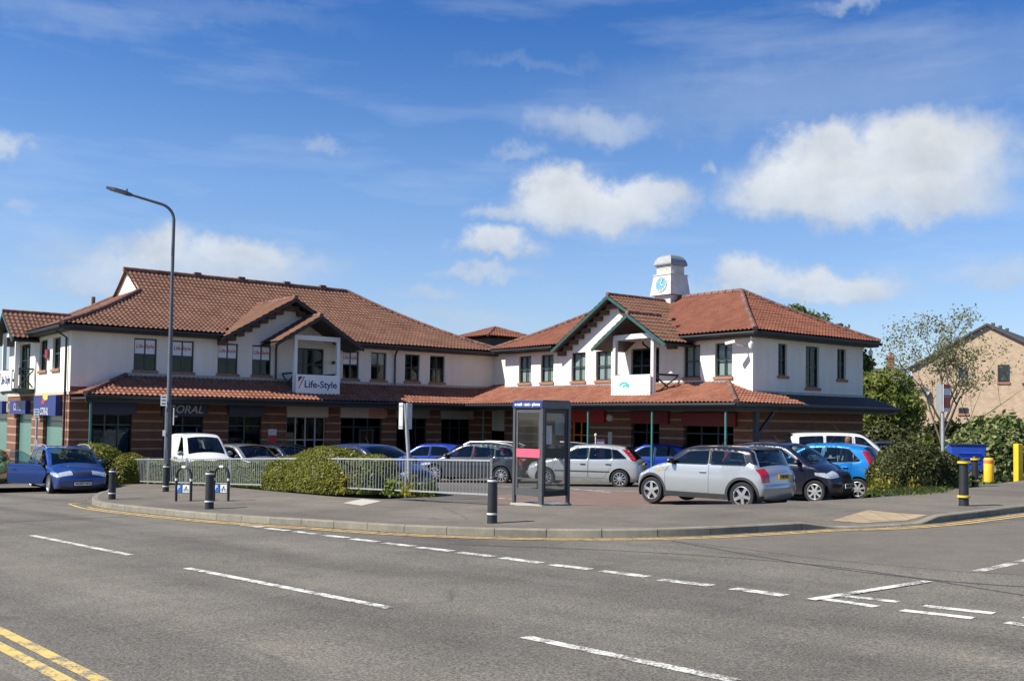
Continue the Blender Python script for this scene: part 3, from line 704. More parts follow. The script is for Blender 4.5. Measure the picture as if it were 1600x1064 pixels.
# roofs --------------------------------------------------------------
def prof_l(d): return 6.03 + .36 * d + .0265 * d * d
def prof_r(d): return 6.03 + .45 * d + .02 * d * d
TW, TR = .2, .28
def tile_patch(bmt, poly, o, A, B, prof, fine=True, dz=0.0):
    o = Vector(o); A = Vector(A); B = Vector(B); P = [Vector(p) for p in poly]
    av = [(p - o).dot(A) for p in P]; dv = [(p - o).dot(B) for p in P]
    k = 6 if fine else 1; st = TW / k if fine else 1.0; rw = TR if fine else 1.0
    i0, i1 = math.floor(min(av) / TW) * (k if fine else 1), math.ceil(max(av) / TW) * (k if fine else 1)
    if not fine: i0, i1 = math.floor(min(av)), math.ceil(max(av))
    j0, j1 = math.floor(min(dv) / rw), math.ceil(max(dv) / rw)
    na = i1 - i0 + 1
    shape = [0, .012, .034, .046, .034, .012] if fine else [0]
    shape = [.0, .004, .024, .046, .04, .016] if fine else [0]
    vs = []
    for j in range(j0, j1):
        for side in (0, 1):
            d = (j + side) * rw
            for i in range(i0, i1 + 1):
                p = o + A * (i * st) + B * d
                z = prof(d) + dz + (shape[i % len(shape)] + (.03 if side == 0 else 0) if fine else 0)
                if fine: z += .006 * math.sin(i // k * 12.9 + j * 7.3)
                vs.append((p.x, p.y, z))
    rows = 2 * (j1 - j0); fs = [(r * na + i, r * na + i + 1, (r + 1) * na + i + 1, (r + 1) * na + i) for r in range(rows - 1) for i in range(na - 1)]
    me = bpy.data.meshes.new('t'); me.from_pydata(vs, [], fs); bm = bmesh.new(); bm.from_mesh(me); bpy.data.meshes.remove(me)
    c = sum(P, Vector((0, 0))) / len(P)
    for a, b in zip(P, P[1:] + P[:1]):
        nrm = Vector((b.y - a.y, a.x - b.x)); m = (a + b) / 2
        if nrm.dot(c - m) > 0: nrm = -nrm
        bmesh.ops.bisect_plane(bm, geom=bm.verts[:] + bm.edges[:] + bm.faces[:], plane_co=(a.x, a.y, 0), plane_no=(nrm.x, nrm.y, 0), clear_outer=True)
    bmesh.ops.recalc_face_normals(bm, faces=bm.faces[:])
    me = bpy.data.meshes.new('t'); bm.to_mesh(me); bm.free(); bmt.from_mesh(me); bpy.data.meshes.remove(me)
def finish_roof(bmt, name, mat):
    for f in bmt.faces:
        if f.normal.z < 0: f.normal_flip()
    me = bpy.data.meshes.new(name); bmt.to_mesh(me); bmt.free(); me.materials.append(mat)
    me.polygons.foreach_set('use_smooth', [True] * len(me.polygons)); me.set_sharp_from_angle(angle=R(50))
    o = bpy.data.objects.new(name, me); link(o, bld); return o
rb = bmesh.new()
lo = ((-20.7, -.05), (1, 0), (0, 1), prof_l)
tile_patch(rb, [(-20.7, -.05), (-16.6, -.05), (-16.6, 4.05)], *lo)
tile_patch(rb, [(-16.6, -.05), (-13.9, -.05), (-13.9, 5.95), (-16.6, 5.95)], *lo)
tile_patch(rb, [(-13.9, .62), (-8.25, .62), (-8.25, 5.95), (-13.9, 5.95)], *lo)
tile_patch(rb, [(-8.25, -.05), (.8, -.05), (-5.2, 5.95), (-8.25, 5.95)], *lo)
tile_patch(rb, [(-20.7, -.05), (-16.4, 4.25), (-16.4, 7.65), (-20.7, 11.95)], (-20.7, 11.95), (0, -1), (1, 0), prof_l)
tile_patch(rb, [(-16.6, 5.95), (-5.2, 5.95), (.8, 11.95), (-16.6, 11.95)], (.8, 11.95), (-1, 0), (0, -1), prof_l, False)
tile_patch(rb, [(-16.6, 7.85), (-16.6, 11.95), (-20.7, 11.95)], (.8, 11.95), (-1, 0), (0, -1), prof_l, False)
tile_patch(rb, [(.8, -.05), (-5.2, 5.95), (.8, 11.95)], (.8, -.05), (0, 1), (-1, 0), prof_l, False)
finish_roof(rb, 'roof', M_TILE)
rb = bmesh.new()
ro = ((-.7, 0), (0, -1), (1, 0), prof_r)
tile_patch(rb, [(-.7, -.8), (-.7, -5.9), (3.35, -5.9), (3.35, -4.85)], *ro)
tile_patch(rb, [(0.02, -5.9), (0.02, -12.6), (3.35, -12.6), (3.35, -5.9)], *ro)
tile_patch(rb, [(-.7, -12.6), (-.7, -17.3), (3.35, -13.25), (3.35, -12.6)], *ro)
tile_patch(rb, [(-.7, -17.3), (7.4, -17.3), (3.35, -13.25)], (-.7, -17.3), (1, 0), (0, 1), prof_r)
tile_patch(rb, [(7.4, -17.3), (7.4, -.8), (3.35, -4.85), (3.35, -13.25)], (7.4, -17.3), (0, 1), (-1, 0), prof_r, False)
tile_patch(rb, [(-.7, -.8), (7.4, -.8), (3.35, -4.85)], (7.4, -.8), (-1, 0), (0, -1), prof_r, False)
# small flat link roof behind the inner corner
tile_patch(rb, [(.3, -1.4), (6.0, -1.4), (6.0, .9), (.3, .9)], (.3, -1.4), (1, 0), (0, 1), lambda d: 5.95, False)
finish_roof(rb, 'roof', M_TILE2)
rb = bmesh.new()
def gable_roof(axis, c, hw, zap, sl, f0, f1, **k):
    """axis 'Y': ridge runs along Y from f0 to f1 at x=c; axis 'X': ridge along X at y=c"""
    pe = lambda d: zap - sl * hw + sl * d
    if axis == 'Y':
        tile_patch(rb, [(c - hw, f0), (c, f0), (c, f1), (c - hw, f1)], (c - hw, f0), (0, 1), (1, 0), pe); tile_patch(rb, [(c + hw, f0), (c, f0), (c, f1), (c + hw, f1)], (c + hw, f0), (0, 1), (-1, 0), pe)
    else:
        tile_patch(rb, [(f0, c - hw), (f0, c), (f1, c), (f1, c - hw)], (f0, c - hw), (1, 0), (0, 1), pe); tile_patch(rb, [(f0, c + hw), (f0, c), (f1, c), (f1, c + hw)], (f0, c + hw), (1, 0), (0, -1), pe)
GAB = [('Y', -11.05, 3.25, 7.80, .59, -.32, 3.8), ('X', -9.27, 3.67, 8.03, .59, -.72, 3.2),
       ('Y', -10.3, 2.05, 7.0, .62, -1.3, .5), ('X', -11.9, 2.05, 6.95, .62, -2.05, -.15), ('X', 7.6, 2.05, 7.0, .62, -21.3, -20.15)]
for i, g in enumerate(GAB):
    rb = bmesh.new(); gable_roof(*g)
    if i == 4: gable_roof('X', 7.6, 2.05, 7.0, .62, -20.15, -18.3)      # runs back into the hipped slope
    finish_roof(rb, 'gable_roof', M_TILE)
rb = bmesh.new()
ZE, LS, RS = 3.27, .84 / 2.15, .84 / 2.6
tile_patch(rb, [(-20.2, -1.7), (-2.8, -1.7), (-.2, .45), (-18.05, .45)], (-20.2, -1.7), (1, 0), (0, 1), lambda d: ZE + LS * d)
tile_patch(rb, [(-20.2, -1.7), (-20.2, .45), (-18.05, .45)], (-20.2, .45), (0, -1), (1, 0), lambda d: ZE + LS * d)
finish_roof(rb, 'canopy_roof', M_TILE3)
rb = bmesh.new()
tile_patch(rb, [(-2.8, -1.7), (-2.8, -18.2), (-.2, -15.6), (-.2, .45)], (-2.8, 0), (0, -1), (1, 0), lambda d: ZE + RS * d)
tile_patch(rb, [(-.2, .45), (-.2, -1.33), (.35, -1.33), (.35, .45)], (-2.8, 0), (0, -1), (1, 0), lambda d: ZE + RS * d)
tile_patch(rb, [(-2.8, -18.2), (-.2, -18.2), (-.2, -15.6)], (-2.8, -18.2), (1, 0), (0, 1), lambda d: ZE + RS * d)
tile_patch(rb, [(-.2, -18.2), (1.1, -18.2), (1.1, -16.8), (-.2, -16.8)], (-2.8, -18.2), (1, 0), (0, 1), lambda d: ZE + RS * d)
finish_roof(rb, 'canopy_roof', M_TILE3)
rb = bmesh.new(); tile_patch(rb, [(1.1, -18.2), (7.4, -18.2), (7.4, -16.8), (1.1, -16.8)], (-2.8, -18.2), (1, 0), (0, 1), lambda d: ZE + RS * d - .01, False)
finish_roof(rb, 'end_canopy_roof', plain('shadow_dark_tiles', (.028, .026, .03), .8, var=.2))  # tiles lying in shadow, with the shade put into this near-black colour
# ridge and hip tiles
rt = MB()
def ridge(p, q, rad=.11, prof=None, n=None, own=True):
    rt = MB() if own else rt_
    p = Vector(p); q = Vector(q); L = (q - p).length; k = n or max(2, round(L / .4))
    for i in range(k):
        a = p.lerp(q, i / k); b = p.lerp(q, (i + 1) / k)
        rt.tube([a, a.lerp(b, .93)], [rad, rad * .94], 8)
    if own: rt.build('ridge_tiles', M_RIDGE, bld, smooth=40)
def hip(p, q, prof, k=10, rad=.105):
    global rt_
    rt_ = MB()
    pts = []
    for i in range(k + 1):
        t = i / k; x = p[0] + (q[0] - p[0]) * t; y = p[1] + (q[1] - p[1]) * t; d = p[2] + (q[2] - p[2]) * t; pts.append(Vector((x, y, prof(d) + .04)))
    for a, b in zip(pts, pts[1:]): ridge(a, b, rad, own=False)
    rt_.build('ridge_tiles', M_RIDGE, bld, smooth=40)
ridge((-16.65, 5.95, prof_l(6) + .02), (-5.2, 5.95, prof_l(6) + .02), .13)
hip((-20.7, -.05, 0), (-16.4, 4.25, 4.3), prof_l); hip((-20.7, 11.95, 0), (-16.4, 7.65, 4.3), prof_l, 4); hip((.8, -.05, 0), (-5.2, 5.95, 6), prof_l, 12)
ridge((3.35, -13.25, prof_r(4.05) + .02), (3.35, -4.85, prof_r(4.05) + .02), .12)
hip((-.7, -17.3, 0), (3.35, -13.25, 4.05), prof_r); hip((7.4, -17.3, 0), (3.35, -13.25, 4.05), prof_r); hip((-.7, -.8, 0), (3.35, -4.85, 4.05), prof_r)
for ax, c, hw, zap, sl, f0, f1 in GAB:
    ridge((c, f0 - .02, zap + .02) if ax == 'Y' else (f0 - .02, c, zap + .02), (c, f1, zap + .02) if ax == 'Y' else (f1, c, zap + .02), .10)
ridge((-20.15, 7.6, 7.02), (-18.4, 7.6, 7.02), .1)
ridge((-20.2, -1.7, ZE + .05), (-18.05, .45, ZE + .84 + .05), .1); ridge((-2.8, -18.2, ZE + .05), (-.2, -15.6, ZE + .89), .1)
vt = MB()
for x in (-13.2, -11.0, -8.6, -6.6): vt = MB(); vt.box(x - .16, x + .16, 5.85, 6.05, 9.2, 9.36); vt.build('roof_vent', M_RIDGE, bld)
_q = BI @ at(146, 464, 48.5); vt = MB(); vt.tube([(_q.x, _q.y, _q.z - 1.2), (_q.x, _q.y, _q.z)], .09); vt.build('flue', M_RIDGE, bld)
vt = MB(); vt.box(-.1, .15, -12.5, -12.1, 6.75, 6.85); vt.build('roof_vent', M_RIDGE, bld)

# eaves: soffit boards, gutters, fascias
def gutter(a, b, z):
    gt = MB(); gt.tube([(a[0], a[1], z), (b[0], b[1], z)], .065, 8); gt.build('gutter', M_GUTTER, bld, smooth=40)
gutter((-20.7, -.1), (-14.2, -.1), 5.93); gutter((-7.9, -.1), (.6, -.1), 5.93); gutter((-20.75, -.1), (-20.75, 5.6), 5.93); gutter((-20.75, 9.6), (-20.75, 11.9), 5.93)
gutter((-.75, -.9), (-.75, -5.6), 5.93); gutter((-.75, -13.0), (-.75, -17.35), 5.93); gutter((-.75, -17.35), (7.4, -17.35), 5.93)
gutter((-20.2, -1.76), (-2.85, -1.76), ZE - .06); gutter((-2.86, -1.76), (-2.86, -18.25), ZE - .06); gutter((-2.86, -18.26), (7.4, -18.26), ZE - .06)
sf = MB()
def sbox(*a): sf.box(*a)
sbox(-20.65, -14.0, -.03, .46, 5.80, 5.95); sbox(-8.1, .7, -.03, .46, 5.80, 5.95); sbox(-20.66, -20.19, .46, 11.9, 5.81, 5.96)
sbox(-.66, -.19, -5.75, -1.0, 5.80, 5.95); sbox(-.66, -.19, -16.8, -12.8, 5.80, 5.95); sbox(-.66, 7.35, -17.26, -16.79, 5.81, 5.96)
# canopy soffit and fascia beam
sbox(-20.15, -2.8, -1.66, .44, ZE - .16, ZE - .08); sbox(-2.76, -.21, -18.1, .42, ZE - .165, ZE - .085); sbox(-.2, 7.35, -18.16, -16.82, ZE - .17, ZE - .09)
sf.build('soffit', M_DARKWOOD, bld)
fb = MB()
fb.box(-20.1, -2.5, -1.48, -1.40, ZE - .27, ZE - .02); fb.box(-2.58, -2.50, -17.98, -1.48, ZE - .27, ZE - .02); fb.box(-2.50, 7.38, -17.98, -17.90, ZE - .27, ZE - .02)
fb.build('canopy_fascia', M_DARKGREEN, bld)
# flashing where canopies meet the wall
fl = MB(); fbox(fl, 'left', 2.2, 20.4, .0, .05, 4.09, 4.24); fbox(fl, 'right', 0, 14.3, .0, .05, 4.1, 4.2)
fbox(fl, 'end', 0.1, 7.2, 0, .05, 3.70, 3.80); fl.build('flashing', M_LEAD, bld)
# gable trim: bargeboards, soffit slabs, corbelled steps
for gi, (ax, c, hw, zap, sl, f0, f1) in enumerate(GAB):
    bb = MB(); ss = MB()
    def P(l, dpt, z): return Vector((c + l, dpt, z)) if ax == 'Y' else Vector((dpt, c + l, z))
    wallp = {0: .45, 1: -.2, 2: .45, 3: -.2, 4: -20.2}[gi]
    for sgn in (-1, 1):
        a, b = P(0, f0, zap - .10), P(sgn * hw, f0, zap - sl * hw - .10)
        bb.bar(a, b + (b - a).normalized() * .1, .05, .12)
        # soffit slab
        n = 2; q = [P(0, f0 + .03, zap - .05), P(sgn * hw, f0 + .03, zap - sl * hw - .05), P(sgn * hw, wallp, zap - sl * hw - .05), P(0, wallp, zap - .05)]
        q2 = [v - Vector((0, 0, .1)) for v in q]
        ss.add(q + q2, [(0, 1, 2, 3), (7, 6, 5, 4), (0, 4, 5, 1), (1, 5, 6, 2), (2, 6, 7, 3), (3, 7, 4, 0)])
    bb.build('bargeboard', M_BARGE if gi in (1, 3) else (M_GREEN if gi == 4 else M_DARKWOOD), bld); ss.build('gable_soffit', M_DARKWOOD, bld)
    if gi < 2:
        cs = MB(); k = 9
        for sgn in (-1, 1):
            for i in range(k):
                l0 = hw * (i + .0) / k; l1 = hw * (i + 1) / k; zt = zap - .16 - sl * l0; zb = zap - .3 - sl * l1 - .02
                o0, o1 = wallp, wallp + (f0 - wallp) * .42
                q0, q1 = P(sgn * l0, o0, zb), P(sgn * l1, o1, zt - sl * (l1 - l0))
                cs.box(min(q0.x, q1.x), max(q0.x, q1.x), min(q0.y, q1.y), max(q0.y, q1.y), zb, zt - sl * (l1 - l0) * .8)
        cs.build('corbel', plain('dark_corbel_brick', (.10, .065, .05), .85, var=.3, scale=9), bld)
# balconies: porch posts, beams, board, side rails, door
M_SIGN = plain('white_sign_panel', (.78, .78, .76), .45, var=.03)
def porch(f, ac, hw, out, wallout=0.0, zt=6.12):
    ps = MB()
    for s in (-1, 1): fbox(ps, f, ac + s * hw - .075, ac + s * hw + .075, out - .15, out, 3.35, zt)
    fbox(ps, f, ac - hw + .075, ac + hw - .075, out - .13, out - .03, zt - .2, zt)
    for s in (-1, 1): fbox(ps, f, ac + s * hw - .05, ac + s * hw + .05, .0, out - .15, zt - .19, zt - .01)
    p = ps.build('porch_frame', M_WHITEPOST, bld)
    dk = MB(); fbox(dk, f, ac - hw - .1, ac + hw + .1, 0, out + .02, 3.4, 3.6); dk.build('balcony_floor', M_GREEN, bld)
    for s in (-1, 1):
        rl = MB(); a = ac + s * hw
        fbox(rl, f, a - .03, a + .03, 0.02, out - .15, 4.42, 4.5); M = FM(f)
        rl.bar(M @ Vector((a, .05, 3.65)), M @ Vector((a, out - .17, 4.4)), .05); rl.bar(M @ Vector((a, .05, 4.4)), M @ Vector((a, out - .17, 3.65)), .05)
        rl.build('balcony_rail', M_GREEN, bld)
    d = doors.get(f)
    if d:
        g = MB(); fbox(g, f, d[0] + .05, d[1] - .05, -.118, -.112, d[2], d[3] - .05); g = g.build('balcony_door', M_GLASS, bld)
        fr = MB()
        for k in range(4): x = d[0] + (d[1] - d[0]) * k / 3; fbox(fr, f, max(d[0], x - .04), min(d[1], x + .04), -.14, -.09, d[2], d[3] - .08)
        fbox(fr, f, d[0], d[1], -.143, -.087, d[3] - .08, d[3]); fbox(fr, f, d[0], d[1], -.136, -.094, 4.9, 4.96); fr.build('frame', M_FRAME if f != 'west' else M_GREEN, g)
        r = MB(); fbox(r, f, d[0], d[1], -1.3, -1.25, d[2], d[3]); r.build('room_backing', M_ROOM, g)
porch('left', -10.25 + 20.2, 1.03, 1.35); porch('right', 11.88 - 1.33, 1.1, 1.5); porch('west', 11.45 - 7.6, 1.25, .8)
def banner(f, ac, hw, out, z0, z1, label, text, sign='board'):
    o, d, n = FAC[f]; M = BM @ FM(f); base = M @ Vector((ac, out, z0))
    t = thing('shop_banner', label, 'sign', base, B_A + math.atan2(d[1], d[0]), 'balcony boards')
    m_ = MB(); m_.box(-hw, hw, -.05, 0, 0, z1 - z0); m_.build('board', M_SIGN, t, bevel=.006)
    return t
H90 = (R(90), 0, 0)
def lifestyle(t, hw, h):
    k = hw / 1.03
    lettering('lettering', 'Life-Style', .42 * k, M_LTXT, t, (.12, -.056, h * .52), H90, bold=.006)
    e = MB(); e.add([(-hw + .1, -.056, h * .62), (-hw + .32, -.056, h * .9), (-hw + .1, -.056, h * .9)], [(0, 1, 2)]); e.add([(-hw + .1, -.056, h * .3), (-hw + .36, -.056, h * .9), (-hw + .42, -.056, h * .9), (-hw + .14, -.056, h * .3)], [(0, 3, 2, 1)], 1)
    e.build('emblem', [M_LTXT, M_RED], t)
    s = MB(); s.box(-hw + .1, -hw + .8, -.055, -.051, .07, .10); s.build('small_print', plain('small_print_grey', (.35, .37, .4), .6), t)
t = banner('left', -10.25 + 20.2, 1.06, 1.42, 3.5, 4.4, 'white board with dark blue writing on the balcony of the shaded front', ''); lifestyle(t, 1.06, .9)
t = banner('west', 11.45 - 7.6, 1.28, .87, 3.5, 4.4, 'white board with dark blue writing on the sunlit balcony at the far left edge', ''); lifestyle(t, 1.28, .9)
t = banner('right', 11.88 - 1.33, 1.13, 1.57, 3.45, 4.45, 'plain white balcony board with a small turquoise arc emblem, below the clock', '')
ar = MB()
for k, (r0, r1) in enumerate(((.22, .30), (.12, .19))):
    n = 14; A_ = [R(20 + 130 * i / n) for i in range(n + 1)]
    vs = [(-.35 + r * math.cos(a) * 1.2 + (.09 if k else 0), -.054 - .002 * k, .42 + r * math.sin(a)) for a in A_ for r in (r0 * (1 if abs(a - R(85)) < R(60) else .97), r1)]
    ar.add(vs, [(2 * i, 2 * i + 2, 2 * i + 3, 2 * i + 1) for i in range(n)])
ar.build('emblem', plain('turquoise_emblem', (.03, .42, .42), .5), t)
# clock tower
ct = MB(); cx, cy = 3.3, -9.15
def ring(mb, sizes, mi=0):
    for (h0, z0), (h1, z1) in zip(sizes, sizes[1:]):
        q = [(-1, -1), (1, -1), (1, 1), (-1, 1)]
        mb.add([(cx + x * h0, cy + y * h0, z0) for x, y in q] + [(cx + x * h1, cy + y * h1, z1) for x, y in q], [(i, (i + 1) % 4, 4 + (i + 1) % 4, 4 + i) for i in range(4)], mi)
    h, z = sizes[-1]; mb.add([(cx + x * h, cy + y * h, z) for x, y in ((-1, -1), (1, -1), (1, 1), (-1, 1))], [(0, 1, 2, 3)], mi)
m, nt, b = new_mat('white_tower_boards'); tc = node(nt, 'ShaderNodeTexCoord'); sp = node(nt, 'ShaderNodeSeparateXYZ'); nt.links.new(tc.outputs['Object'], sp.inputs[0])
mo = node(nt, 'ShaderNodeMath', operation='FRACT'); mu = node(nt, 'ShaderNodeMath', operation='MULTIPLY'); mu.inputs[1].default_value = 9; nt.links.new(sp.outputs[2], mu.inputs[0]); nt.links.new(mu.outputs[0], mo.inputs[0])
n = noise_tex(nt, 3, 6, .7); nt.links.new(ramp(nt, n.outputs[0], [(.3, (.55, .54, .5)), (.6, (.72, .71, .68))]), b.inputs['Base Color']); bump(nt, b, mo.outputs[0], .6, .03); M_BOARD = m
ring(ct, [(.5, 7.9), (.5, 8.33)]); ring(ct, [(.66, 8.33), (.64, 8.4), (.54, 9.22), (.57, 9.24), (.57, 9.29)]); tw = ct.build('clock_tower', M_BOARD, bld)
lv = MB(); ring(lv, [(.44, 9.29), (.44, 9.72)])
for s in range(6):
    z = 9.34 + s * .06
    for ax in (0, 1):
        for sg in (-1, 1):
            if ax: lv.box(cx - .34, cx + .34, cy + sg * .44 - .015, cy + sg * .44 + .015, z, z + .03)
            else: lv.box(cx + sg * .44 - .015, cx + sg * .44 + .015, cy - .34, cy + .34, z, z + .03)
lv.build('louvre', M_BOARD, tw)
cp = MB(); ring(cp, [(.54, 9.70), (.55, 9.76), (.53, 9.84), (.49, 9.97), (.40, 10.10), (.26, 10.19), (.0001, 10.23)]); cp.build('dome_cap', M_LEAD, tw, smooth=35)
cl = MB(); cl.lathe([(.0001, -.025), (.34, -.025), (.34, 0)], 28, (0, 0, 0), 'X'); cf = cl.build('clock_face', plain('pale_blue_clock_face', (.14, .36, .52), .4, var=.1), tw)
cf.location = (cx - .585, cy, 8.82); cf.rotation_euler = (0, R(7), 0)
tk = MB()
for k in range(12):
    a = R(30 * k); p, q = Vector((-.04, math.sin(a) * .24, math.cos(a) * .24)), Vector((-.04, math.sin(a) * .31, math.cos(a) * .31)); tk.bar(p, q, .03, .012, up=Vector((1, 0, 0)))
n = 28; tk.add([(-.035, math.sin(2 * math.pi * i / n) * r, math.cos(2 * math.pi * i / n) * r) for i in range(n) for r in (.325, .355)], [(2 * i, 2 * i + 1, 2 * ((i + 1) % n) + 1, 2 * ((i + 1) % n)) for i in range(n)])
tk.build('hour_marks', plain('gold_marks', (.75, .7, .5), .4), cf)
hd = MB()
for ang, ln in ((118, .17), (15, .27)): a = R(ang); hd.bar((-.05, 0, 0), (-.05, -math.sin(a) * ln, math.cos(a) * ln), .03, .012, up=Vector((1, 0, 0)))
hd.build('clock_hands', plain('white_hands', (.8, .8, .8), .4), cf)
# pyramid roof behind the inner corner
pc = BI @ at(773, 520, 61.5); rb = bmesh.new(); ph, pz, pp = 1.95, 7.36, lambda d: 7.40 + .36 * d
for o, A, B in (((-1, -1), (1, 0), (0, 1)), ((1, -1), (0, 1), (-1, 0)), ((1, 1), (-1, 0), (0, -1)), ((-1, 1), (0, -1), (1, 0))):
    o = Vector((pc.x + o[0] * ph, pc.y + o[1] * ph)); A = Vector(A); tile_patch(rb, [o, o + A * 2 * ph, Vector((pc.x, pc.y))], o, A, B, pp)
finish_roof(rb, 'roof', M_TILE2)
pm = MB(); pm.box(pc.x - 1.5, pc.x + 1.5, pc.y - 1.5, pc.y + 1.5, 4, 7.3); pm.build('lantern_wall', M_DARKWOOD, bld)
for sx in (-1, 1):
    for sy in (-1, 1): ridge((pc.x + sx * ph, pc.y + sy * ph, 7.42), (pc.x, pc.y, 7.42 + .36 * ph), .08)
# inner partitions so the windows look into rooms
im = MB(); im.box(-19.9, 6.6, 5.4, 5.5, -1, 5.9); im.box(3.3, 3.4, -16.5, 5.4, -1, 5.9); im.box(-19.95, 6.6, .75, 5.4, 3.3, 3.35); im.box(.1, 6.6, -16.5, .75, 3.3, 3.35); im.box(-19.9, 6.6, .75, 5.4, 5.88, 5.90); im.box(.1, 6.6, -16.5, .7, 5.88, 5.90)
for k in range(1, 6): im.box(-20 + k * 3.4, -19.95 + k * 3.4, .8, 5.4, -.9, 5.87)
for k in range(1, 5): im.box(.15, 3.3, -16.5 + k * 3.6, -16.45 + k * 3.6, -.9, 5.87)
im.build('partition', M_ROOM, bld)
# downpipes, lean-to posts
dp = []
def downpipe(f, px, top=5.9, bot=4.2, elbow=.45, out=.08):
    a = pxa(f, px, 570)[0]; M = FM(f); m_ = MB(); m_.tube([M @ Vector((a - .1, elbow, top)), M @ Vector((a - .1, elbow, top - .1)), M @ Vector((a, out, top - .35)), M @ Vector((a, out, bot))], .045, 8)
    m_.build('downpipe', M_GUTTER, bld, smooth=40)
downpipe('left', 430); downpipe('left', 616); downpipe('west', 106, bot=-.2); downpipe('right', 1019, 5.9, 4.2)
M_POSTG = plain('green_post', (.045, .17, .145), .5)
for f, pxs, out in (('left', [141, 755], 2.0), ('right', [919, 1019, 1134], 2.45)):
    for px in pxs:
        a = pxa(f, px, 660, out)[0]; m_ = MB(); M = FM(f)
        m_.tube([M @ Vector((a, out, -.6)), M @ Vector((a, out, ZE - .3))], .045, 8); m_.build('canopy_post', M_POSTG, bld, smooth=40)
for (x, y) in ((-1.35, -17.9),):
    m_ = MB(); m_.box(x - .08, x + .08, y - .08, y + .08, -1, ZE - .3); m_.build('canopy_post', M_DARKGREEN, bld)
for px in (1180,):
    a = pxa('right', px, 660)[0]; m_ = MB(); M = FM('right'); m_.bar(Vector((-1.3, -17.88, 2.1)), Vector((-.3, -17.88, 3.0)), .1); m_.build('canopy_brace', M_DARKGREEN, bld)
# security cameras at the near corner, floodlight, alarm box
sc_ = MB(); M = FM('right'); a = pxa('right', 1166, 535)[0]
sc_.tube([M @ Vector((a, 0, 5.45)), M @ Vector((a, .5, 5.5)), M @ Vector((a - .1, .6, 5.62))], .03, 6); sc_.box(-.065, .065, -.19, .19, -.055, .055, 0, M @ Matrix.Translation((a - .22, .66, 5.6)) @ Matrix.Rotation(R(60), 4, 'Z') @ Matrix.Rotation(R(-12), 4, 'X'))
sc_.build('security_camera', M_WHITEPOST, bld)
sc_ = MB(); sc_.lathe([(.0001, -.16), (.07, -.14), (.1, -.06), (.1, .06), (.03, .1), (.03, .3)], 12, (-.55, -17.0, 5.5)); sc_.build('security_camera', M_WHITEPOST, bld, smooth=40)
sc_ = MB(); sc_.lathe([(.0001, -.14), (.06, -.12), (.09, -.05), (.09, .05), (.03, .1), (.03, .25)], 12, (7.0, -17.1, 5.6)); sc_.build('security_camera', M_WHITEPOST, bld, smooth=40)
sc_ = MB(); a = pxa('left', 522, 557)[0]; fbox(sc_, 'left', a - .12, a + .12, .02, .2, 5.0, 5.12); sc_.build('floodlight', M_GUTTER, bld)
sc_ = MB(); a0 = pxa('west', 74, 550)[0]; a1 = pxa('west', 78, 550)[0]; fbox(sc_, 'west', a0, a1, .01, .1, 4.85, 5.2); sc_.build('alarm_box', plain('maroon_alarm_box', (.22, .02, .03), .5), bld)

# shopfronts ---------------------------------------------------------
def shopfront(f, i, glassm=None, frame=None, mull=2, transom=2.1, inside=(.06, .06, .07), stall=.35, blank=None):
    a0, a1, z0, z1 = shop[f][i]; frame = frame or M_FRAME
    g = MB(); fbox(g, f, a0 + .04, a1 - .04, -.168, -.16, z0 + stall, z1 - .04); w = g.build('shop_window', glassm or M_SHOPGLASS, bld)
    fr = MB(); t = .06
    for k in range(mull + 1):
        x = a0 + (a1 - a0) * k / mull; fbox(fr, f, max(a0, x - t / 2), min(a1, x + t / 2 + (t / 2 if k == 0 else 0)), -.19, -.12, z0, z1 - t)
    fbox(fr, f, a0, a1, -.195, -.115, z1 - t, z1); fbox(fr, f, a0, a1, -.185, -.125, transom, transom + .05); fbox(fr, f, a0, a1, -.186, -.13, z0 - .6, z0 + stall)
    fr.build('frame', frame, w)
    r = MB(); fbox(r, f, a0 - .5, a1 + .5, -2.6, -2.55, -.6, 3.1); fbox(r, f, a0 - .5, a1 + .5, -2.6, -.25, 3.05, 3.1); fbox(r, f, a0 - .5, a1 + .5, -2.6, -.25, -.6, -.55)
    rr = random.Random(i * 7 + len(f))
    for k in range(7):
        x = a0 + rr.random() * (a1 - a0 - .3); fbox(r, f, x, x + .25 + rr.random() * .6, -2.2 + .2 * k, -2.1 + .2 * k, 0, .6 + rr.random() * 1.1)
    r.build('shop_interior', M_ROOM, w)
    return a0, a1, w
def fascia_sign(f, a0, a1, z0, z1, col, label, out=.14, text=None, tcol=None, size=.3, shear=0, name='shop_sign', tpos=None, group=None):
    o, d, n = FAC[f]; M = BM @ FM(f); ac, hw = (a0 + a1) / 2, (a1 - a0) / 2
    t = thing(name, label, 'sign', M @ Vector((ac, 0.0, z0)), B_A + math.atan2(d[1], d[0]), group)
    m_ = MB(); m_.box(-hw, hw, -out, -.002, 0, z1 - z0); m_.build('board', col, t, bevel=.006)
    if text: lettering('lettering', text, size, tcol, t, tpos or (0, -out - .006, (z1 - z0) * .48), H90, shear=shear, bold=.004)
    return t
M_CORAL = plain('deep_blue_sign', (.012, .028, .17), .4, var=.08); M_NAVY = plain('navy_sign', (.012, .016, .07), .4); M_GREYTXT = plain('silver_lettering', (.55, .55, .57), .5)
M_CREAMP = plain('cream_fascia', (.50, .42, .36), .6); M_REDF = plain('red_fascia', (.40, .03, .03), .5); M_ORANGE = plain('orange_paint', (.75, .20, .05), .5)
a0, a1, w = shopfront('left', 0, mull=3)
ps = MB(); fbox(ps, 'left', a0 + .15, a0 + .95, -.2, -.19, .4, 1.9); ps.build('poster', plain('pale_poster', (.42, .42, .38), .7, var=.5, scale=4), w); ps = MB(); fbox(ps, 'left', a0 + 1.0, a0 + 1.5, -.2, -.19, .4, 2.0); ps.build('poster', plain('teal_poster', (.03, .2, .3), .6), w)
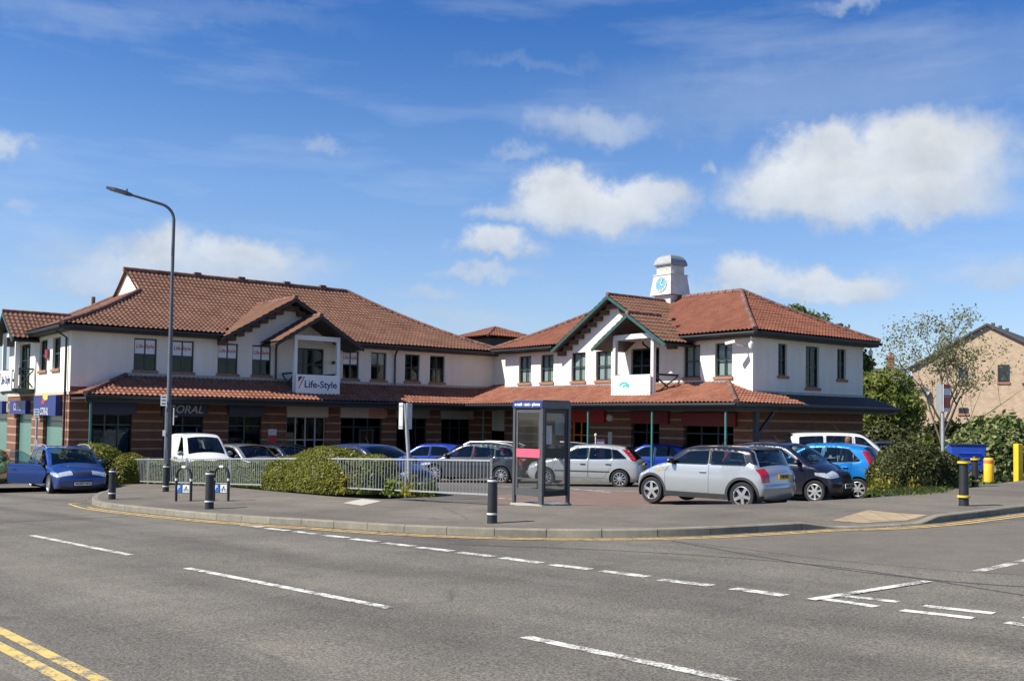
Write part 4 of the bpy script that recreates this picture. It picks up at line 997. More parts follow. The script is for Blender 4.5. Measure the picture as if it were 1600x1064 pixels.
ps = MB(); fbox(ps, 'left', a1 - .95, a1 - .75, -.2, -.19, 1.35, 1.95); fbox(ps, 'left', a1 - .6, a1 - .42, -.2, -.19, 1.35, 1.95); ps.build('poster', plain('white_notice', (.65, .66, .66), .7), w)
fascia_sign('left', a0 - .1, a1 + .1, 2.56, 3.08, M_NAVY, 'plain dark navy fascia board above the first shop window under the canopy')
a0, a1, w = shopfront('left', 1, mull=2); fascia_sign('left', a0 - .1, a1 + .1, 2.5, 3.08, M_NAVY, 'navy shop fascia with slanted silver CORAL letters behind the lamp post', text='CORAL', tcol=M_GREYTXT, size=.46, shear=.25)
a0, a1, w = shopfront('left', 2, mull=2); fascia_sign('left', a0 - .05, a1 + .05, 2.6, 3.08, M_NAVY, 'dark blank fascia over the shop window right of the white van')
ps = MB(); fbox(ps, 'left', a0 + .9, a0 + 1.15, -.2, -.19, .6, 1.5); ps.build('poster', M_ORANGE, w)
a0, a1, w = shopfront('left', 3, frame=plain('cream_frame', (.45, .40, .36), .5), mull=4, transom=1.5); fascia_sign('left', a0 - .05, a1 + .05, 2.55, 3.02, M_CREAMP, 'pinkish cream fascia panels over the pale framed shop entrance')
a0, a1, w = shopfront('left', 4, mull=3); t = fascia_sign('left', a0 - .1, a1 + .05, 2.55, 3.02, M_CREAMP, 'cream and terracotta fascia over the window with the orange poster')
m_ = MB(); m_.box(.3, 1.3, -.146, -.142, .04, .42); m_.build('panel', plain('terracotta_panel', (.5, .22, .15), .6), t)
ps = MB(); fbox(ps, 'left', a0 + 1.05, a0 + 1.85, -.215, -.205, .75, 2.05); fbox(ps, 'left', a0 + 1.17, a0 + 1.73, -.204, -.198, .87, 1.93, 1); fbox(ps, 'left', a0 + 1.33, a0 + 1.57, -.197, -.192, 1.0, 1.55, 2); ps.build('poster', [plain('white_notice', (.65, .66, .66), .7), M_ORANGE, plain('teal_poster', (.03, .2, .3), .6)], w)
a0, a1, w = shopfront('left', 5, mull=3); fascia_sign('left', a0 - .1, a1 + .1, 2.58, 3.0, plain('grey_fascia', (.25, .24, .22), .6), 'dull grey fascia behind the double sided sign post')
a0, a1, w = shopfront('left', 6, mull=3); fascia_sign('left', a0 - .1, a1 + .1, 2.56, 2.98, plain('pale_grey_fascia', (.36, .34, .31), .6), 'pale grey fascia near the inner corner of the parade')
# notice on brick pier
def wall_plate(f, px0, px1, z0, z1, mat, label, name='wall_notice', out=.03, hi=None):
    a0 = pxa(f, px0, 665)[0]; a1 = pxa(f, px1, 665)[0]; M = BM @ FM(f); o, d, n = FAC[f]
    t = thing(name, label, 'notice', M @ Vector(((a0 + a1) / 2, 0, z0)), B_A + math.atan2(d[1], d[0])); hw = (a1 - a0) / 2
    m_ = MB(); m_.box(-hw, hw, -out, -.001, 0, z1 - z0); m_.build('plate', mat, t)
    if hi: m_ = MB(); m_.box(-hw, hw, -out - .004, -out, 0, (z1 - z0) * .55); m_.build('red_panel', hi, t)
    return t
wall_plate('left', 419, 432, 1.4, 2.0, plain('white_notice', (.65, .66, .66), .7), 'white and red notice on the dark brick pier behind the grey car', hi=M_RED)
wall_plate('right', 1155, 1169, .98, 1.5, plain('white_notice', (.65, .66, .66), .7), 'white and red notice on the brick pier above the silver hatchback roof', hi=M_RED)
wall_plate('right', 951, 957, 1.45, 2.1, plain('cream_plate', (.6, .55, .48), .7), 'narrow cream plate on the banded brick pier below the round lamp')
wall_plate('end', 1246, 1252, 1.2, 1.75, plain('grey_plate', (.4, .38, .4), .7), 'small grey plate on the shaded brick end wall')
# round wall lamp
m_ = MB(); a = pxa('right', 954, 647)[0]; m_.lathe([(.0001, -.14), (.14, -.12), (.18, -.05), (.18, 0)], 16, FM('right') @ Vector((a, 0, 2.72)), 'X'); m_.build('wall_lamp', plain('lamp_opal', (.6, .58, .52), .4), bld, smooth=40)
# right wing shops
a0, a1, w = shopfront('right', 0, frame=M_ORANGE, mull=2, transom=1.9)
t = fascia_sign('right', a0 - .2, a1 + 1.2, 2.5, 3.05, M_REDF, 'bright red fascia with faint letters above the orange red framed door')
dm = MB(); fbox(dm, 'right', a0 + .06, a1 - .06, -.155, -.12, .0, .8); dm.build('door_panel', M_ORANGE, w)
a0, a1, w = shopfront('right', 1, mull=2); t = fascia_sign('right', a0 + .1, a1 + .6, 2.48, 3.0, plain('dark_red_fascia', (.17, .016, .02), .5), 'dark red fascia above the middle shop of the sunlit wing')
nm = MB()
for x in (.15, .95): fbox(nm, 'right', a0 + x, a0 + x + .26, -.155, -.15, 1.0, 1.5)
nm.build('notice', plain('white_notice', (.65, .66, .66), .7), w)
a0, a1, w = shopfront('right', 2, mull=3); t = fascia_sign('right', a0, a1 + .2, 2.42, 2.95, plain('dark_red_fascia', (.17, .016, .02), .5), 'long dark red fascia nearest the end of the sunlit wing')
nm = MB(); fbox(nm, 'right', a0 + .1, a0 + .45, -.155, -.15, .8, 1.25); nm.build('notice', plain('white_notice', (.65, .66, .66), .7), w)
# west face shops
M_TEAL = plain('frosted_teal_glass', (.13, .25, .22), .2, var=.1)
for i in range(3): shopfront('west', i, glassm=M_TEAL, mull=1, transom=2.2)
def coral(a0, a1, z0, z1, out, label, logo=False):
    t = fascia_sign('west', a0, a1, z0, z1, M_CORAL if not logo else M_CORAL, label, out, 'CORAL', M_GREYTXT, .44 if not logo else .42, .2, tpos=(0, -out - .006, (z1 - z0) * (.5 if not logo else .2)))
    if logo:
        e = MB(); y = -out - .008; e.add([(-.5, y, .45), (.05, y, .5), (.1, y, .62), (-.3, y, .75)], [(0, 1, 2, 3)]); e.add([(-.3, y - .002, .76), (.1, y - .002, .62), (.55, y - .002, .66), (.6, y - .002, .88), (-.1, y - .002, .9)], [(0, 1, 2, 3, 4)], 1)
        e.build('emblem', [M_RED, plain('yellow_emblem', (.6, .5, .12), .5)], t)
    return t
A = lambda px: pxa('west', px, 640)[0]
coral(A(62), A(97), 2.45, 3.28, .25, 'deep blue box sign with red and yellow emblem over CORAL letters', True)
coral(A(22), A(47), 2.5, 3.1, .2, 'deep blue CORAL sign without emblem above the green glass shop window')
fascia_sign('west', A(-20), A(10), 2.5, 3.1, M_CORAL, 'deep blue blank sign cut by the left edge of the photo', .2)
# advertising stand in front of the right wing
# ------------------------------------------------------------------ vehicles
M_TYRE = plain('tyre_rubber', (.018, .018, .019), .85, var=.3, scale=20)
M_ALLOY = plain('alloy_wheel', (.60, .60, .61), .28, metal=.75, var=.08)
M_STEELTRIM = plain('silver_wheel_trim', (.48, .49, .50), .35, metal=.5, var=.08)
M_BLACKPL = plain('black_plastic', (.018, .018, .02), .55, var=.2)
M_GREYPL = plain('charcoal_plastic', (.04, .042, .045), .6, var=.15)
M_SEAT = plain('dark_seat_fabric', (.035, .036, .04), .9, var=.25)
M_CARGLASS = glass('car_glass', (.46, .54, .54), .8)
M_LAMPGLASS = plain('headlight_lens', (.58, .60, .62), .08, metal=.45, var=.35, scale=18, coat=1.0)
M_TAIL = plain('red_tail_lens', (.42, .012, .02), .12, var=.4, scale=16, coat=1.0)
M_AMBER = plain('amber_lens', (.75, .28, .03), .15, var=.15, coat=1.0)
M_PLATEW = plain('white_number_plate', (.72, .72, .70), .4, var=.03); M_PLATEY = plain('yellow_number_plate', (.70, .42, .05), .4, var=.05)
M_PLTXT = plain('plate_lettering', (.02, .02, .02), .5); M_CHROME = plain('chrome', (.65, .66, .68), .12, metal=1.0, var=.05)
M_LINING = plain('dark_lining', (.022, .022, .024), .9)

def crom(P, t):
    n = len(P) - 1; i = min(int(t), n - 1); f = t - i
    p0, p1, p2, p3 = P[max(i - 1, 0)], P[i], P[i + 1], P[min(i + 2, n)]
    return [.5 * (2 * b + (c - a) * f + (2 * a - 5 * b + 4 * c - d) * f * f + (3 * b - a - 3 * c + d) * f ** 3) for a, b, c, d in zip(p0, p1, p2, p3)]
def inset_poly(P, d):
    n = len(P); out = []; area = sum(P[i][0] * P[(i + 1) % n][1] - P[(i + 1) % n][0] * P[i][1] for i in range(n)); s = 1 if area > 0 else -1
    for i in range(n):
        a, b, c = Vector(P[i - 1]), Vector(P[i]), Vector(P[(i + 1) % n]); u = (b - a).normalized(); v = (c - b).normalized()
        n1 = Vector((-u.y, u.x)) * s; n2 = Vector((-v.y, v.x)) * s; m = n1 + n2
        k = m.length_squared
        m = n1 if k < .2 else m * (2 / k); out.append(tuple(b + m * d) if m.length < 2.2 else tuple(b + m.normalized() * 2.2 * d))
    return out
def round_poly(P, r, k=4):
    n = len(P); out = []
    for i in range(n):
        a, b, c = Vector(P[i - 1]), Vector(P[i]), Vector(P[(i + 1) % n]); u = a - b; v = c - b
        if u.length < 1e-6 or v.length < 1e-6: continue
        ang = u.angle(v)
        if ang > R(150): out.append(tuple(b)); continue
        rr = min(r, u.length * .45, v.length * .45); p, q = b + u.normalized() * rr, b + v.normalized() * rr
        for j in range(k + 1):
            t = j / k; out.append(tuple((1 - t) ** 2 * p + 2 * t * (1 - t) * b + t * t * q))
    return out
def dens(P, step):
    out = []; n = len(P)
    for i in range(n):
        a, b = Vector(P[i]), Vector(P[(i + 1) % n]); k = max(1, int((b - a).length / step))
        out += [tuple(a.lerp(b, j / k)) for j in range(k)]
    return out
def make_wheel(rad, wid, style, mat):
    t = MB(); r = rad; w = wid / 2
    t.lathe([(r * .70, -w * .9), (r * .93, -w), (r * .985, -w * .8), (r, -w * .5), (r, w * .5), (r * .985, w * .8), (r * .93, w), (r * .70, w * .9)], 28, axis='Y')
    t.lathe([(.001, w * .25), (r * .72, w * .25)], 20, axis='Y'); t.lathe([(.001, -w * .25), (r * .72, -w * .25)], 20, axis='Y')
    m = MB()
    m.lathe([(r * .72, -w * .85), (r * .72, w * .85), (r * .66, w * .92), (r * .62, w * .7), (r * .62, -w * .5)], 28, axis='Y')
    ns = {'five': 5, 'ten': 10, 'trim': 7}[style]; sw = {'five': .20, 'ten': .09, 'trim': .16}[style] * r
    for k in range(ns):
        a = 2 * math.pi * k / ns + .3; d = Vector((math.cos(a), 0, math.sin(a))); sdv = Vector((-math.sin(a), 0, math.cos(a)))
        y0, y1 = w * .55, w * .80
        q = []
        for rr, hw, yy in ((r * .12, sw * .65, y1), (r * .4, sw * .5, y1 * .95), (r * .65, sw * .62, y0 * 1.35)):
            q.append((d * rr - sdv * hw, d * rr + sdv * hw, yy))
        vs = []
        for a_, b_, yy in q: vs += [a_ + Vector((0, yy, 0)), b_ + Vector((0, yy, 0)), a_ + Vector((0, yy - .03, 0)), b_ + Vector((0, yy - .03, 0))]
        fs = []
        for i in range(2): o = i * 4; fs += [(o, o + 1, o + 5, o + 4), (o + 2, o + 6, o + 7, o + 3), (o, o + 4, o + 6, o + 2), (o + 1, o + 3, o + 7, o + 5)]
        m.add(vs, fs)
    m.lathe([(.001, w * .84), (r * .12, w * .84), (r * .16, w * .6)], 14, axis='Y')
    return t, m

def make_car(name, label, cat, loc, yaw, sp, group=None):
    """sp: dict of proportions. x forward, y left, z up. Real car metres."""
    root = thing(name, label, cat, loc, yaw, group)
    L, H, W = sp['L'], sp['H'], sp['W']; hw = W / 2
    prof = sp['prof']                                      # (x, z, bow, tag) front bottom -> rear bottom
    samp = []
    K = 5
    for t in range((len(prof) - 1) * K + 1):
        tt = t / K; v = crom([p[:3] for p in prof], tt); samp.append((v[0], v[1], v[2], prof[min(int(tt + 1e-6), len(prof) - 2)][3]))
    xs_top = sorted([(s[0], s[1]) for s in samp], key=lambda p: p[0])
    def topz(x):
        best = None
        for a, b in zip(samp, samp[1:]):
            lo, hi = (a, b) if a[0] < b[0] else (b, a)
            if lo[0] <= x <= hi[0]:
                z = lo[1] + (hi[1] - lo[1]) * ((x - lo[0]) / (hi[0] - lo[0] + 1e-9)); best = z if best is None else max(best, z)
        return best if best is not None else 0
    zb = sp['belt']                                        # belt line: list (x,z)
    bx = sorted(zb)
    def belt(x):
        return float(np.interp(x, [p[0] for p in bx], [p[1] for p in bx]))
    plx = sp.get('plan') or [(-L / 2, .83), (-L / 2 + .25, .93), (-L / 2 + .8, .985), (0, 1), (L / 2 - .95, .985), (L / 2 - .4, .91), (L / 2 - .12, .80), (L / 2, .70)]
    tumble = sp.get('tumble', .24)
    OUT = [Vector((s[0], s[1])) for s in samp]
    Oarr = np.array([[p.x, p.y] for p in OUT])
    RND = .075
    def W_(x, z):
        w = hw * float(np.interp(x, [p[0] for p in plx], [p[1] for p in plx]))
        b = belt(x)
        if z < .42: w -= .05 * ((.42 - z) / .3) ** 2
        w -= .012 * ((z - .62) / .35) ** 2 if z < b else .012 * ((b - .62) / .35) ** 2
        w -= .008 * math.exp(-((z - (b - .16)) / .05) ** 2)
        if z > b: w -= .018 + tumble * (z - b) + .10 * max(0, z - b) ** 2
        # rounding near the outline
        a = Oarr[:-1]; d = Oarr[1:] - a; p = np.array([x, z]); t = np.clip(((p - a) * d).sum(1) / ((d * d).sum(1) + 1e-12), 0, 1)
        dist = np.sqrt((((a + d * t[:, None]) - p) ** 2).sum(1)).min()
        if dist < RND: w -= RND - math.sqrt(max(0, RND ** 2 - (RND - dist) ** 2))
        return w
    zbot = sp.get('zbot', .21); wr = sp['wr']; ar = wr + .055; wx = sp['wx']
    outline = [tuple(p) for p in OUT]
    # bottom edge from rear to front with wheel arches
    bot = []
    xr_, xf_ = OUT[-1].x, OUT[0].x
    zc = wr
    def arch(cx):
        h = zc - zbot; half = math.sqrt(max(0, ar * ar - h * h)); a0 = math.atan2(-h, -half); pts = []
        a1 = math.atan2(-h, half)
        a0 = math.pi - math.asin(-h / ar) if False else math.pi + math.asin(h / ar); a1 = -math.asin(h / ar)
        for k in range(17): a = a0 + (a1 - a0) * k / 16; pts.append((cx + ar * math.cos(a), zc + ar * math.sin(a)))
        return pts
    bot += [(xr_ + .02, zbot)] if abs(OUT[-1].y - zbot) > .01 else []
    bot += arch(wx[1]) + arch(wx[0])
    poly = outline + bot
    # windows
    wins = []
    for wdef in sp['wins']:
        x0b, x1b, x0t, x1t = wdef[:4]; mz = wdef[4] if len(wdef) > 4 else .10; lift = wdef[5] if len(wdef) > 5 else .03
        n = 9; lowp = [(x0b + (x1b - x0b) * k / n, belt(x0b + (x1b - x0b) * k / n) + lift) for k in range(n + 1)]
        tp = []
        for k in range(n + 1):
            x = x0t + (x1t - x0t) * k / n; tp.append((x, topz(x) - mz))
        wins.append(round_poly([p for p in lowp] + [p for p in reversed(tp)], .05, 3))
    doors_ = [round_poly(d, .08, 3) for d in sp['doors']]
    edges = []; pts = []
    def addloop(P, closed=True):
        i0 = len(pts); pts.extend(Vector(p) for p in P); n = len(P)
        edges.extend((i0 + i, i0 + (i + 1) % n) for i in range(n if closed else n - 1))
    P_body = dens(poly, .09); addloop(P_body)
    W_out = [inset_poly(w, -.022) for w in wins]; W_in = wins
    for w in W_out + W_in: addloop(w)
    D_in = [inset_poly(dens(d, .12), .007) for d in doors_]; D_out = [inset_poly(dens(d, .12), -.002) for d in doors_]
    for d in D_in + D_out: addloop(d)
    # side lamps from the outline
    def rear_x(z): return min([a[0] + (b[0] - a[0]) * ((z - a[1]) / (b[1] - a[1] + 1e-9)) for a, b in zip(samp, samp[1:]) if (a[1] - z) * (b[1] - z) <= 0 and abs(a[1] - b[1]) > 1e-6 and a[0] < 0] or [-L / 2])
    def front_x(z): return max([a[0] + (b[0] - a[0]) * ((z - a[1]) / (b[1] - a[1] + 1e-9)) for a, b in zip(samp, samp[1:]) if (a[1] - z) * (b[1] - z) <= 0 and abs(a[1] - b[1]) > 1e-6 and a[0] > 0] or [L / 2])
    tz0, tz1, tw0, tw1 = sp['tail'][:4]; TL = []
    zz_ = [tz0 + (tz1 - tz0) * k / 6 for k in range(7)]
    TL = [(rear_x(z) - .05, z) for z in zz_] + [(rear_x(z) + tw0 + (tw1 - tw0) * (z - tz0) / (tz1 - tz0), z) for z in reversed(zz_)]
    hz0, hz1, hlen = sp['head'][:3]
    HL = [(front_x(hz0) + .1, hz0 - .02), (front_x(hz0) + .1, hz1 + .02), (front_x(hz1) - hlen, hz1 + .03), (front_x(hz1) - hlen * .95, hz1 - .04), (front_x(hz0) - hlen * .35, hz0)]
    def clipin(P): return [p for p in dens(P, .05) if inside(p[0], p[1], poly)]
    def addopen(P):
        q = dens(P, .05); run = []
        for p in q + [None]:
            if p is not None and inside(p[0], p[1], poly): run.append(p)
            else:
                if len(run) > 1: addloop(run, False)
                run = []
    addopen(TL); addopen(HL)
    cladz = sp.get('cladz'); mould = sp.get('mould')
    # filling points
    xs = np.arange(-L / 2, L / 2, .11); zs = np.arange(zbot, H, .085)
    for x in xs:
        for z in zs:
            if inside(x, z, poly): pts.append(Vector((x + .0007 * math.sin(z * 91), z)))
    for i, s in enumerate(samp[1:-1], 1):
        tdir = (OUT[i + 1] - OUT[i - 1]).normalized(); nr = Vector((tdir.y, -tdir.x))
        for dd in (.012, .035, .07):
            q = OUT[i] - nr * dd
            if not inside(q.x, q.y, poly): q = OUT[i] + nr * dd
            if inside(q.x, q.y, poly): pts.append(q)
    if mould: addloop(dens([(mould[0], mould[2]), (mould[1], mould[2]), (mould[1], mould[3]), (mould[0], mould[3])], .12))
    if cladz: addopen([(-L / 2 - .1, cladz), (L / 2 + .1, cladz), (L / 2 + .1, cladz + .001), (-L / 2 - .1, cladz + .001)])
    arc_trim = sp.get('arch_trim', .0)
    if arc_trim:
        for cx in wx: addopen([(cx + (ar + arc_trim) * math.cos(a), zc + (ar + arc_trim) * math.sin(a)) for a in np.linspace(-.4, math.pi + .4, 26)])
    vs, _, fs, _, _, _ = delaunay_2d_cdt(pts, edges, [], 0, 1e-5)
    cls = {}
    for f in fs:
        c = (vs[f[0]] + vs[f[1]] + vs[f[2]]) / 3; x, z = c
        if not inside(x, z, poly): continue
        key = 'body'
        hit_ = False
        for i, w in enumerate(W_in):
            if inside(x, z, w): key = ('pane', i); hit_ = True; break
        if not hit_:
            wi = next((i for i, w in enumerate(W_out) if inside(x, z, w)), None)
            if wi is not None: key = ('seal', wi); hit_ = True
        if not hit_:
            if inside(x, z, TL): key = 'tail'; hit_ = True
            elif inside(x, z, HL): key = 'head'; hit_ = True
            elif mould and mould[0] < x < mould[1] and mould[2] < z < mould[3]: key = 'clad'; hit_ = True
            elif cladz and z < cladz: key = 'clad'; hit_ = True
            elif arc_trim and any((x - cx) ** 2 + (z - zc) ** 2 < (ar + arc_trim) ** 2 for cx in wx): key = 'clad'; hit_ = True
        if not hit_:
            for i, d in enumerate(D_in):
                if inside(x, z, d): key = ('door', i); break
            else:
                if any(inside(x, z, d) for d in D_out): key = None
        if sp.get('roofcol') and key in ('body',) and z > belt(x) + .04: key = 'roofpart'
        if key is None: continue
        cls.setdefault(key, []).append(f)
    Wc = [W_(v.x, v.y) for v in vs]
    def side_mb(mb, fl, sgn, inset=0.0):
        ids = {}; vv = []
        for f in fl:
            for i in f:
                if i not in ids: ids[i] = len(vv); vv.append((vs[i].x, sgn * (Wc[i] - inset), vs[i].y))
        ff = []
        for f in fl:
            a, b, c = (vs[i] for i in f); ccw = (b - a).cross(c - a) > 0
            g = tuple(ids[i] for i in f)
            # +y side: outward normal +y -> clockwise in xz
            if (sgn > 0) == ccw: g = tuple(reversed(g))
            ff.append(g)
        mb.add(vv, ff)
    # strip over the top between the sides
    Q = sorted(set([-1, -.93, -.8, -.62, -.45, -.25, 0, .25, .45, .62, .8, .93, 1]))
    n = len(samp); edgew = [W_(p.x, p.y) for p in OUT]
    grid = []
    for i in range(n):
        tdir = (OUT[min(i + 1, n - 1)] - OUT[max(i - 1, 0)]).normalized(); nr = Vector((tdir.y, -tdir.x)) * 1.0
        # samp goes front-bottom -> up -> back -> rear-bottom (counter-clockwise seen from +y mirrored); outward = left of travel in (x,z)
        nr = Vector((tdir.y, -tdir.x))
        if nr.dot(OUT[i] - Vector((0, .6))) < 0: nr = -nr
        row = []
        for q in Q:
            bw = samp[i][2] * (1 - abs(q) ** 2.2); row.append(Vector((OUT[i].x + nr.x * bw, q * edgew[i], OUT[i].y + nr.y * bw)))
        grid.append(row)
    scl = {}
    for i in range(n - 1):
        tagn = samp[i][3]; zc_ = (OUT[i].y + OUT[i + 1].y) / 2; xc_ = OUT[i].x
        for j in range(len(Q) - 1):
            qa = max(abs(Q[j]), abs(Q[j + 1])); k = 'body'
            if tagn == 'screen' and qa <= .94: k = 'screen'
            elif tagn == 'rglass' and qa <= sp.get('rgq', .94): k = 'rglass'
            elif tagn == 'grille' and qa <= sp.get('grq', .46): k = 'grille'
            elif tagn == 'clad': k = 'clad'
            elif tagn == 'roof' and sp.get('roofcol'): k = 'roofpart'
            elif tagn in ('screen', 'rglass') and sp.get('roofcol'): k = 'roofpart' if tagn == 'screen' else 'body'
            if xc_ < -L / 4 and tz0 <= zc_ <= tz1 and qa > sp['tail'][4]: k = 'tail'
            if xc_ > L / 4 and hz0 <= zc_ <= hz1 and qa > sp['head'][3] and tagn in ('bumper', 'grille'): k = 'head'
            if k == 'screen' and False: pass
            scl.setdefault(k, []).append((i, j))
    def strip_mb(mb, cells, inset=0.0):
        ids = {}; vv = []; ff = []
        for i, j in cells:
            g = []
            for a, b in ((i, j), (i + 1, j), (i + 1, j + 1), (i, j + 1)):
                if (a, b) not in ids: ids[(a, b)] = len(vv); vv.append(grid[a][b])
                g.append(ids[(a, b)])
            ff.append(tuple(g))
        mb.add(vv, ff)
    def fin(mb, nm, mat, parent=root, ang=38, off=0.0):
        if not mb.v: return None
        me = bpy.data.meshes.new(nm); me.from_pydata(mb.v, [], mb.f)
        bm = bmesh.new(); bm.from_mesh(me); bmesh.ops.remove_doubles(bm, verts=bm.verts, dist=2e-4); bmesh.ops.recalc_face_normals(bm, faces=bm.faces)
        # outward check
        cen = Vector((0, 0, .55)); s = sum(((f.calc_center_median() - cen).dot(f.normal)) * f.calc_area() for f in bm.faces)
        if s < 0: bmesh.ops.reverse_faces(bm, faces=bm.faces)
        if off:
            bm.normal_update()
            for v in bm.verts: v.co += v.normal * off
        bm.to_mesh(me); bm.free()
        me.materials.append(mat); me.polygons.foreach_set('use_smooth', [True] * len(me.polygons)); me.set_sharp_from_angle(angle=R(ang))
        o = bpy.data.objects.new(nm, me); link(o, parent); return o
    pm = sp['paint']
    mb = MB()
    for s in (-1, 1): side_mb(mb, cls.get('body', []), s)
    strip_mb(mb, scl.get('body', [])); fin(mb, 'body', pm)
    if sp.get('roofcol'):
        mb = MB(); strip_mb(mb, scl.get('roofpart', []));
        for s in (-1, 1): side_mb(mb, cls.get('roofpart', []), s)
        fin(mb, 'roof', sp['roofcol'])
    for k, nm, mt in (('screen', 'windscreen', M_CARGLASS), ('rglass', 'rear_window', sp.get('rglassmat', M_CARGLASS)), ('grille', 'grille', M_BLACKPL)):
        mb = MB(); strip_mb(mb, scl.get(k, [])); fin(mb, nm, mt)
    for s in (-1, 1):
        mb = MB(); strip_mb(mb, [(i, j) for i, j in scl.get('clad', []) if samp[i][0] * s > 0]); fin(mb, 'lower_trim', sp.get('cladmat', M_GREYPL))
    for s in (-1, 1):
        mb = MB(); side_mb(mb, cls.get('clad', []), s, -.004 if mould else 0); fin(mb, 'side_moulding', sp.get('cladmat', M_GREYPL))
    opened = []
    for s in (-1, 1):
        for k, nm, mt in (('tail', 'tail_light', M_TAIL), ('head', 'headlight', M_LAMPGLASS)):
            mb = MB(); side_mb(mb, cls.get(k, []), s)
            strip_mb(mb, [(i, j) for i, j in scl.get(k, []) if (Q[j] + Q[j + 1]) * s > 0]); fin(mb, nm, mt, off=.004)
        for k in sorted(cls, key=lambda q: (0 if isinstance(q, tuple) and q[0] != 'door' else 1, str(q))):
            if isinstance(k, tuple) and k[0] in ('pane', 'seal'):
                mb = MB(); side_mb(mb, cls[k], s, .012 if k[0] == 'pane' else .004); wo = fin(mb, 'side_window' if k[0] == 'pane' else 'window_seal', M_CARGLASS if k[0] == 'pane' else M_BLACKPL)
                if k[1] == 0 and s == sp.get('open_side', 0): opened.append(wo)
            if isinstance(k, tuple) and k[0] == 'door':
                mb = MB(); side_mb(mb, cls[k], s)
                hx, hz = sp['handles'][k[1]]; y = s * W_(hx, hz)
                if s == sp.get('open_side', 0) and k[1] == 0:
                    dro = fin(mb, 'door', pm); hinge = max(p[0] for p in sp['doors'][0])
                    P0 = Vector((hinge, s * W_(hinge, .6) , 0)); Mo = Matrix.Translation(P0) @ Matrix.Rotation(-s * sp['open_ang'], 4, 'Z') @ Matrix.Translation(-P0)
                    dro.matrix_local = Mo
                    ins = MB(); side_mb(ins, cls[k], s, .05); io = fin(ins, 'door_lining', M_LINING, dro)
                    # move the front pane, seal and mirror with the door
                    sp['_open'] = (dro, Mo)
                    for wo in opened: wo.parent = dro
                else: dro = fin(mb, 'door', pm)
                hb = MB(); hb.box(hx - .09, hx + .09, min(y, y + s * .03), max(y, y + s * .03), hz - .016, hz + .016); h = hb.build('handle', sp.get('handlemat', pm), dro, bevel=.008)
    # dark inner shell and floor
    sh = MB()
    zin = [k for k in ('body', 'clad', 'seal', 'head', 'tail')] 
    for s in (-1, 1):
        fl = [f for k, v in cls.items() if not (isinstance(k, tuple) and k[0] == 'pane') and not (isinstance(k, tuple) and k[0] == 'seal') and k not in ('roofpart',) for f in v if (vs[f[0]] + vs[f[1]] + vs[f[2]]).y / 3 < belt((vs[f[0]] + vs[f[1]] + vs[f[2]]).x / 3) + .02]
        if s == sp.get('open_side', 0): fl = [f for f in fl if not inside((vs[f[0]] + vs[f[1]] + vs[f[2]]).x / 3, (vs[f[0]] + vs[f[1]] + vs[f[2]]).y / 3, doors_[0])]
        side_mb(sh, fl, s, .035)
    for cx in wx:      # wheel housings
        for s in (-1, 1):
            pr = [(cx + (ar + .01) * math.cos(a), zc + (ar + .01) * math.sin(a)) for a in np.linspace(-.35, math.pi + .35, 14)]
            y0, y1 = s * (hw - .30), s * (hw - .045)
            v = [(x, y0, z) for x, z in pr] + [(x, y1, z) for x, z in pr]; m_ = len(pr); sh.add(v, [(i, i + 1, m_ + i + 1, m_ + i) for i in range(m_ - 1)] + [tuple(range(m_))])
    sh.box(xr_ + .15, xf_ - .15, -hw + .15, hw - .15, zbot + .02, zbot + .06)
    sh.box(wx[0] + .2, wx[0] + .25, -hw + .3, hw - .3, zbot, .75)
    sh.build('inner_shell', M_LINING, root)
    it = MB(); sx = sp['seatx']; bz = belt(0)
    for x0, w0, ys_ in ((sx, .5, (-.36, .36)), (sx - .85, .5, (-.36, .36))):
        for y in ys_:
            it.box(x0 - .22, x0 + .28, y - .25, y + .25, .3, .52)
            Mx = Matrix.Translation((x0 - .25, y, .5)) @ Matrix.Rotation(R(-12), 4, 'Y'); it.box(-.06, .06, -.24, .24, 0, .56, 0, Mx); it.box(-.045, .045, -.13, .13, .60, .78, 0, Mx)
    it.build('seats', M_SEAT, root, bevel=.04)
    cwx = sp['cowl']
    it = MB(); it.box(cwx - .5, cwx - .05, -hw + .16, hw - .16, .55, belt(cwx) - .02); it.lathe([(.155, 0), (.17, .015), (.185, 0), (.17, -.015), (.155, 0)], 16, (cwx - .55, -.36, bz - .02), 'X'); it.build('dashboard', M_LINING, root)
    # wheels
    for cx in wx:
        for s in (-1, 1):
            t, m = make_wheel(wr, sp.get('ww', .19), sp.get('rim', 'ten'), M_ALLOY)
            to = t.build('wheel', M_TYRE, root, smooth=40); to.location = (cx, s * (hw - .115), wr); to.rotation_euler = (0, random.random() * 2, 0 if s > 0 else math.pi)
            if s < 0: to.rotation_euler = (0, random.random() * 2, math.pi)
            m.build('rim', sp.get('rimmat', M_ALLOY), to, smooth=40)
    # mirrors
    for s in (-1, 1):
        mx = sp['mirror']; y = s * (W_(mx, belt(mx) + .06) + .10)
        mm = MB(); mm.lathe([(.001, -.06), (.06, -.05), (.09, -.01), (.09, .03), (.075, .045)], 12, (0, 0, 0), 'X'); mm.v = [(a, b * 1.25, c * .85) for a, b, c in mm.v]
        mm.box(-.03, .03, -.14 if s > 0 else .02, -.02 if s > 0 else .14, -.06, -.03)
        mo_ = mm.build('door_mirror', sp.get('mirrormat', pm), root, smooth=40); mo_.location = (mx, y, belt(mx) + .09); mo_.rotation_euler = (0, 0, 0 if True else 0)
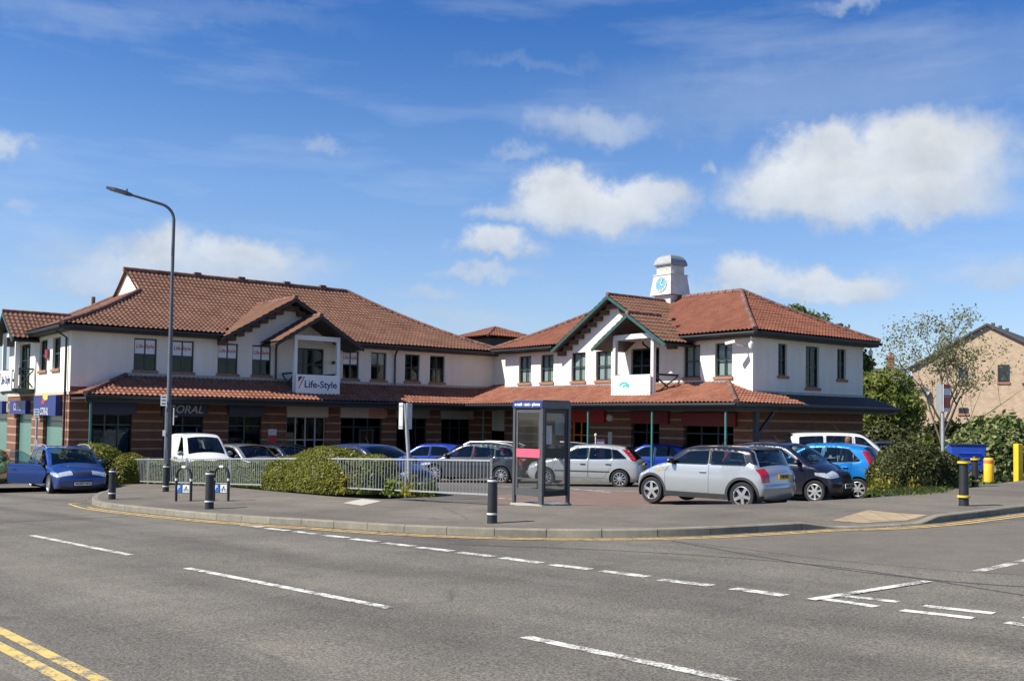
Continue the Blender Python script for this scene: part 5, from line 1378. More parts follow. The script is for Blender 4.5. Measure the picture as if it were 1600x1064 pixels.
    # number plates
    def plate(x, z, front, text):
        b = MB(); b.box(-.26, .26, -.012, 0, -.056, .056); o = b.build('number_plate', M_PLATEW if front else M_PLATEY, root)
        o.location = (x, 0, z); o.rotation_euler = (0, 0, R(90) if front else R(-90))
        if text: lettering('lettering', text, .105, M_PLTXT, o, (0, -.014, 0), H90, bold=.002, sx=.92)
    pz = sp['plates']
    bowf = max(s[2] for s in samp if s[0] > 0 and abs(s[1] - pz[0]) < .15); bowr = max([s[2] for s in samp if s[0] < 0 and abs(s[1] - pz[1]) < .2] or [.1])
    plate(front_x(pz[0]) + bowf + .012, pz[0], True, sp.get('text')); plate(rear_x(pz[1]) - bowr - .012, pz[1], False, sp.get('text'))
    if sp.get('rails'):
        for s in (-1, 1):
            rl = MB(); x0, x1 = sp['rails']; xs_ = np.linspace(x0, x1, 9); pts_ = []
            for i, x in enumerate(xs_): pts_.append((x, s * (W_(x, topz(x) - .02) - .0), topz(x) + (.055 if 0 < i < 8 else .0)))
            rl.tube(pts_, .016, 6); rl.build('roof_rail', M_STEELTRIM, root, smooth=50)
    if sp.get('spoiler'):
        x, z = sp['spoiler']; b = MB(); b.box(x - .16, x + .06, -hw * .66, hw * .66, z - .03, z + .015); b.build('spoiler', sp.get('spoilmat', pm), root, bevel=.012)
    if sp.get('signal'):
        x, z = sp['signal']
        for s in (-1, 1):
            y = s * (W_(x, z) + .004); b = MB(); b.add([(x - .09, y, z - .035), (x + .05, y, z - .02), (x + .07, y, z + .045), (x - .03, y, z + .035)], [(0, 1, 2, 3)]); o = b.build('side_repeater', M_AMBER, root)
    wp = MB(); cz = belt(cwx) + .03
    an = MB(); ax = sp.get('aerial', -.2); an.tube([(ax, 0, topz(ax)), (ax - .18, 0, topz(ax) + .22)], .006, 5); an.build('aerial', M_BLACKPL, root)
    return root

def belt_line(z0, z1, L): return [(-L / 2, z1), (L / 2, z0)]
def std_prof(L, H, nose, cowl, stop, rend, rgl, tailz, bon=(.0, .0), zb=.22, screen_bow=.13):
    """nose: z of bonnet lead; cowl (x,z); stop (x,z) top of screen; rend (x,z) roof end; rgl (x,z) rear glass bottom; tailz bumper shelf z"""
    xf, xr = L / 2 - .13, -L / 2 + .09
    return [(xf - .12, zb, .10, 'clad'), (xf - .03, zb + .1, .12, 'grille'), (xf, .48, .13, 'bumper'), (xf - .03, .58, .13, 'grille'), (xf - .09, nose - .06, .13, 'bumper'), (xf - .22, nose, .11, 'bonnet'),
            ((xf - .22 + cowl[0]) / 2, (nose + cowl[1]) / 2 + .035, .07, 'bonnet'), (cowl[0], cowl[1], .10, 'screen'), ((cowl[0] + stop[0]) / 2, (cowl[1] + stop[1]) / 2 + .02, screen_bow, 'screen'), (stop[0], stop[1], .07, 'roof'),
            (stop[0] - .35, H - .015, .035, 'roof'), ((stop[0] + rend[0]) / 2 - .15, H, .03, 'roof'), (rend[0], rend[1], .05, 'rglass'), ((rend[0] + rgl[0]) / 2 - .02, (rend[1] + rgl[1]) / 2 + .02, .08, 'rglass'), (rgl[0], rgl[1], .09, 'tailgate'),
            (xr + .03, (rgl[1] + tailz) / 2 + .02, .10, 'tailgate'), (xr, tailz, .10, 'tailgate'), (xr - .02, tailz - .09, .11, 'bumper'), (xr, .38, .10, 'bumper'), (xr + .05, zb + .06, .08, 'clad'), (xr + .13, zb, .06, 'clad')]
def spec(kind, paintmat, **kw):
    if kind == 'mini':
        L, H, W = 3.70, 1.41, 1.70
        s = dict(L=L, H=H, W=W, prof=std_prof(L, H, .76, (.86, .985), (.36, 1.335), (-1.36, 1.345), (-1.60, .965), .60), belt=[(-2, .985), (2, .955)],
                 wins=[(.70, -.34, .20, -.34), (-.42, -1.34, -.42, -1.22)], doors=[[(.80, .30), (.84, .80), (.72, .93), (.16, 1.32), (-.38, 1.345), (-.38, .30)]], handles=[(-.22, .82)],
                 wx=(1.23, -1.24), wr=.315, tail=(.64, .93, .04, .07, .85), head=(.63, .79, .16, .66), plates=(.42, .76), seatx=.05, cowl=.86, mirror=.62,
                 plan=[(-1.85, .86), (-1.6, .95), (-1.1, 1), (0, .99), (.9, 1.0), (1.35, .97), (1.65, .88), (1.85, .78)],
                 roofcol=M_BLACKPAINT, cladz=.335, arch_trim=.06, rim='five', tumble=.20, mirrormat=M_BLACKPAINT, handlemat=M_CHROME, spoiler=(-1.34, 1.375), spoilmat=M_BLACKPAINT, signal=(.98, .79), cladmat=M_GREYPL)
    elif kind == 'hatch':
        L, H, W = 4.16, 1.43, 1.70
        s = dict(L=L, H=H, W=W, prof=std_prof(L, H, .72, (1.05, .93), (.34, 1.345), (-1.42, 1.335), (-1.86, .93), .66), belt=[(-2.1, 1.0), (-.5, .94), (2, .90)],
                 wins=[(.88, -.20, .22, -.24), (-.28, -1.06, -.30, -1.02), (-1.12, -1.55, -1.06, -1.24)], doors=[[(.98, .32), (1.0, .75), (.86, .90), (.24, 1.32), (-.24, 1.36), (-.24, .32)], [(-.25, .32), (-.25, 1.36), (-1.04, 1.33), (-1.1, .95), (-1.02, .70), (-.80, .32)]], handles=[(-.06, .79), (-.94, .80)],
                 wx=(1.27, -1.34), wr=.31, tail=(.92, 1.30, .10, .12, .80), head=(.58, .68, .28, .62), plates=(.42, .80), seatx=.15, cowl=1.05, mirror=.78, mould=(-1.0, .95, .52, .565), handlemat=M_BLACKPL, rim='ten', spoiler=None)
    elif kind == 'city':      # small rounded hatch
        L, H, W = 3.45, 1.47, 1.63
        s = dict(L=L, H=H, W=W, prof=std_prof(L, H, .76, (.98, .96), (.30, 1.40), (-1.28, 1.37), (-1.56, .93), .62), belt=[(-2, 1.05), (-.6, .96), (2, .90)],
                 wins=[(.82, -.16, .20, -.20), (-.26, -1.24, -.28, -.92)], doors=[[(.90, .30), (.92, .75), (.80, .9), (.22, 1.36), (-.22, 1.39), (-.22, .30)], [(-.23, .30), (-.23, 1.39), (-.9, 1.36), (-1.05, 1.0), (-.98, .72), (-.74, .34)]], handles=[(-.04, .80), (-.84, .86)],
                 wx=(1.16, -1.18), wr=.285, tail=(.80, 1.30, .06, .12, .80), head=(.64, .74, .27, .66), plates=(.44, .66), seatx=.15, cowl=.98, mirror=.72, handlemat=pm_same(paintmat), rim='trim', rimmat=M_STEELTRIM)
    elif kind == 'estate':
        L, H, W = 4.55, 1.50, 1.78
        s = dict(L=L, H=H, W=W, prof=std_prof(L, H, .70, (1.20, .92), (.36, 1.39), (-1.80, 1.40), (-2.08, .96), .66), belt=[(-2.3, 1.02), (-.3, .95), (2.3, .90)],
                 wins=[(1.02, -.12, .28, -.16), (-.20, -1.04, -.22, -1.02), (-1.10, -1.86, -1.08, -1.66)], doors=[[(1.08, .32), (1.12, .75), (.98, .90), (.28, 1.36), (-.16, 1.41), (-.16, .32)], [(-.17, .32), (-.17, 1.41), (-1.05, 1.42), (-1.1, .95), (-1.02, .72), (-.78, .32)]], handles=[(.02, .80), (-.92, .83)],
                 wx=(1.38, -1.34), wr=.325, tail=(.74, .98, .18, .34, .78), head=(.59, .70, .36, .56), plates=(.38, .80), seatx=.2, cowl=1.2, mirror=.88, rim='ten', rails=(.25, -1.75))
    elif kind == 'van':
        L, H, W = 4.1, 1.82, 1.68
        s = dict(L=L, H=H, W=W, prof=std_prof(L, H, .88, (1.18, 1.10), (.52, 1.68), (-1.88, 1.74), (-1.94, 1.12), .62), belt=[(-2.1, 1.10), (2.1, 1.02)],
                 wins=[(1.02, .16, .42, .14), (-.0, -.82, -.0, -.82), (-.95, -1.72, -.95, -1.72)], doors=[[(1.06, .34), (1.1, .85), (1.0, 1.03), (.44, 1.64), (.07, 1.72), (.07, .34)], [(.05, .34), (.05, 1.73), (-.88, 1.75), (-.9, .34)]], handles=[(.2, .95), (-.1, .95)],
                 wx=(1.28, -1.36), wr=.31, tail=(.75, 1.10, .05, .06, .84), head=(.68, .88, .30, .50), plates=(.42, .75), seatx=.3, cowl=1.18, mirror=.92, rim='trim', rimmat=M_STEELTRIM, tumble=.14, handlemat=M_BLACKPL)
    s['paint'] = paintmat; s.update(kw); return s
def pm_same(p): return p
M_BLACKPAINT = paint('black_car_paint', (.012, .012, .015), .2, .3)
P_SILVER = paint('silver_car_paint', (.46, .48, .50), .55, .34); P_SILVER2 = paint('pale_silver_car_paint', (.50, .51, .50), .45, .36)
P_BLUE = paint('mid_blue_car_paint', (.012, .06, .26), .45, .3); P_AZURE = paint('azure_car_paint', (.01, .22, .62), .4, .3); P_DBLUE = paint('dark_blue_car_paint', (.006, .011, .045), .0, .3)
P_ROYAL = paint('royal_blue_car_paint', (.012, .05, .38), .3, .3); P_GREY = paint('dark_grey_car_paint', (.055, .06, .075), .5, .32); P_WHITE = paint('white_car_paint', (.76, .76, .75), .0, .35)
P_PGREEN = paint('pale_green_car_paint', (.20, .30, .20), .4, .35); P_LIME = paint('lime_car_paint', (.22, .36, .04), .3, .35); P_BLACK = paint('black_blue_car_paint', (.012, .014, .03), .3, .28); P_GREYS = paint('grey_silver_car_paint', (.22, .23, .25), .5, .34)

def place(px, py, Y=None, zf=None):
    """ground point under photo pixel, or on the ground at depth Y"""
    zf = zf or zpark
    if Y is None: return hit(px, py, zf)
    p = at(px, py, Y); return Vector((p.x, p.y, zf(p.x, p.y)))
def car(kind, pm, label, px, Y, yaw, cat='car', name='parked_car', zf=None, **kw):
    p = place(px, 740, Y, zf); return make_car(name, label, cat, p, R(yaw), spec(kind, pm, **kw), 'vehicles parked in and beside the car park')
car('mini', P_SILVER, 'small silver hatchback with black roof and black wheel arches, nearest car behind the pavement', 1115, 24.6, 137, text='V20 EKL')
car('city', P_BLACK, 'black small car nose to the road between the silver and bright blue hatchbacks', 1229, 27.2, -42, text='WU05 UNL')
car('city', P_AZURE, 'bright blue small hatchback with tall red tail lights beside the clipped bush', 1284, 28.8, 147, text='WR08 KZA')
car('hatch', P_SILVER2, 'pale silver five door hatchback with high red tail lights beside the phone box', 916, 36.0, 163, text='WV02 LKD')
car('city', P_ROYAL, 'blue hatchback parked between the pale silver hatchback and the black roofed one', 1020, 41.5, 160, L=3.6)
car('estate', P_GREY, 'dark grey estate car with its rear towards the phone box', 744, 39.5, 160, text='WM57 GHK')
car('hatch', P_DBLUE, 'dark blue car just behind the railing and the sign post', 583, 29.6, -42)
car('city', P_ROYAL, 'royal blue hatchback with a bright red tail light near the canopy', 672, 44.2, 165)
car('hatch', P_PGREEN, 'pale green car deep in the shade beyond the dark grey estate', 742, 46.4, 160)
car('hatch', P_BLACK, 'almost black car with a yellow plate between the royal blue and pale green cars', 712, 45.8, 100)
car('estate', P_BLACK, 'black estate half hidden behind the phone box', 868, 44.5, 165)
car('hatch', P_GREYS, 'grey car under the canopy beside the white van', 384, 39.3, -42)
car('hatch', P_BLACK, 'black car between the grey car and the tall rounded hedge', 448, 40.6, -42)
car('van', P_WHITE, 'white delivery van facing the road behind the low hedge', 309, 38.4, -58, cat='van', name='delivery_van', W=1.70, H=1.74, wins=[(1.02, .16, .42, .14)])
car('van', P_WHITE, 'white van with side windows behind the bright blue hatchback', 1322, 35.5, -4, cat='van', name='delivery_van')
car('estate', P_DBLUE, 'dark navy car behind the bush, past the nose of the white van', 1400, 41.5, -10)
car('estate', P_BLUE, 'blue estate with silver roof rails and its driver door standing open', 104, 34.9, -54, zf=zroad, text='WU07 NFX', H=1.54, open_side=-1, open_ang=R(52))
car('hatch', P_LIME, 'lime green car cut off by the left edge of the photo', -36, 38.5, -75, zf=zroad)
# ------------------------------------------------------------------ street furniture
M_BLACKM = plain('black_painted_metal', (.02, .021, .022), .45, var=.25); M_WBAND = plain('white_band', (.70, .70, .66), .55, var=.08)
M_YBAND = plain('yellow_band', (.72, .50, .03), .45, var=.08); M_GALV = plain('galvanised_steel', (.40, .41, .41), .5, metal=.35, var=.18, scale=9); M_GREYPOST = plain('grey_column_paint', (.10, .11, .125), .45, var=.2, scale=4)
M_YPOST = plain('yellow_post_paint', (.80, .47, .02), .45, var=.12)
def V(p): return Vector(p)
def bollard(px, py, h, r, bandm, label, group, zf=zpv, collar=False):
    p = hit(px, py, zf); t = thing('bollard', label, 'bollard', p, 0, group)
    b = MB(); b.lathe([(.001, -.1), (r * 1.06, -.1), (r * 1.06, 0), (r, .04), (r * .94, h - .05), (r * .90, h - .02), (r * .7, h), (.001, h + .012)], 20); b.build('post', M_BLACKM, t, smooth=35)
    for z, k in ((h * .20, 1.03), (h - .07, .99)):
        g = MB(); e = .03 if collar else .004; hh = .045 if collar else .032
        g.lathe([(r * k * .97, z - hh / 2), (r * k + e, z - hh / 2 + .004), (r * k + e, z + hh / 2 - .004), (r * k * .97, z + hh / 2)], 20); g.build('band', bandm, t, smooth=35)
    return t
GB = 'black bollards with white bands along the pavement'
bollard(769, 817, .80, .088, M_WBAND, 'black bollard with two white bands at the right end of the railing', GB)
bollard(327, 795, .84, .095, M_WBAND, 'black bollard with white bands standing in front of the right cycle hoop', GB)
bollard(175, 780, .80, .092, M_WBAND, 'black bollard with white bands beside the nose of the blue estate', GB)
bollard(259, 768, .80, .09, M_WBAND, 'black bollard with white bands to the left of the cycle hoops, before the lamp column', GB)
bollard(1506, 790, .94, .095, M_YBAND, 'larger black bollard with yellow collars on the right hand pavement', 'black bollards with yellow collars', collar=True)
bollard(1523.5, 760, .78, .085, M_YBAND, 'smaller black bollard with yellow collars in front of the blue bin', 'black bollards with yellow collars', collar=True)
p = gpave(1545, 747); t = thing('bollard', 'short fat orange yellow bollard right of the blue bin', 'bollard', p)
b = MB(); b.lathe([(.001, -.1), (.14, -.1), (.14, .56), (.12, .6), (.001, .61)], 20); b.build('post', M_YPOST, t, smooth=35); b = MB(); b.lathe([(.141, .44), (.145, .45), (.145, .53), (.141, .54)], 20); b.build('band', plain('orange_band', (.6, .2, .05), .5), t)
p = gpave(1591, 748); t = thing('height_barrier', 'tall square yellow post of a height barrier at the right edge', 'barrier', p, R(20))
b = MB(); b.box(-.09, .09, -.09, .09, -.1, 1.02); b.build('post', M_YPOST, t, bevel=.01); b = MB(); b.box(.09, 2.3, -.03, .03, .88, .97); b.build('arm', M_YPOST, t, bevel=.005)

# street lamp --------------------------------------------------------
LP = place(261, 740, 35.0, zpave); t = thing('street_lamp', 'tall grey street lamp with a curved arm rising from the low hedge', 'street lamp', LP)
b = MB(); b.tube([(0, 0, -.2), (0, 0, 2.6)], [.125, .12], 14); b.tube([(0, 0, 2.6), (0, 0, 2.75), (0, 0, 6.3)], [.12, .082, .066], 12)
top = 9.06; dr = Vector((-1, -.28, 0)).normalized(); pts = [V((0, 0, 6.3)), V((0, 0, top))]
for k in range(1, 10): a = k / 9 * R(76); pts.append(V((0, 0, top)) + dr * (.55 * (1 - math.cos(a))) + V((0, 0, .55 * math.sin(a))))
e = pts[-1]; dd = (dr * math.cos(R(14)) + V((0, 0, math.sin(R(14))))).normalized(); pts.append(e + dd * 1.05); b.tube(pts, [.056] * 2 + [.05] * 9 + [.042], 12); b.build('column', M_GREYPOST, t, smooth=40)
hp = pts[-1]; Mx = Matrix.Translation(hp) @ dd.to_track_quat('X', 'Z').to_matrix().to_4x4()
b = MB(); vs = []
for x, w, z0, z1 in ((-.05, .05, -.05, .05), (.12, .11, -.06, .07), (.5, .14, -.05, .06), (.78, .10, -.03, .03)): vs += [Mx @ V((x, y, z)) for y, z in ((-w, z0), (w, z0), (w * .8, z1), (-w * .8, z1))]
b.add(vs, [(i * 4 + k, i * 4 + (k + 1) % 4, i * 4 + 4 + (k + 1) % 4, i * 4 + 4 + k) for i in range(3) for k in range(4)] + [(3, 2, 1, 0), (12, 13, 14, 15)]); b.tube([Mx @ V((.14, 0, .06)), Mx @ V((.14, 0, .16))], .03, 8); b.build('lamp_head', M_GREYPOST, t)
b = MB(); b.box(.2, .66, -.08, .08, -.066, -.056, 0, Mx); b.build('lens', plain('lamp_lens', (.4, .42, .44), .2), t)
b = MB(); b.box(-.05, .05, -.142, -.118, .7, 1.2); b.build('hatch', M_GREYPOST, t)
def plate_on(px0, px1, py0, py1, Y, yaw, mat, label, lines=0, name='road_sign', zt=None):
    c = at((px0 + px1) / 2, py1, Y); w = (px1 - px0) / 1600 * Y / max(.2, math.cos(yaw)); h = (py1 - py0) / 1600 * Y
    s = thing(name, label, 'sign', c, yaw); m_ = MB(); m_.box(-w / 2, w / 2, -.012, 0, 0, h); m_.build('plate', mat, s)
    if lines:
        l = MB()
        for k in range(lines): z = h * (.82 - .3 * k); l.box(-w * .32, w * .32, -.015, -.012, z - h * .06, z + h * .04)
        l.build('lettering', M_PLTXT, s)
    m_ = MB(); m_.box(-.02, .05, 0, .12 if Y > 30 else .05, h * .45, h * .55); m_.build('bracket', M_GALV, s)
    return s
M_PLATE = plain('white_sign_plate', (.68, .69, .68), .45, var=.05)
plate_on(251, 260.5, 617, 634, 34.84, R(5), M_PLATE, 'small white plate with dark lines near the middle of the lamp column', 3)
plate_on(267.5, 274, 637, 664, 34.9, R(-62), M_GALV, 'narrow grey sign seen almost edge on at the right of the lamp column')
plate_on(254, 258.5, 672, 681, 34.83, R(5), M_PLATE, 'tiny white box fixed low on the lamp column')
# near left sign pole
p = place(55, 740, 36.2, zroad); t = thing('sign_post', 'thin grey post with a small white plate in front of the blue shop signs', 'sign', p)
b = MB(); b.tube([(0, 0, -.2), (0, 0, 2.85)], .038, 10); b.build('post', M_GALV, t, smooth=40); b = MB(); b.box(-.09, .09, -.055, -.04, 2.55, 2.85); b.build('plate', M_PLATE, t)
b = MB()
for k in range(3): z = 2.79 - k * .09; b.box(-.06, .06, -.058, -.055, z - .02, z + .01)
b.build('lettering', M_PLTXT, t)
b = MB(); b.box(-.06, .06, -.05, -.04, 1.1, 1.75); b.build('lower_plate', plain('pale_green_plate', (.45, .52, .48), .6), t)
# double sided sign post by the railing
Y = 26.6; pb = at(641, 752, Y); pt = at(633, 628, Y); t = thing('sign_post', 'leaning grey post with two pale boards set in a V, behind the railing', 'sign', pb)
d = pt - pb; b = MB(); b.tube([V((0, 0, -.4)), d * .35, d * .98], .05, 12); b.build('post', M_GALV, t, smooth=40)
for s, yaw in ((-1, R(-50)), (1, R(48))):
    Mx = Matrix.Translation(d * .98 + V((s * .045, -.04, 0))) @ Matrix.Rotation(yaw, 4, 'Z'); b = MB(); b.box(-.18 if s < 0 else 0, 0 if s < 0 else .18, -.012, .012, -.66, .02, 0, Mx); bo = b.build('board', plain('pale_board_back', (.50, .51, .50), .5, var=.1), t)
    b = MB()
    for z in (-.6, -.06): b.box(-.18 if s < 0 else 0, 0 if s < 0 else .18, -.018, -.012, z - .02, z + .02, 0, Mx)
    b.build('bracket', M_GALV, t)
# red and white sign at right
Y = 33.5; pb = place(1474, 740, Y, zpark); pt = at(1469, 600, Y); t = thing('sign_post', 'pale steel post carrying a boxy red and white panel above the clipped bush', 'sign', pb)
hgt = pt.z - pb.z; b = MB(); b.tube([(0, 0, -.2), (-.03, 0, hgt * .9)], .055, 12); b.build('post', M_GALV, t, smooth=40)
Mx = Matrix.Translation((-.03, -.09, hgt - .9)) @ Matrix.Rotation(R(38), 4, 'Z')
b = MB(); b.box(-.05, .38, -.02, .0, 0, .9, 0, Mx); bo = b.build('panel', M_PLATE, t)
b = MB(); b.box(-.048, .378, -.026, -.02, .76, .89, 0, Mx); b.box(-.048, .378, -.026, -.02, .12, .48, 0, Mx); b.build('red_band', plain('red_sign_band', (.42, .04, .03), .5), t)
b = MB(); b.box(-.048, .378, -.026, -.02, .50, .54, 0, Mx); b.build('dark_band', M_PLTXT, t)
Mx = Matrix.Translation((-.07, -.09, hgt - .9)) @ Matrix.Rotation(R(-62), 4, 'Z'); b = MB(); b.box(-.24, .0, -.015, .0, 0, .88, 0, Mx); b.build('side_panel', plain('mid_grey_panel', (.22, .24, .25), .5), t)  # narrow side board, grey in its own colour

# phone box ----------------------------------------------------------
p = gpave(845, 786.5); t = thing('phone_box', 'grey glazed telephone box with a blue header and a pink band across the door', 'phone box', p, R(45))
Hh, S = 2.18, .40; M_PB = plain('phone_box_grey', (.11, .112, .115), .4, metal=.4, var=.15); M_PBD = plain('phone_box_black', (.02, .02, .022), .45)
M_PBG = glass('phone_box_glass', (.93, .94, .95)); M_PBG2 = glass('dirty_phone_box_glass', (.88, .90, .90), dirt=.07, dirtcol=(.42, .44, .43))
b = MB()
for x in (-1, 1):
    for y in (-1, 1): b.box(x * S - .035, x * S + .035, y * S - .035, y * S + .035, -.1, Hh - .12)
b.build('corner_posts', M_PB, t, bevel=.008)
b = MB(); b.box(-S - .04, S + .04, -S - .04, S + .04, Hh - .18, Hh - .03); b.box(-S - .02, S + .02, -S - .02, S + .02, Hh - .03, Hh); b.build('roof', M_PB, t, bevel=.01)
b = MB(); b.box(-S, S, -S, S, -.08, .02); b.build('floor', plain('phone_box_base', (.25, .25, .24), .8), t)
# local -x face looks left-front, -y face looks right-front
for nm, R4, gm in (('door', Matrix.Rotation(R(-90), 4, 'Z'), M_PBG), ('side_panel', Matrix.Identity(4), M_PBG2), ('side_panel', Matrix.Rotation(R(90), 4, 'Z'), M_PBG), ('back_panel', Matrix.Rotation(R(180), 4, 'Z'), M_PBG)):
    isd = nm == 'door'; fm = M_PB if isd else M_PBD; b = MB(); w = S - .04; y0, y1 = -S - .012, -S + .018
    b.box(-w, -w + .06, y0, y1, .18, Hh - .2, 0, R4); b.box(w - .06, w, y0, y1, .18, Hh - .2, 0, R4); b.box(-w + .06, w - .06, y0, y1, Hh - .27, Hh - .2, 0, R4); b.box(-w + .06, w - .06, y0, y1, .18, .30 if not isd else .34, 0, R4)
    if not isd: b.box(-w + .06, w - .06, y0, y1, .98, 1.18, 0, R4)
    else: b.box(-w + .06, w - .06, y0, y1, .52, .55, 0, R4)
    pn = b.build(nm, fm, t)
    b = MB(); b.box(-w + .05, w - .05, -S - .002, -S + .004, .25, Hh - .22, 0, R4); b.build('pane', gm, pn)
    if isd:
        b = MB(); b.box(-w + .03, w - .01, y0 - .012, y0 - .002, .98, 1.16, 0, R4); b.build('pull_band', plain('pink_band', (.60, .10, .16), .5, var=.06), pn)
hd = MB(); hd.box(-S - .052, -S - .041, -S - .03, S + .03, Hh - .16, Hh - .03); ho = hd.build('header', plain('header_blue', (.03, .05, .22), .4), t)
lettering('lettering', 'e-mail - text - phone', .088, plain('header_white', (.8, .8, .8), .5), ho, (-S - .056, 0, Hh - .095), (R(90), 0, R(-90)), bold=.003)
b = MB(); b.box(S - .22, S - .03, -.2, .2, .95, 1.75); b.build('telephone', M_PBD, t, bevel=.02); b = MB(); b.box(S - .24, S - .22, -.14, .14, 1.25, 1.65); b.build('notice', M_PLATE, t)
b = MB(); b.box(.02, .3, -S + .03, -S + .04, 1.45, 1.85); b.build('notice', plain('dull_notice', (.3, .33, .33), .7), t)
b = MB(); b.box(-.47, .45, -.47, .45, -.03, .012); b.build('plinth', plain('pale_concrete', (.42, .39, .33), .8), t)

# cycle hoops --------------------------------------------------------
M_PBLUE = plain('parking_blue', (.02, .13, .42), .5)
def hoop(px0, px1, py, label):
    a, c = gpave(px0, py), gpave(px1, py); m_ = (a + c) / 2; w = (c - a).length / 2; ang = math.atan2(c.y - a.y, c.x - a.x); t = thing('cycle_stand', label, 'cycle stand', m_, ang, 'black cycle hoops with parking plates')
    b = MB(); hh = .83; rr = .032; pts = [V((-w, 0, -.1)), V((-w, 0, hh - w))] + [V((-w * math.cos(k / 12 * math.pi), 0, hh - w + w * math.sin(k / 12 * math.pi))) for k in range(1, 12)] + [V((w, 0, hh - w)), V((w, 0, -.1))]
    b.tube(pts, rr, 12); b.build('hoop', M_BLACKM, t, smooth=40)
    for k in (-1, 1):
        g = MB(); g.tube([(k * w, 0, .50), (k * w, 0, .56)], rr + .004, 12); g.build('band', M_WBAND, t, smooth=40)
    g = MB(); g.tube([pts[7] - V((.05, 0, 0)), pts[7] + V((0, 0, .001)), pts[7] + V((.05, 0, 0))], rr + .004, 12); g.build('band', M_WBAND, t, smooth=40)
    b = MB(); b.box(-w, w, -.008, .008, .20, .42); pl = b.build('plate', M_BLACKM, t)
    b = MB(); b.box(-w + .035, -w * .25, -.012, -.008, .215, .405); bl = b.build('parking_panel', M_PBLUE, pl); lettering('lettering', 'P', .14, M_PLATE, pl, (-w * .62, -.016, .33), H90, bold=.003)
    b = MB(); b.box(-w * .1, w - .04, -.012, -.008, .215, .405); b.build('pictogram_panel', M_PLATE, pl)
    cx = (w - .04 - w * .1) / 2; b = MB(); M3 = Matrix.Translation((cx, -.015, 0))
    for k in (-1, 1): b.lathe([(.028, 0), (.036, .002), (.036, 0)], 14, (cx + k * .045, -.014, .27), 'Y')
    b.bar(V((cx - .045, -.014, .27)), V((cx + .005, -.014, .35)), .01); b.bar(V((cx + .005, -.014, .35)), V((cx + .045, -.014, .27)), .01); b.bar(V((cx - .02, -.014, .36)), V((cx + .02, -.014, .36)), .012); b.build('pictogram', M_PLTXT, pl)
hoop(275, 298, 783, 'left hand black cycle hoop with a blue P plate'); hoop(334, 356.5, 783, 'right hand black cycle hoop, partly behind a bollard')

# railings -----------------------------------------------------------
def railing(pts, label, height, breaks, zoff):
    """pts: world ground points of the posts"""
    t = thing('railing', label, 'railing', pts[0], 0, 'grey pedestrian railings'); o = pts[0]; up = V((0, 0, 1))
    for i, q in enumerate(pts):
        if i in breaks: continue
        b = MB(); b.box(-.026, .026, -.026, .026, -.1, height + .02); po = b.build('post', M_GALV, t); po.location = q - o
    bar = None; nb = 0
    for a, c in zip(pts, pts[1:]):
        a, c = a - o, c - o; b = MB(); b.bar(a + up * (height - .03), c + up * (height - .03), .045, .04); b.build('top_rail', M_GALV, t); b = MB(); b.bar(a + up * .09, c + up * .09, .045, .035); b.build('bottom_rail', M_GALV, t)
        L = (c - a).length; n = max(2, round(L / .122))
        for k in range(1, n):
            q = a.lerp(c, k / n)
            if bar is None: b = MB(); b.box(-.009, .009, -.009, .009, .10, height - .04); bar = b.build('bar', M_GALV, t); bo = bar
            else: bo = bar.copy(); COL.objects.link(bo); bo.parent = t
            bo.location = q; nb += 1
    return t
def rp(px, Y): p = at(px, 750, Y); return V((p.x, p.y, zpave(p.x, p.y)))
f0, f1 = rp(767, 23.5), rp(182, 38.0)
def fl(px):
    lo, hi = 0., 1.
    for _ in range(50):
        m_ = (lo + hi) / 2; q = f0.lerp(f1, m_); pxx = (BMcam(q))
        if pxx > px: lo = m_
        else: hi = m_
    q = f0.lerp(f1, lo); return V((q.x, q.y, zpave(q.x, q.y)))
_CI = (Matrix.Translation(CAMP) @ CAM_M).inverted()
def BMcam(q): c = _CI @ q; return 800 + 1600 * c.x / -c.z
def BMcam2(q): c = _CI @ q; return 800 + 1600 * c.x / -c.z, 600 - 1600 * c.y / -c.z
railing([fl(x) for x in (182, 231, 291, 359, 434)], 'long grey railing in front of the low hedge, left of the tall rounded hedge', .90, (), 0)
railing([fl(x) for x in (434, 500, 527, 633, 767)], 'grey railing from the tall rounded hedge to the bollard by the phone box', .90, (0, 1), 0)

# blue bin -----------------------------------------------------------
Y = 31.5; p = place(1509, 738, 32.5, zpave); t = thing('wheeled_bin', 'large blue four wheeled bin with flared sides beside the variegated shrub', 'bin', p, R(-14)); M_BIN = plain('blue_bin_plastic', (.02, .085, .46), .4, var=.12)
b = MB(); w0, w1, d0, d1 = .40, .52, .32, .46; z0, z1 = .16, .92
vs = [(-w0, -d0, z0), (w0 + .06, -d0, z0), (w0 + .06, d0, z0), (-w0, d0, z0), (-w1, -d1, z1), (w1, -d1, z1 + .03), (w1, d1, z1 + .03), (-w1, d1, z1)]
b.add(vs, [(0, 3, 2, 1), (0, 1, 5, 4), (1, 2, 6, 5), (2, 3, 7, 6), (3, 0, 4, 7), (4, 5, 6, 7)]); b.build('body', M_BIN, t, bevel=.02)
b = MB()
for k in range(3): b.box(-.3, .36, -d0 - .06 - k * .045, -d0 - .02 - k * .045, .4 + k * .15, .43 + k * .15)
b.build('ribs', M_BIN, t)
b = MB(); b.box(-w1 - .03, w1 + .03, -d1 - .03, d1 + .03, z1 + .03, z1 + .07); b.build('lid', plain('dark_bin_lid', (.01, .02, .07), .45), t, bevel=.015)
for sx in (-1, 1):
    for sy in (-1, 1): b = MB(); b.lathe([(.001, -.025), (.085, -.025), (.085, .025), (.001, .025)], 14, (sx * .33, sy * .25, .08), 'Y'); b.build('wheel', M_TYRE, t, smooth=40)
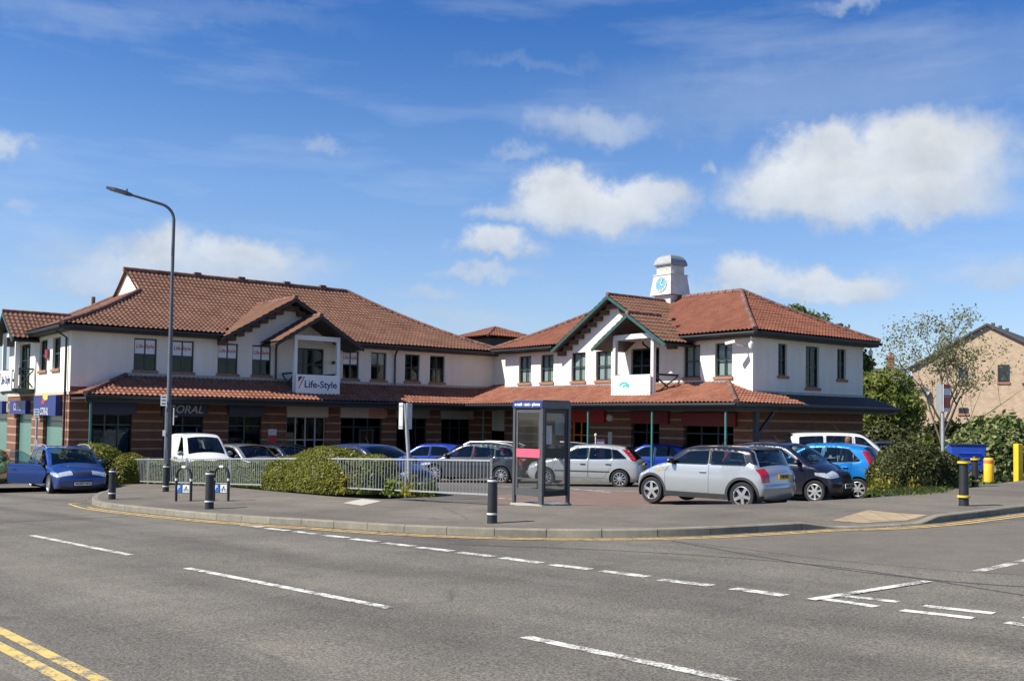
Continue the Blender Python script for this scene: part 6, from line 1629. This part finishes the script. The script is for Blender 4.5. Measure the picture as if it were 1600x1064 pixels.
# pavement sign by the right wing
p = place(938, 740, 40.0, zpark); t = thing('pavement_sign', 'purple and white pavement sign on a post in front of the brick pier', 'sign', p)
b = MB(); b.tube([(-.2, 0, 0), (-.2, 0, 1.75)], .02, 8); b.lathe([(.001, 1.75), (.05, 1.77), (.05, 1.84), (.001, 1.87)], 10, (-.2, 0, 0)); b.build('post', M_WBAND, t); b = MB(); b.box(-.18, .16, -.02, .0, .6, 1.65); b.build('panel', plain('purple_panel', (.10, .04, .13), .5), t); b = MB(); b.box(-.15, .13, -.025, -.02, 1.3, 1.55); b.build('lettering_panel', plain('dull_lilac', (.32, .27, .36), .5), t)

# person behind the blue hatchback -----------------------------------
def person(px, Y, htop, label):
    p = place(px, 740, Y, zpark); topz_ = at(px, htop, Y).z; h = topz_ - p.z; k = h / 1.72
    t = thing('person', label, 'person', p, R(100))
    bm = bmesh.new(); J = {}
    def vtx(n, co, par=None):
        J[n] = bm.verts.new(V(co) * k)
        if par: bm.edges.new((J[par], J[n]))
    vtx('pel', (0, 0, .94)); vtx('sp', (.01, 0, 1.15), 'pel'); vtx('ch', (0, 0, 1.33), 'sp'); vtx('nk', (0, 0, 1.46), 'ch'); vtx('hd0', (.01, 0, 1.55), 'nk'); vtx('hd1', (.02, 0, 1.64), 'hd0'); vtx('hd2', (.01, 0, 1.69), 'hd1')
    for s, n in ((1, 'l'), (-1, 'r')):
        vtx('sh' + n, (0, .17 * s, 1.40), 'ch'); vtx('el' + n, (-.02, .24 * s, 1.13), 'sh' + n); vtx('wr' + n, (.08, .24 * s, .90), 'el' + n); vtx('ha' + n, (.12, .235 * s, .82), 'wr' + n)
        for f in range(4): vtx('f%d' % f + n, (.15 + .008 * f, (.215 + .02 * f) * s, .755 + .006 * abs(f - 1)), 'ha' + n)
        vtx('th' + n, (.16, .20 * s, .81), 'wr' + n)
        vtx('hp' + n, (0, .09 * s, .88), 'pel'); vtx('kn' + n, (.02, .10 * s, .49), 'hp' + n); vtx('an' + n, (-.01, .10 * s, .09), 'kn' + n); vtx('to' + n, (.14, .11 * s, .035), 'an' + n)
    me = bpy.data.meshes.new('body'); bm.verts.index_update(); order = list(J); bm.to_mesh(me); bm.free(); o = bpy.data.objects.new('body', me); link(o, t)
    o.modifiers.new('skin', 'SKIN'); 
    rad = dict(pel=.14, sp=.12, ch=.14, nk=.055, hd0=.085, hd1=.092, hd2=.06)
    sk = me.skin_vertices[0].data if me.skin_vertices else None
    if sk is None: me.skin_vertices.new() if hasattr(me.skin_vertices, 'new') else None; sk = me.skin_vertices[0].data if me.skin_vertices else None
    if sk:
        for i, n in enumerate(order):
            b_ = n[:-1]; r_ = rad.get(n) or dict(sh=.065, el=.045, wr=.03, ha=.035, th=.011, hp=.09, kn=.058, an=.042, to=.035).get(b_, .009); sk[i].radius = (r_ * k, r_ * k)
            sk[i].use_root = n == 'pel'
    sb = o.modifiers.new('sub', 'SUBSURF'); sb.levels = 1; sb.render_levels = 2
    me.materials.append(plain('navy_clothing', (.03, .035, .06), .9)); 
    hb = MB(); hb.lathe([(.001, 1.725), (.06, 1.715), (.10, 1.67), (.112, 1.60), (.108, 1.52), (.085, 1.47)], 16, (-.012, 0, 0)); hb.v = [(a * k, b2 * k * .92, c * k) for a, b2, c in hb.v]; ho = hb.build('hair', plain('brown_hair', (.13, .07, .035), .7, var=.3, scale=30), t, smooth=60)
    hf = MB(); hf.lathe([(.001, .115), (.04, .1), (.075, .04), (.08, -.02), (.06, -.08), (.03, -.105), (.001, -.11)], 14, (0, 0, 0)); hf.v = [(a * k * .9 + .035 * k, b2 * k * .82, c * k + 1.585 * k) for a, b2, c in hf.v]
    hf.lathe([(.001, .02), (.014, 0), (.012, -.02), (.001, -.025)], 8, (.118 * k, 0, 1.57 * k)); hf.build('face', plain('skin_tone', (.45, .26, .18), .6, var=.08), t, smooth=60)
    ey = MB()
    for s in (-1, 1): ey.lathe([(.001, .008), (.008, 0), (.001, -.008)], 8, (.102 * k, s * .03 * k, 1.60 * k))
    ey.box(.098 * k, .104 * k, -.022 * k, .022 * k, 1.522 * k, 1.53 * k); ey.build('eyes_and_mouth', plain('dark_features', (.06, .025, .025), .5), t)
person(1325, 31.8, 681, 'person with brown hair behind the bright blue hatchback, only the head showing')
# ------------------------------------------------------------------ plants, trees, houses beyond
L_HEDGE = leaf_mat('hedge_leaf', (.08, .10, .012), (.165, .18, .02), (.25, .235, .03), .35)
L_GOLD = leaf_mat('golden_leaf', (.13, .15, .025), (.29, .26, .04), (.36, .31, .05), .35)
L_LOW = leaf_mat('low_hedge_leaf', (.08, .12, .02), (.155, .195, .032), (.24, .25, .045), .35)
L_BUSH = leaf_mat('dark_bush_leaf', (.028, .042, .012), (.065, .075, .022), (.13, .12, .04), .25)
L_VAR = leaf_mat('variegated_leaf', (.06, .10, .025), (.16, .20, .07), (.38, .38, .18), .3)
L_IVY = leaf_mat('ivy_leaf', (.06, .095, .02), (.115, .165, .03), (.20, .235, .05), .35)
L_TREE = leaf_mat('tree_leaf', (.06, .095, .02), (.12, .16, .035), (.22, .23, .07), .4)
L_MID = leaf_mat('mid_green_leaf', (.11, .155, .03), (.20, .245, .055), (.31, .32, .09), .45)
L_YOUNG = leaf_mat('young_leaf', (.13, .15, .06), (.20, .22, .10), (.30, .29, .15), .4)
L_GRASS = leaf_mat('grass_blade', (.05, .09, .015), (.12, .16, .03), (.22, .22, .06), .3)
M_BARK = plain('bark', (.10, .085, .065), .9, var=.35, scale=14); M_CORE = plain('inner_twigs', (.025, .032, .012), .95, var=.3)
def leaves_mesh(P, Nn, size, aspect=1.7, tilt=.8, rg=rng):
    """quads at points P (n,3), roughly facing Nn"""
    n = len(P); N1 = Nn + rg.normal(0, tilt, (n, 3)); N1 /= np.linalg.norm(N1, axis=1)[:, None] + 1e-9
    r = rg.normal(0, 1, (n, 3)); U = np.cross(N1, r); U /= np.linalg.norm(U, axis=1)[:, None] + 1e-9; Vv = np.cross(N1, U)
    s = size * (.6 + .8 * rg.random(n))[:, None]; a = U * s * aspect / 2; b = Vv * s / 2
    v = np.stack([P - a, P + b * .9 - a * .1, P + a, P - b * .9 - a * .1], 1).reshape(-1, 3)
    return v, np.arange(4 * n).reshape(-1, 4)
def mesh_np(name, v, f, mats, parent=None, midx=None, smooth=False):
    me = bpy.data.meshes.new(name); me.vertices.add(len(v)); me.vertices.foreach_set('co', np.asarray(v, 'f').ravel())
    k = f.shape[1]; me.loops.add(f.size); me.loops.foreach_set('vertex_index', f.astype('i').ravel()); me.polygons.add(len(f)); me.polygons.foreach_set('loop_start', np.arange(0, f.size, k, dtype='i'))
    for m in mats: me.materials.append(m)
    me.update(calc_edges=True)
    if midx is not None: me.polygons.foreach_set('material_index', midx)
    o = bpy.data.objects.new(name, me); link(o, parent); return o
def lump(d, seed, amp): 
    return np.array([1 + amp * mnoise.noise((x * 2.2 + seed, y * 2.2, z * 2.2)) + amp * .6 * mnoise.noise((x * 6 + seed, y * 6, z * 6)) for x, y, z in d])
def foliage(name, blobs, n, size, mat, label, cat, group=None, sq=2.6, amp=.12, fuzz=.06, zf=None, tilt=.8, kind=None, stems=True, core=True, inner=.15, extra=None):
    """blobs: [(centre, (rx,ry,rz), yaw)] superellipsoids whose lower half sits on the ground"""
    base = V(blobs[0][0]); t = thing(name, label, cat, base, 0, group)
    if kind: t['kind'] = kind
    areas = np.array([b[1][0] * b[1][2] + b[1][1] * b[1][2] + b[1][0] * b[1][1] for b in blobs]); cnt = (n * areas / areas.sum()).astype(int)
    VV = []; FF = []; off = 0
    cm = MB()
    for bi, (c, r, yaw) in enumerate(blobs):
        c = np.array(c) - np.array(base); r = np.array(r); k = cnt[bi] * 2
        d = rng.normal(0, 1, (k, 3)); d /= np.linalg.norm(d, axis=1)[:, None]; d[:, 2] = np.abs(d[:, 2]) * 1.0
        d[: k // 2, 2] *= rng.random(k // 2) ; d /= np.linalg.norm(d, axis=1)[:, None]
        sr = (np.abs(d) ** sq).sum(1) ** (-1 / sq); l = lump(d, bi * 9.1 + len(name), amp)
        rad = sr * l * (1 - inner * rng.random(k) ** 2) + rng.normal(0, fuzz, k) * .5
        p = d * rad[:, None] * r; nr = d / r; nr /= np.linalg.norm(nr, axis=1)[:, None]
        cy, sy = math.cos(yaw), math.sin(yaw); Rm = np.array([[cy, -sy, 0], [sy, cy, 0], [0, 0, 1]])
        p = p @ Rm.T + c; nr = nr @ Rm.T
        keep = np.ones(k, bool)
        for bj, (c2, r2, yaw2) in enumerate(blobs):
            if bj == bi: continue
            cy2, sy2 = math.cos(-yaw2), math.sin(-yaw2); R2 = np.array([[cy2, -sy2, 0], [sy2, cy2, 0], [0, 0, 1]])
            q = (p - (np.array(c2) - np.array(base))) @ R2.T / np.array(r2); keep &= (np.abs(q) ** sq).sum(1) > .75
        p, nr = p[keep][: cnt[bi]], nr[keep][: cnt[bi]]
        v, f = leaves_mesh(p, nr, size, tilt=tilt); VV.append(v); FF.append(f + off); off += len(v)
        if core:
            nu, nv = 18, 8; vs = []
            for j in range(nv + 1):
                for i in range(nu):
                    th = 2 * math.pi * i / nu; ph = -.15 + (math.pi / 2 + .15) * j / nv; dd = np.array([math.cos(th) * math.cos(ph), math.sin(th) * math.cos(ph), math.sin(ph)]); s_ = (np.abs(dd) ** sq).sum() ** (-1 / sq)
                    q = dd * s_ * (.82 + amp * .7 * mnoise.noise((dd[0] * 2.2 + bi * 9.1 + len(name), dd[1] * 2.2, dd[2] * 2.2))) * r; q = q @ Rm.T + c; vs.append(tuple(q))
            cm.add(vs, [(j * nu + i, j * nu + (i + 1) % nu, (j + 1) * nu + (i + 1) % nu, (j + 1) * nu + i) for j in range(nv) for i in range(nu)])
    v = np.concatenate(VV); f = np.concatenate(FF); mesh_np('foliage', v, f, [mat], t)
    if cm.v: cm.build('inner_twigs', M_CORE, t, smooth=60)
    return t
# hedges along the railing
u_f = (f1 - f0); u_f.z = 0; u_f.normalize(); n_f = V((u_f.y, -u_f.x, 0)); n_f = n_f if n_f.y > 0 else -n_f; yaw_f = math.atan2(u_f.y, u_f.x)
def off(p, d, zf=zpave): q = p + n_f * d; return (q.x, q.y, zf(p.x, p.y) - .03)
bl = []
hp_ = [fl(x) for x in (198, 231, 262, 291, 325, 359, 395, 432)]
for i, q in enumerate(hp_): bl.append((off(q, .62), (1.1, .52, .80 + .05 * math.sin(i * 2.1)), yaw_f))
foliage('hedge', bl, 50000, .048, L_LOW, 'low clipped green hedge behind the left railing', 'hedge', sq=3.2, amp=.07, fuzz=.03, tilt=.5)
q = fl(478); q2 = fl(520)
foliage('hedge', [(off(fl(490), .60), (1.7, 1.0, 1.20), yaw_f), (off(fl(440), .48), (1.1, .8, .98), yaw_f), (off(fl(536), .88), (1.0, .8, 1.0), yaw_f)], 62000, .042, L_HEDGE, 'tall rounded golden green hedge in the gap between the railings', 'hedge', sq=2.5, amp=.05, fuzz=.025, tilt=.5)
hl = place(150, 740, 37.6, zpave)
foliage('hedge', [((hl.x, hl.y, hl.z), (1.5, 1.0, 1.42), yaw_f), ((hl.x + 1.15, hl.y - .2, hl.z), (1.1, .9, 1.12), yaw_f), ((hl.x - .8, hl.y + .6, hl.z), (1.0, .9, 1.38), yaw_f)], 36000, .055, L_HEDGE, 'rounded green hedge behind the nose of the blue estate', 'hedge', sq=2.6, amp=.06, fuzz=.03, tilt=.5)
# small golden shrubs by the railing
def shrub(px, py, rx, rz, n, size, mat, label, zf=zpave, dy=.35, amp=.3, sq=2.0, group=None):
    p = fl(px) if dy is not None else hit(px, py, zf); c = off(p, dy) if dy is not None else tuple(p)
    return foliage('shrub', [(c, (rx, rx * .8, rz), 0)], n, size, mat, label, 'shrub', group, sq=sq, amp=amp, fuzz=.12, core=False, inner=.7)
GSH = 'young shrubs along the railing'
shrub(541, 0, .34, .62, 900, .07, L_GOLD, 'yellow leaved shrub poking through the railing beside the rounded hedge', dy=.15, group=GSH); shrub(563, 0, .30, .72, 650, .075, L_LOW, 'loose green shrub just right of the yellow leaved one', dy=.25, group=GSH)
shrub(612, 0, .38, .52, 900, .065, L_LOW, 'low grey green shrub behind the railing left of the sign post', dy=.2, group=GSH); shrub(637, 0, .26, .48, 620, .07, L_GOLD, 'bright yellow shrub at the foot of the sign post', dy=.15, group=GSH); shrub(656, 0, .24, .42, 350, .06, L_LOW, 'small green shrub right of the sign post', dy=.3, group=GSH)
# clipped bush on the right
c = place(1432, 740, 26.4, zpave)
foliage('bush', [((c.x - .1, c.y + .2, c.z), (.95, .85, 1.14), 0), ((c.x + .72, c.y + .35, c.z), (.62, .62, .90), 0), ((c.x - .55, c.y - .1, c.z), (.55, .55, .92), 0)], 48000, .045, L_BUSH, 'dense dark clipped bush in front of the navy car', 'bush', sq=2.5, amp=.10, fuzz=.05)
foliage('shrub', [(tuple(place(1376, 740, 25.2, zpave)), (.30, .28, .72), 0)], 230, .065, L_GOLD, 'yellow leaved sapling at the left foot of the dark bush', 'shrub', GSH, core=False, inner=.6, amp=.4, fuzz=.15, sq=2)
foliage('shrub', [(tuple(place(1428, 740, 25.1, zpave)), (.13, .12, .6), 0)], 60, .06, L_GOLD, 'sprig of yellow leaves at the front of the dark bush', 'shrub', GSH, core=False, inner=.6, amp=.4, fuzz=.15, sq=2)
sap = MB(); c2 = place(1374, 740, 25.2, zpave); sap.tube([(c2.x, c2.y, c2.z - .05), (c2.x + .01, c2.y, c2.z + .3), (c2.x + .03, c2.y, c2.z + .6)], [.012, .01, .006], 6); so_ = sap.build('plant_stem', M_BARK, None); tag(so_, 'thin bare stem of the yellow sapling beside the dark bush', 'plant stem')
# grass patch
ga = [xy(gpave(1338, 778)), xy(gpave(1440, 775)), xy(gpave(1506, 764)), xy(gpave(1490, 752)), xy(gpave(1360, 765))]
pts_ = []
while len(pts_) < 5200:
    w_ = rng.random(5); w_ = w_ ** 1.5; w_ /= w_.sum(); q = sum((a * float(b) for a, b in zip(ga, w_)), Vector((0, 0))); q += Vector(tuple(rng.normal(0, .12, 2)))
    pts_.append((q.x, q.y, zpave(q.x, q.y) + .035))
P = np.array(pts_); vg, fg = leaves_mesh(P, np.tile([0.4, -.6, .2], (len(P), 1)), .035, aspect=3.2, tilt=.35)
g = mesh_np('grass', vg, fg, [L_GRASS]); tag(g, 'patch of rough short grass under the dark bush', 'grass', kind='stuff')
# far hedges, ivy, variegated shrub
def far(px, Y, zf=zpark): return place(px, 740, Y, zf)
c = far(1560, 36); foliage('shrub', [((c.x, c.y, c.z - .1), (1.5, 1.2, 2.35), 0), ((c.x + 1.6, c.y + .5, c.z - .1), (1.4, 1.2, 2.5), 0), ((c.x - .9, c.y + .8, c.z - .1), (.8, .8, 1.7), 0)], 22000, .12, L_VAR, 'big pale variegated shrub behind the blue bin', 'shrub', sq=2.4, amp=.16, fuzz=.08)
hb = [];
for i, px in enumerate((1352, 1380, 1408, 1436, 1464, 1492, 1518)): c = far(px, 50 - i * .6); hb.append(((c.x, c.y, c.z), (1.15, .9, 2.1 + .3 * math.sin(i * 1.7)), 0))
foliage('hedge', hb, 20000, .12, L_BUSH, 'long olive green hedge in front of the brick house', 'hedge', sq=2.4, amp=.2, fuzz=.08)
for px, Y, rx, rz, lab in ((1443, 46, .8, 1.6, 'glossy bright green shrub before the long olive hedge'),):
    c = far(px, Y); foliage('shrub', [((c.x, c.y, c.z), (rx, .6, rz), 0)], 2500, .12, L_TREE, lab, 'shrub', core=True, amp=.25)
c = far(1535, 44); foliage('shrub', [((c.x, c.y, c.z), (1.0, .8, 1.4), 0)], 4000, .11, L_HEDGE, 'yellow green shrub between the long hedge and the variegated shrub', 'shrub', amp=.25)

def tree(name, base, height, spread, label, leafm, nleaf, lsize, seed=1, trunk=.16, fork=.3, levels=4, droop=0, dens_=1.0, group=None, lean=(0, 0), first=4):
    rnd = random.Random(seed); t = thing(name, label, 'tree', base, 0, group); tb = MB(); tips = []
    def branch(p, d, L, r, lev):
        k = 4; pts = [p]; q = p.copy(); dd = d.copy()
        for i in range(k):
            dd = (dd + V((rnd.uniform(-1, 1), rnd.uniform(-1, 1), rnd.uniform(-.4, .8))) * .13).normalized(); q = q + dd * L / k; pts.append(q.copy())
        r1 = r * (.62 if lev < levels else .3); tb.tube(pts, [r + (r1 - r) * i / k for i in range(k + 1)], 8 if lev < 2 else 5, caps=False)
        if lev >= levels - 1: tips.extend(pts[1:])
        if lev == levels: return
        nc = first if lev == 0 else rnd.choice((2, 3, 3))
        for i in range(nc):
            f = (.45 + .55 * (i + 1) / nc) if lev else (fork + (1 - fork) * (i + 1) / nc); idx = min(k - 1, int(f * k)); st = pts[idx].lerp(pts[idx + 1], f * k - idx) if idx < k else pts[-1]
            az = i * 2.4 + rnd.uniform(-.5, .5) + lev; out_ = V((math.cos(az), math.sin(az), 0)); up_ = .75 if lev == 0 else .45
            nd = (dd * .55 + out_ * spread * rnd.uniform(.7, 1.15) + V((0, 0, up_ * .6 - droop))).normalized(); branch(st, nd, L * rnd.uniform(.58, .78), r1 * rnd.uniform(.6, .85), lev + 1)
        if lev == 0: branch(pts[-1], (dd + V((.05, 0, .5))).normalized(), L * .75, r1 * .85, 1)
    branch(V((0, 0, -.2)), V((lean[0], lean[1], 1)).normalized(), height * .42, trunk, 0)
    zmax = max(p.z for p in tips); s = height / zmax; tb.v = [(x * s, y * s, z * s) for x, y, z in tb.v]; tb.build('trunk', M_BARK, t, smooth=50)
    T = np.array([tuple(p * s) for p in tips]); idx = rng.integers(0, len(T), nleaf); P = T[idx] + rng.normal(0, height * .017 * dens_, (nleaf, 3)); v, f = leaves_mesh(P, np.tile([0, 0, .6], (nleaf, 1)), lsize, tilt=1.0); mesh_np('crown', v, f, [leafm], t); return t
b_ = far(1475, 45.5); tree('young_tree', b_, 7.5, .62, 'thin spring tree with open branches and sparse young leaves, behind the red sign', L_YOUNG, 5200, .07, seed=11, trunk=.13, fork=.25, levels=5, lean=(.0, .0), first=6)
def bigtree(px, Y, blobs, n, ls, label, mat, group='trees beyond the parade'):
    b_ = far(px, Y); t = thing('tree', label, 'tree', b_, 0, group); tb = MB(); tb.tube([(0, 0, -.3), (.1, 0, 2), (.0, .1, 4.5)], [.25, .2, .12], 8)
    VV = []; FF = []; o_ = 0; cnt = int(n / len(blobs))
    for i, (dx, dy, z, r) in enumerate(blobs):
        tb.tube([(0, .05, 2.5), (dx * .5, dy * .5, (z + 2.5) / 2), (dx, dy, z)], [.12, .08, .03], 6)
        d = rng.normal(0, 1, (cnt, 3)); d /= np.linalg.norm(d, axis=1)[:, None]; l = lump(d, i * 3.7 + px, .35); rad = r * l * (rng.random(cnt) ** .4); P = d * rad[:, None] * np.array([1, 1, .85]) + np.array([dx, dy, z]); v, f = leaves_mesh(P, d, ls, tilt=.8); VV.append(v); FF.append(f + o_); o_ += len(v)
    tb.build('trunk', M_BARK, t, smooth=50); mesh_np('crown', np.concatenate(VV), np.concatenate(FF), [mat], t); return t
bigtree(1250, 74, [(-2.2, 0, 9.7, 1.7), (-.6, 0, 10.1, 1.7), (1.0, .5, 9.7, 1.6), (2.3, 0, 9.0, 1.4), (3.4, 0, 8.2, 1.3), (0, 1, 8.3, 2.2), (4.2, .5, 7.2, 1.3)], 14000, .2, 'leafy green tree showing above the right hand roof slope', L_TREE)
bigtree(1378, 58, [(-.6, 0, 4.7, 1.0), (.5, .3, 4.9, 1.0), (-1.3, .2, 3.8, 1.1), (.0, -.3, 3.7, 1.3), (1.2, 0, 3.6, 1.2), (-.8, 0, 2.6, 1.3), (.9, 0, 2.4, 1.3), (-.2, 0, 1.2, 1.3)], 17000, .15, 'broad leafy tree filling the gap between the parade and the brick house', L_MID)
bigtree(1398, 62, [(0, 0, 4.2, 1.5), (.3, 0, 2.6, 1.6), (-.4, .2, 1.2, 1.5), (.2, 0, 5.0, .9)], 13000, .13, 'dark ivy clad tree against the left side of the brick house', L_IVY)
bigtree(1367, 66, [(-1, 0, 4.3, 1.3), (.4, 0, 3.6, 1.5), (-.6, 0, 2.2, 1.6), (.6, 0, 1.4, 1.5)], 9000, .16, 'yellow green tree close to the far corner of the parade', L_HEDGE)

# brick house at the right -------------------------------------------
M_HBRICK = brick_mat('tan_house_brick', (.48, .36, .25), (.40, .295, .20), None, (.40, .32, .24)); M_SLATE = plain('dark_slate', (.06, .06, .065), .7, var=.25, scale=8)
hw_ = 4.8; hc = at(1425, 700, 70.0); ga_ = V((.80, -.60, 0)); rd_ = V((.60, .80, 0))     # along the gable, along the ridge
z0 = zpark(hc.x, hc.y); t = thing('brick_house', 'tan brick house with a wide gable end and dark roof at the right edge', 'house', (hc.x, hc.y, z0), math.atan2(ga_.y, ga_.x))
ez = at(1425, 574, 70.0).z - z0; az_ = ez + .56 * hw_; dep = 12
b = MB(); P5 = [(0, -1), (2 * hw_, -1), (2 * hw_, ez), (hw_, az_), (0, ez)]
b.add([(x, 0, z) for x, z in P5] + [(x, dep, z) for x, z in P5], [(0, 1, 2, 3, 4), (9, 8, 7, 6, 5), (0, 5, 6, 1), (1, 6, 7, 2), (4, 9, 5, 0)]); b.build('wall', M_HBRICK, t)
b = MB()
for s in (-1, 1):
    e_ = hw_ + s * (hw_ + .35); q = [(hw_, -.25, az_ + .12), (e_, -.25, ez - .56 * .35 + .12), (e_, dep, ez - .56 * .35 + .12), (hw_, dep, az_ + .12)]; b.add(q + [(x, y, z - .14) for x, y, z in q], [(0, 1, 2, 3), (7, 6, 5, 4), (0, 4, 5, 1), (1, 5, 6, 2), (2, 6, 7, 3)])
b.build('roof', M_SLATE, t)
for k in range(3): b = MB(); b.box(hw_ - .1, hw_ + .1, 1.5 + k * 2.2, 1.7 + k * 2.2, az_ + .1, az_ + .28); b.build('roof_vent', M_SLATE, t)
def hwin(px0, px1, py0, py1):
    r0, r1 = at(px0, py0, 1) - CAMP, at(px1, py1, 1) - CAMP; nrm = rd_; k0 = (hc - CAMP).dot(nrm)
    a = CAMP + r0 * (k0 / r0.dot(nrm)); c = CAMP + r1 * (k0 / r1.dot(nrm)); x0, x1 = (a - hc).dot(ga_), (c - hc).dot(ga_); zt, zb_ = a.z - z0, c.z - z0
    b = MB(); b.box(x0, x1, -.03, .0, zb_, zt); w = b.build('window', plain('house_window_dark', (.03, .035, .045), .15), t); b = MB(); m_ = (x0 + x1) / 2; b.box(m_ - .03, m_ + .03, -.05, -.03, zb_, zt); b.box(x0 - .04, x0 + .04, -.05, -.03, zb_, zt); b.box(x1 - .04, x1 + .04, -.05, -.03, zb_, zt); b.build('frame', M_FRAME, w); b = MB(); b.box(x0 - .1, x1 + .1, -.07, 0, zb_ - .12, zb_); b.build('sill', M_SILL, w)
hwin(1499, 1511, 576, 599); hwin(1560, 1576, 570, 597); hwin(1499, 1512, 637, 646)
d_ = at(1447, 612, 1) - CAMP; k0 = (hc - CAMP).dot(rd_); dp_ = CAMP + d_ * (k0 / d_.dot(rd_)); dx_ = (dp_ - hc).dot(ga_); b = MB(); b.lathe([(.001, .12), (.2, .09), (.33, 0), (.32, -.01), (.2, .07), (.001, .1)], 18, (0, 0, 0), 'Y'); b.tube([(0, .1, 0), (0, .35, -.1)], .025, 6)
o = b.build('satellite_dish', M_GREYPOST, t, smooth=40); o.location = (dx_, -.35, dp_.z - z0); o.rotation_euler = (R(-20), 0, R(25))
# house chimney and roof far behind the gap
c = far(1375, 78); z0 = c.z; t = thing('distant_house', 'distant house with a brick chimney seen through the trees beside the parade', 'house', c, R(-20)); zt = at(1375, 583, 78).z - z0
b = MB(); b.box(-2.6, 1.6, 0, 5, -1, zt - .8); b.build('wall', brick_mat('red_house_brick', (.30, .12, .08), (.24, .10, .07), None), t); b = MB(); b.add([(-2.9, -.3, zt - .9), (1.9, -.3, zt - .9), (1.9, 2.5, zt + .5), (-2.9, 2.5, zt + .5), (1.9, 5.3, zt - .9), (-2.9, 5.3, zt - .9)], [(0, 1, 2, 3), (3, 2, 4, 5), (0, 3, 5), (1, 4, 2)]); b.build('roof', M_SLATE, t)
c_ = at(1391, 556, 77); zt = c_.z - z0; b = MB(); Mx = Matrix.Rotation(R(20), 3, 'Z'); q = Mx @ V((c_.x - c.x, c_.y - c.y, 0)); b.box(q.x - .28, q.x + .28, q.y - .3, q.y + .3, zt - 2.6, zt); b.box(q.x - .33, q.x + .33, q.y - .35, q.y + .35, zt - .2, zt - .1); b.build('chimney', brick_mat('chimney_brick', (.32, .12, .08), (.25, .10, .07), None), t); b = MB(); b.tube([(q.x, q.y, zt), (q.x, q.y, zt + .3)], .1, 8); b.build('chimney_pot', M_SILL, t)
# low brick wall behind the bush and garden wall before the house
a_, c_ = far(1478, 37.5), far(1512, 36.5); t = thing('brick_wall', 'low brick wall between the dark bush and the blue bin', 'wall', a_, math.atan2(c_.y - a_.y, c_.x - a_.x)); L_ = (c_ - a_).length; b = MB(); b.box(-.8, L_, -.1, .1, -.5, .75); b.build('brickwork', M_HBRICK, t); b = MB(); b.box(-.82, L_ + .02, -.13, .13, .75, .82); b.build('coping', plain('pale_concrete', (.42, .39, .33), .8), t)
a_, c_ = far(1350, 56), far(1640, 50); t = thing('brick_wall', 'long brick garden wall behind the olive hedge', 'wall', a_, math.atan2(c_.y - a_.y, c_.x - a_.x)); L_ = (c_ - a_).length; b = MB(); b.box(0, L_, -.11, .11, -1, 1.9); b.build('brickwork', brick_mat('garden_wall_brick', (.30, .16, .10), (.24, .13, .085), None), t); b = MB(); b.box(-.02, L_, -.14, .14, 1.9, 1.97); b.build('coping', M_SILL, t)

# grit and dead leaves lying in the gutter
gp_ = []; LNn = offset_line(KR, -.08)
for _ in range(1100):
    i_ = rng.integers(20, min(len(KR) - 5, 330)); q = LNn[i_] - (KI[i_] - KR[i_]).normalized() * abs(float(rng.normal(0, .13))); gp_.append((q.x, q.y, zroad(q.x, q.y) + .012))
P = np.array(gp_); vg, fg = leaves_mesh(P, np.tile([0, 0, 1.0], (len(P), 1)), .022, aspect=1.5, tilt=.25)
g = mesh_np('gutter_litter', vg, fg, [leaf_mat('dead_leaf', (.10, .075, .045), (.20, .15, .09), (.34, .29, .2), .1)]); tag(g, 'grit and dead leaves lying along the foot of the kerb', 'litter', kind='stuff')
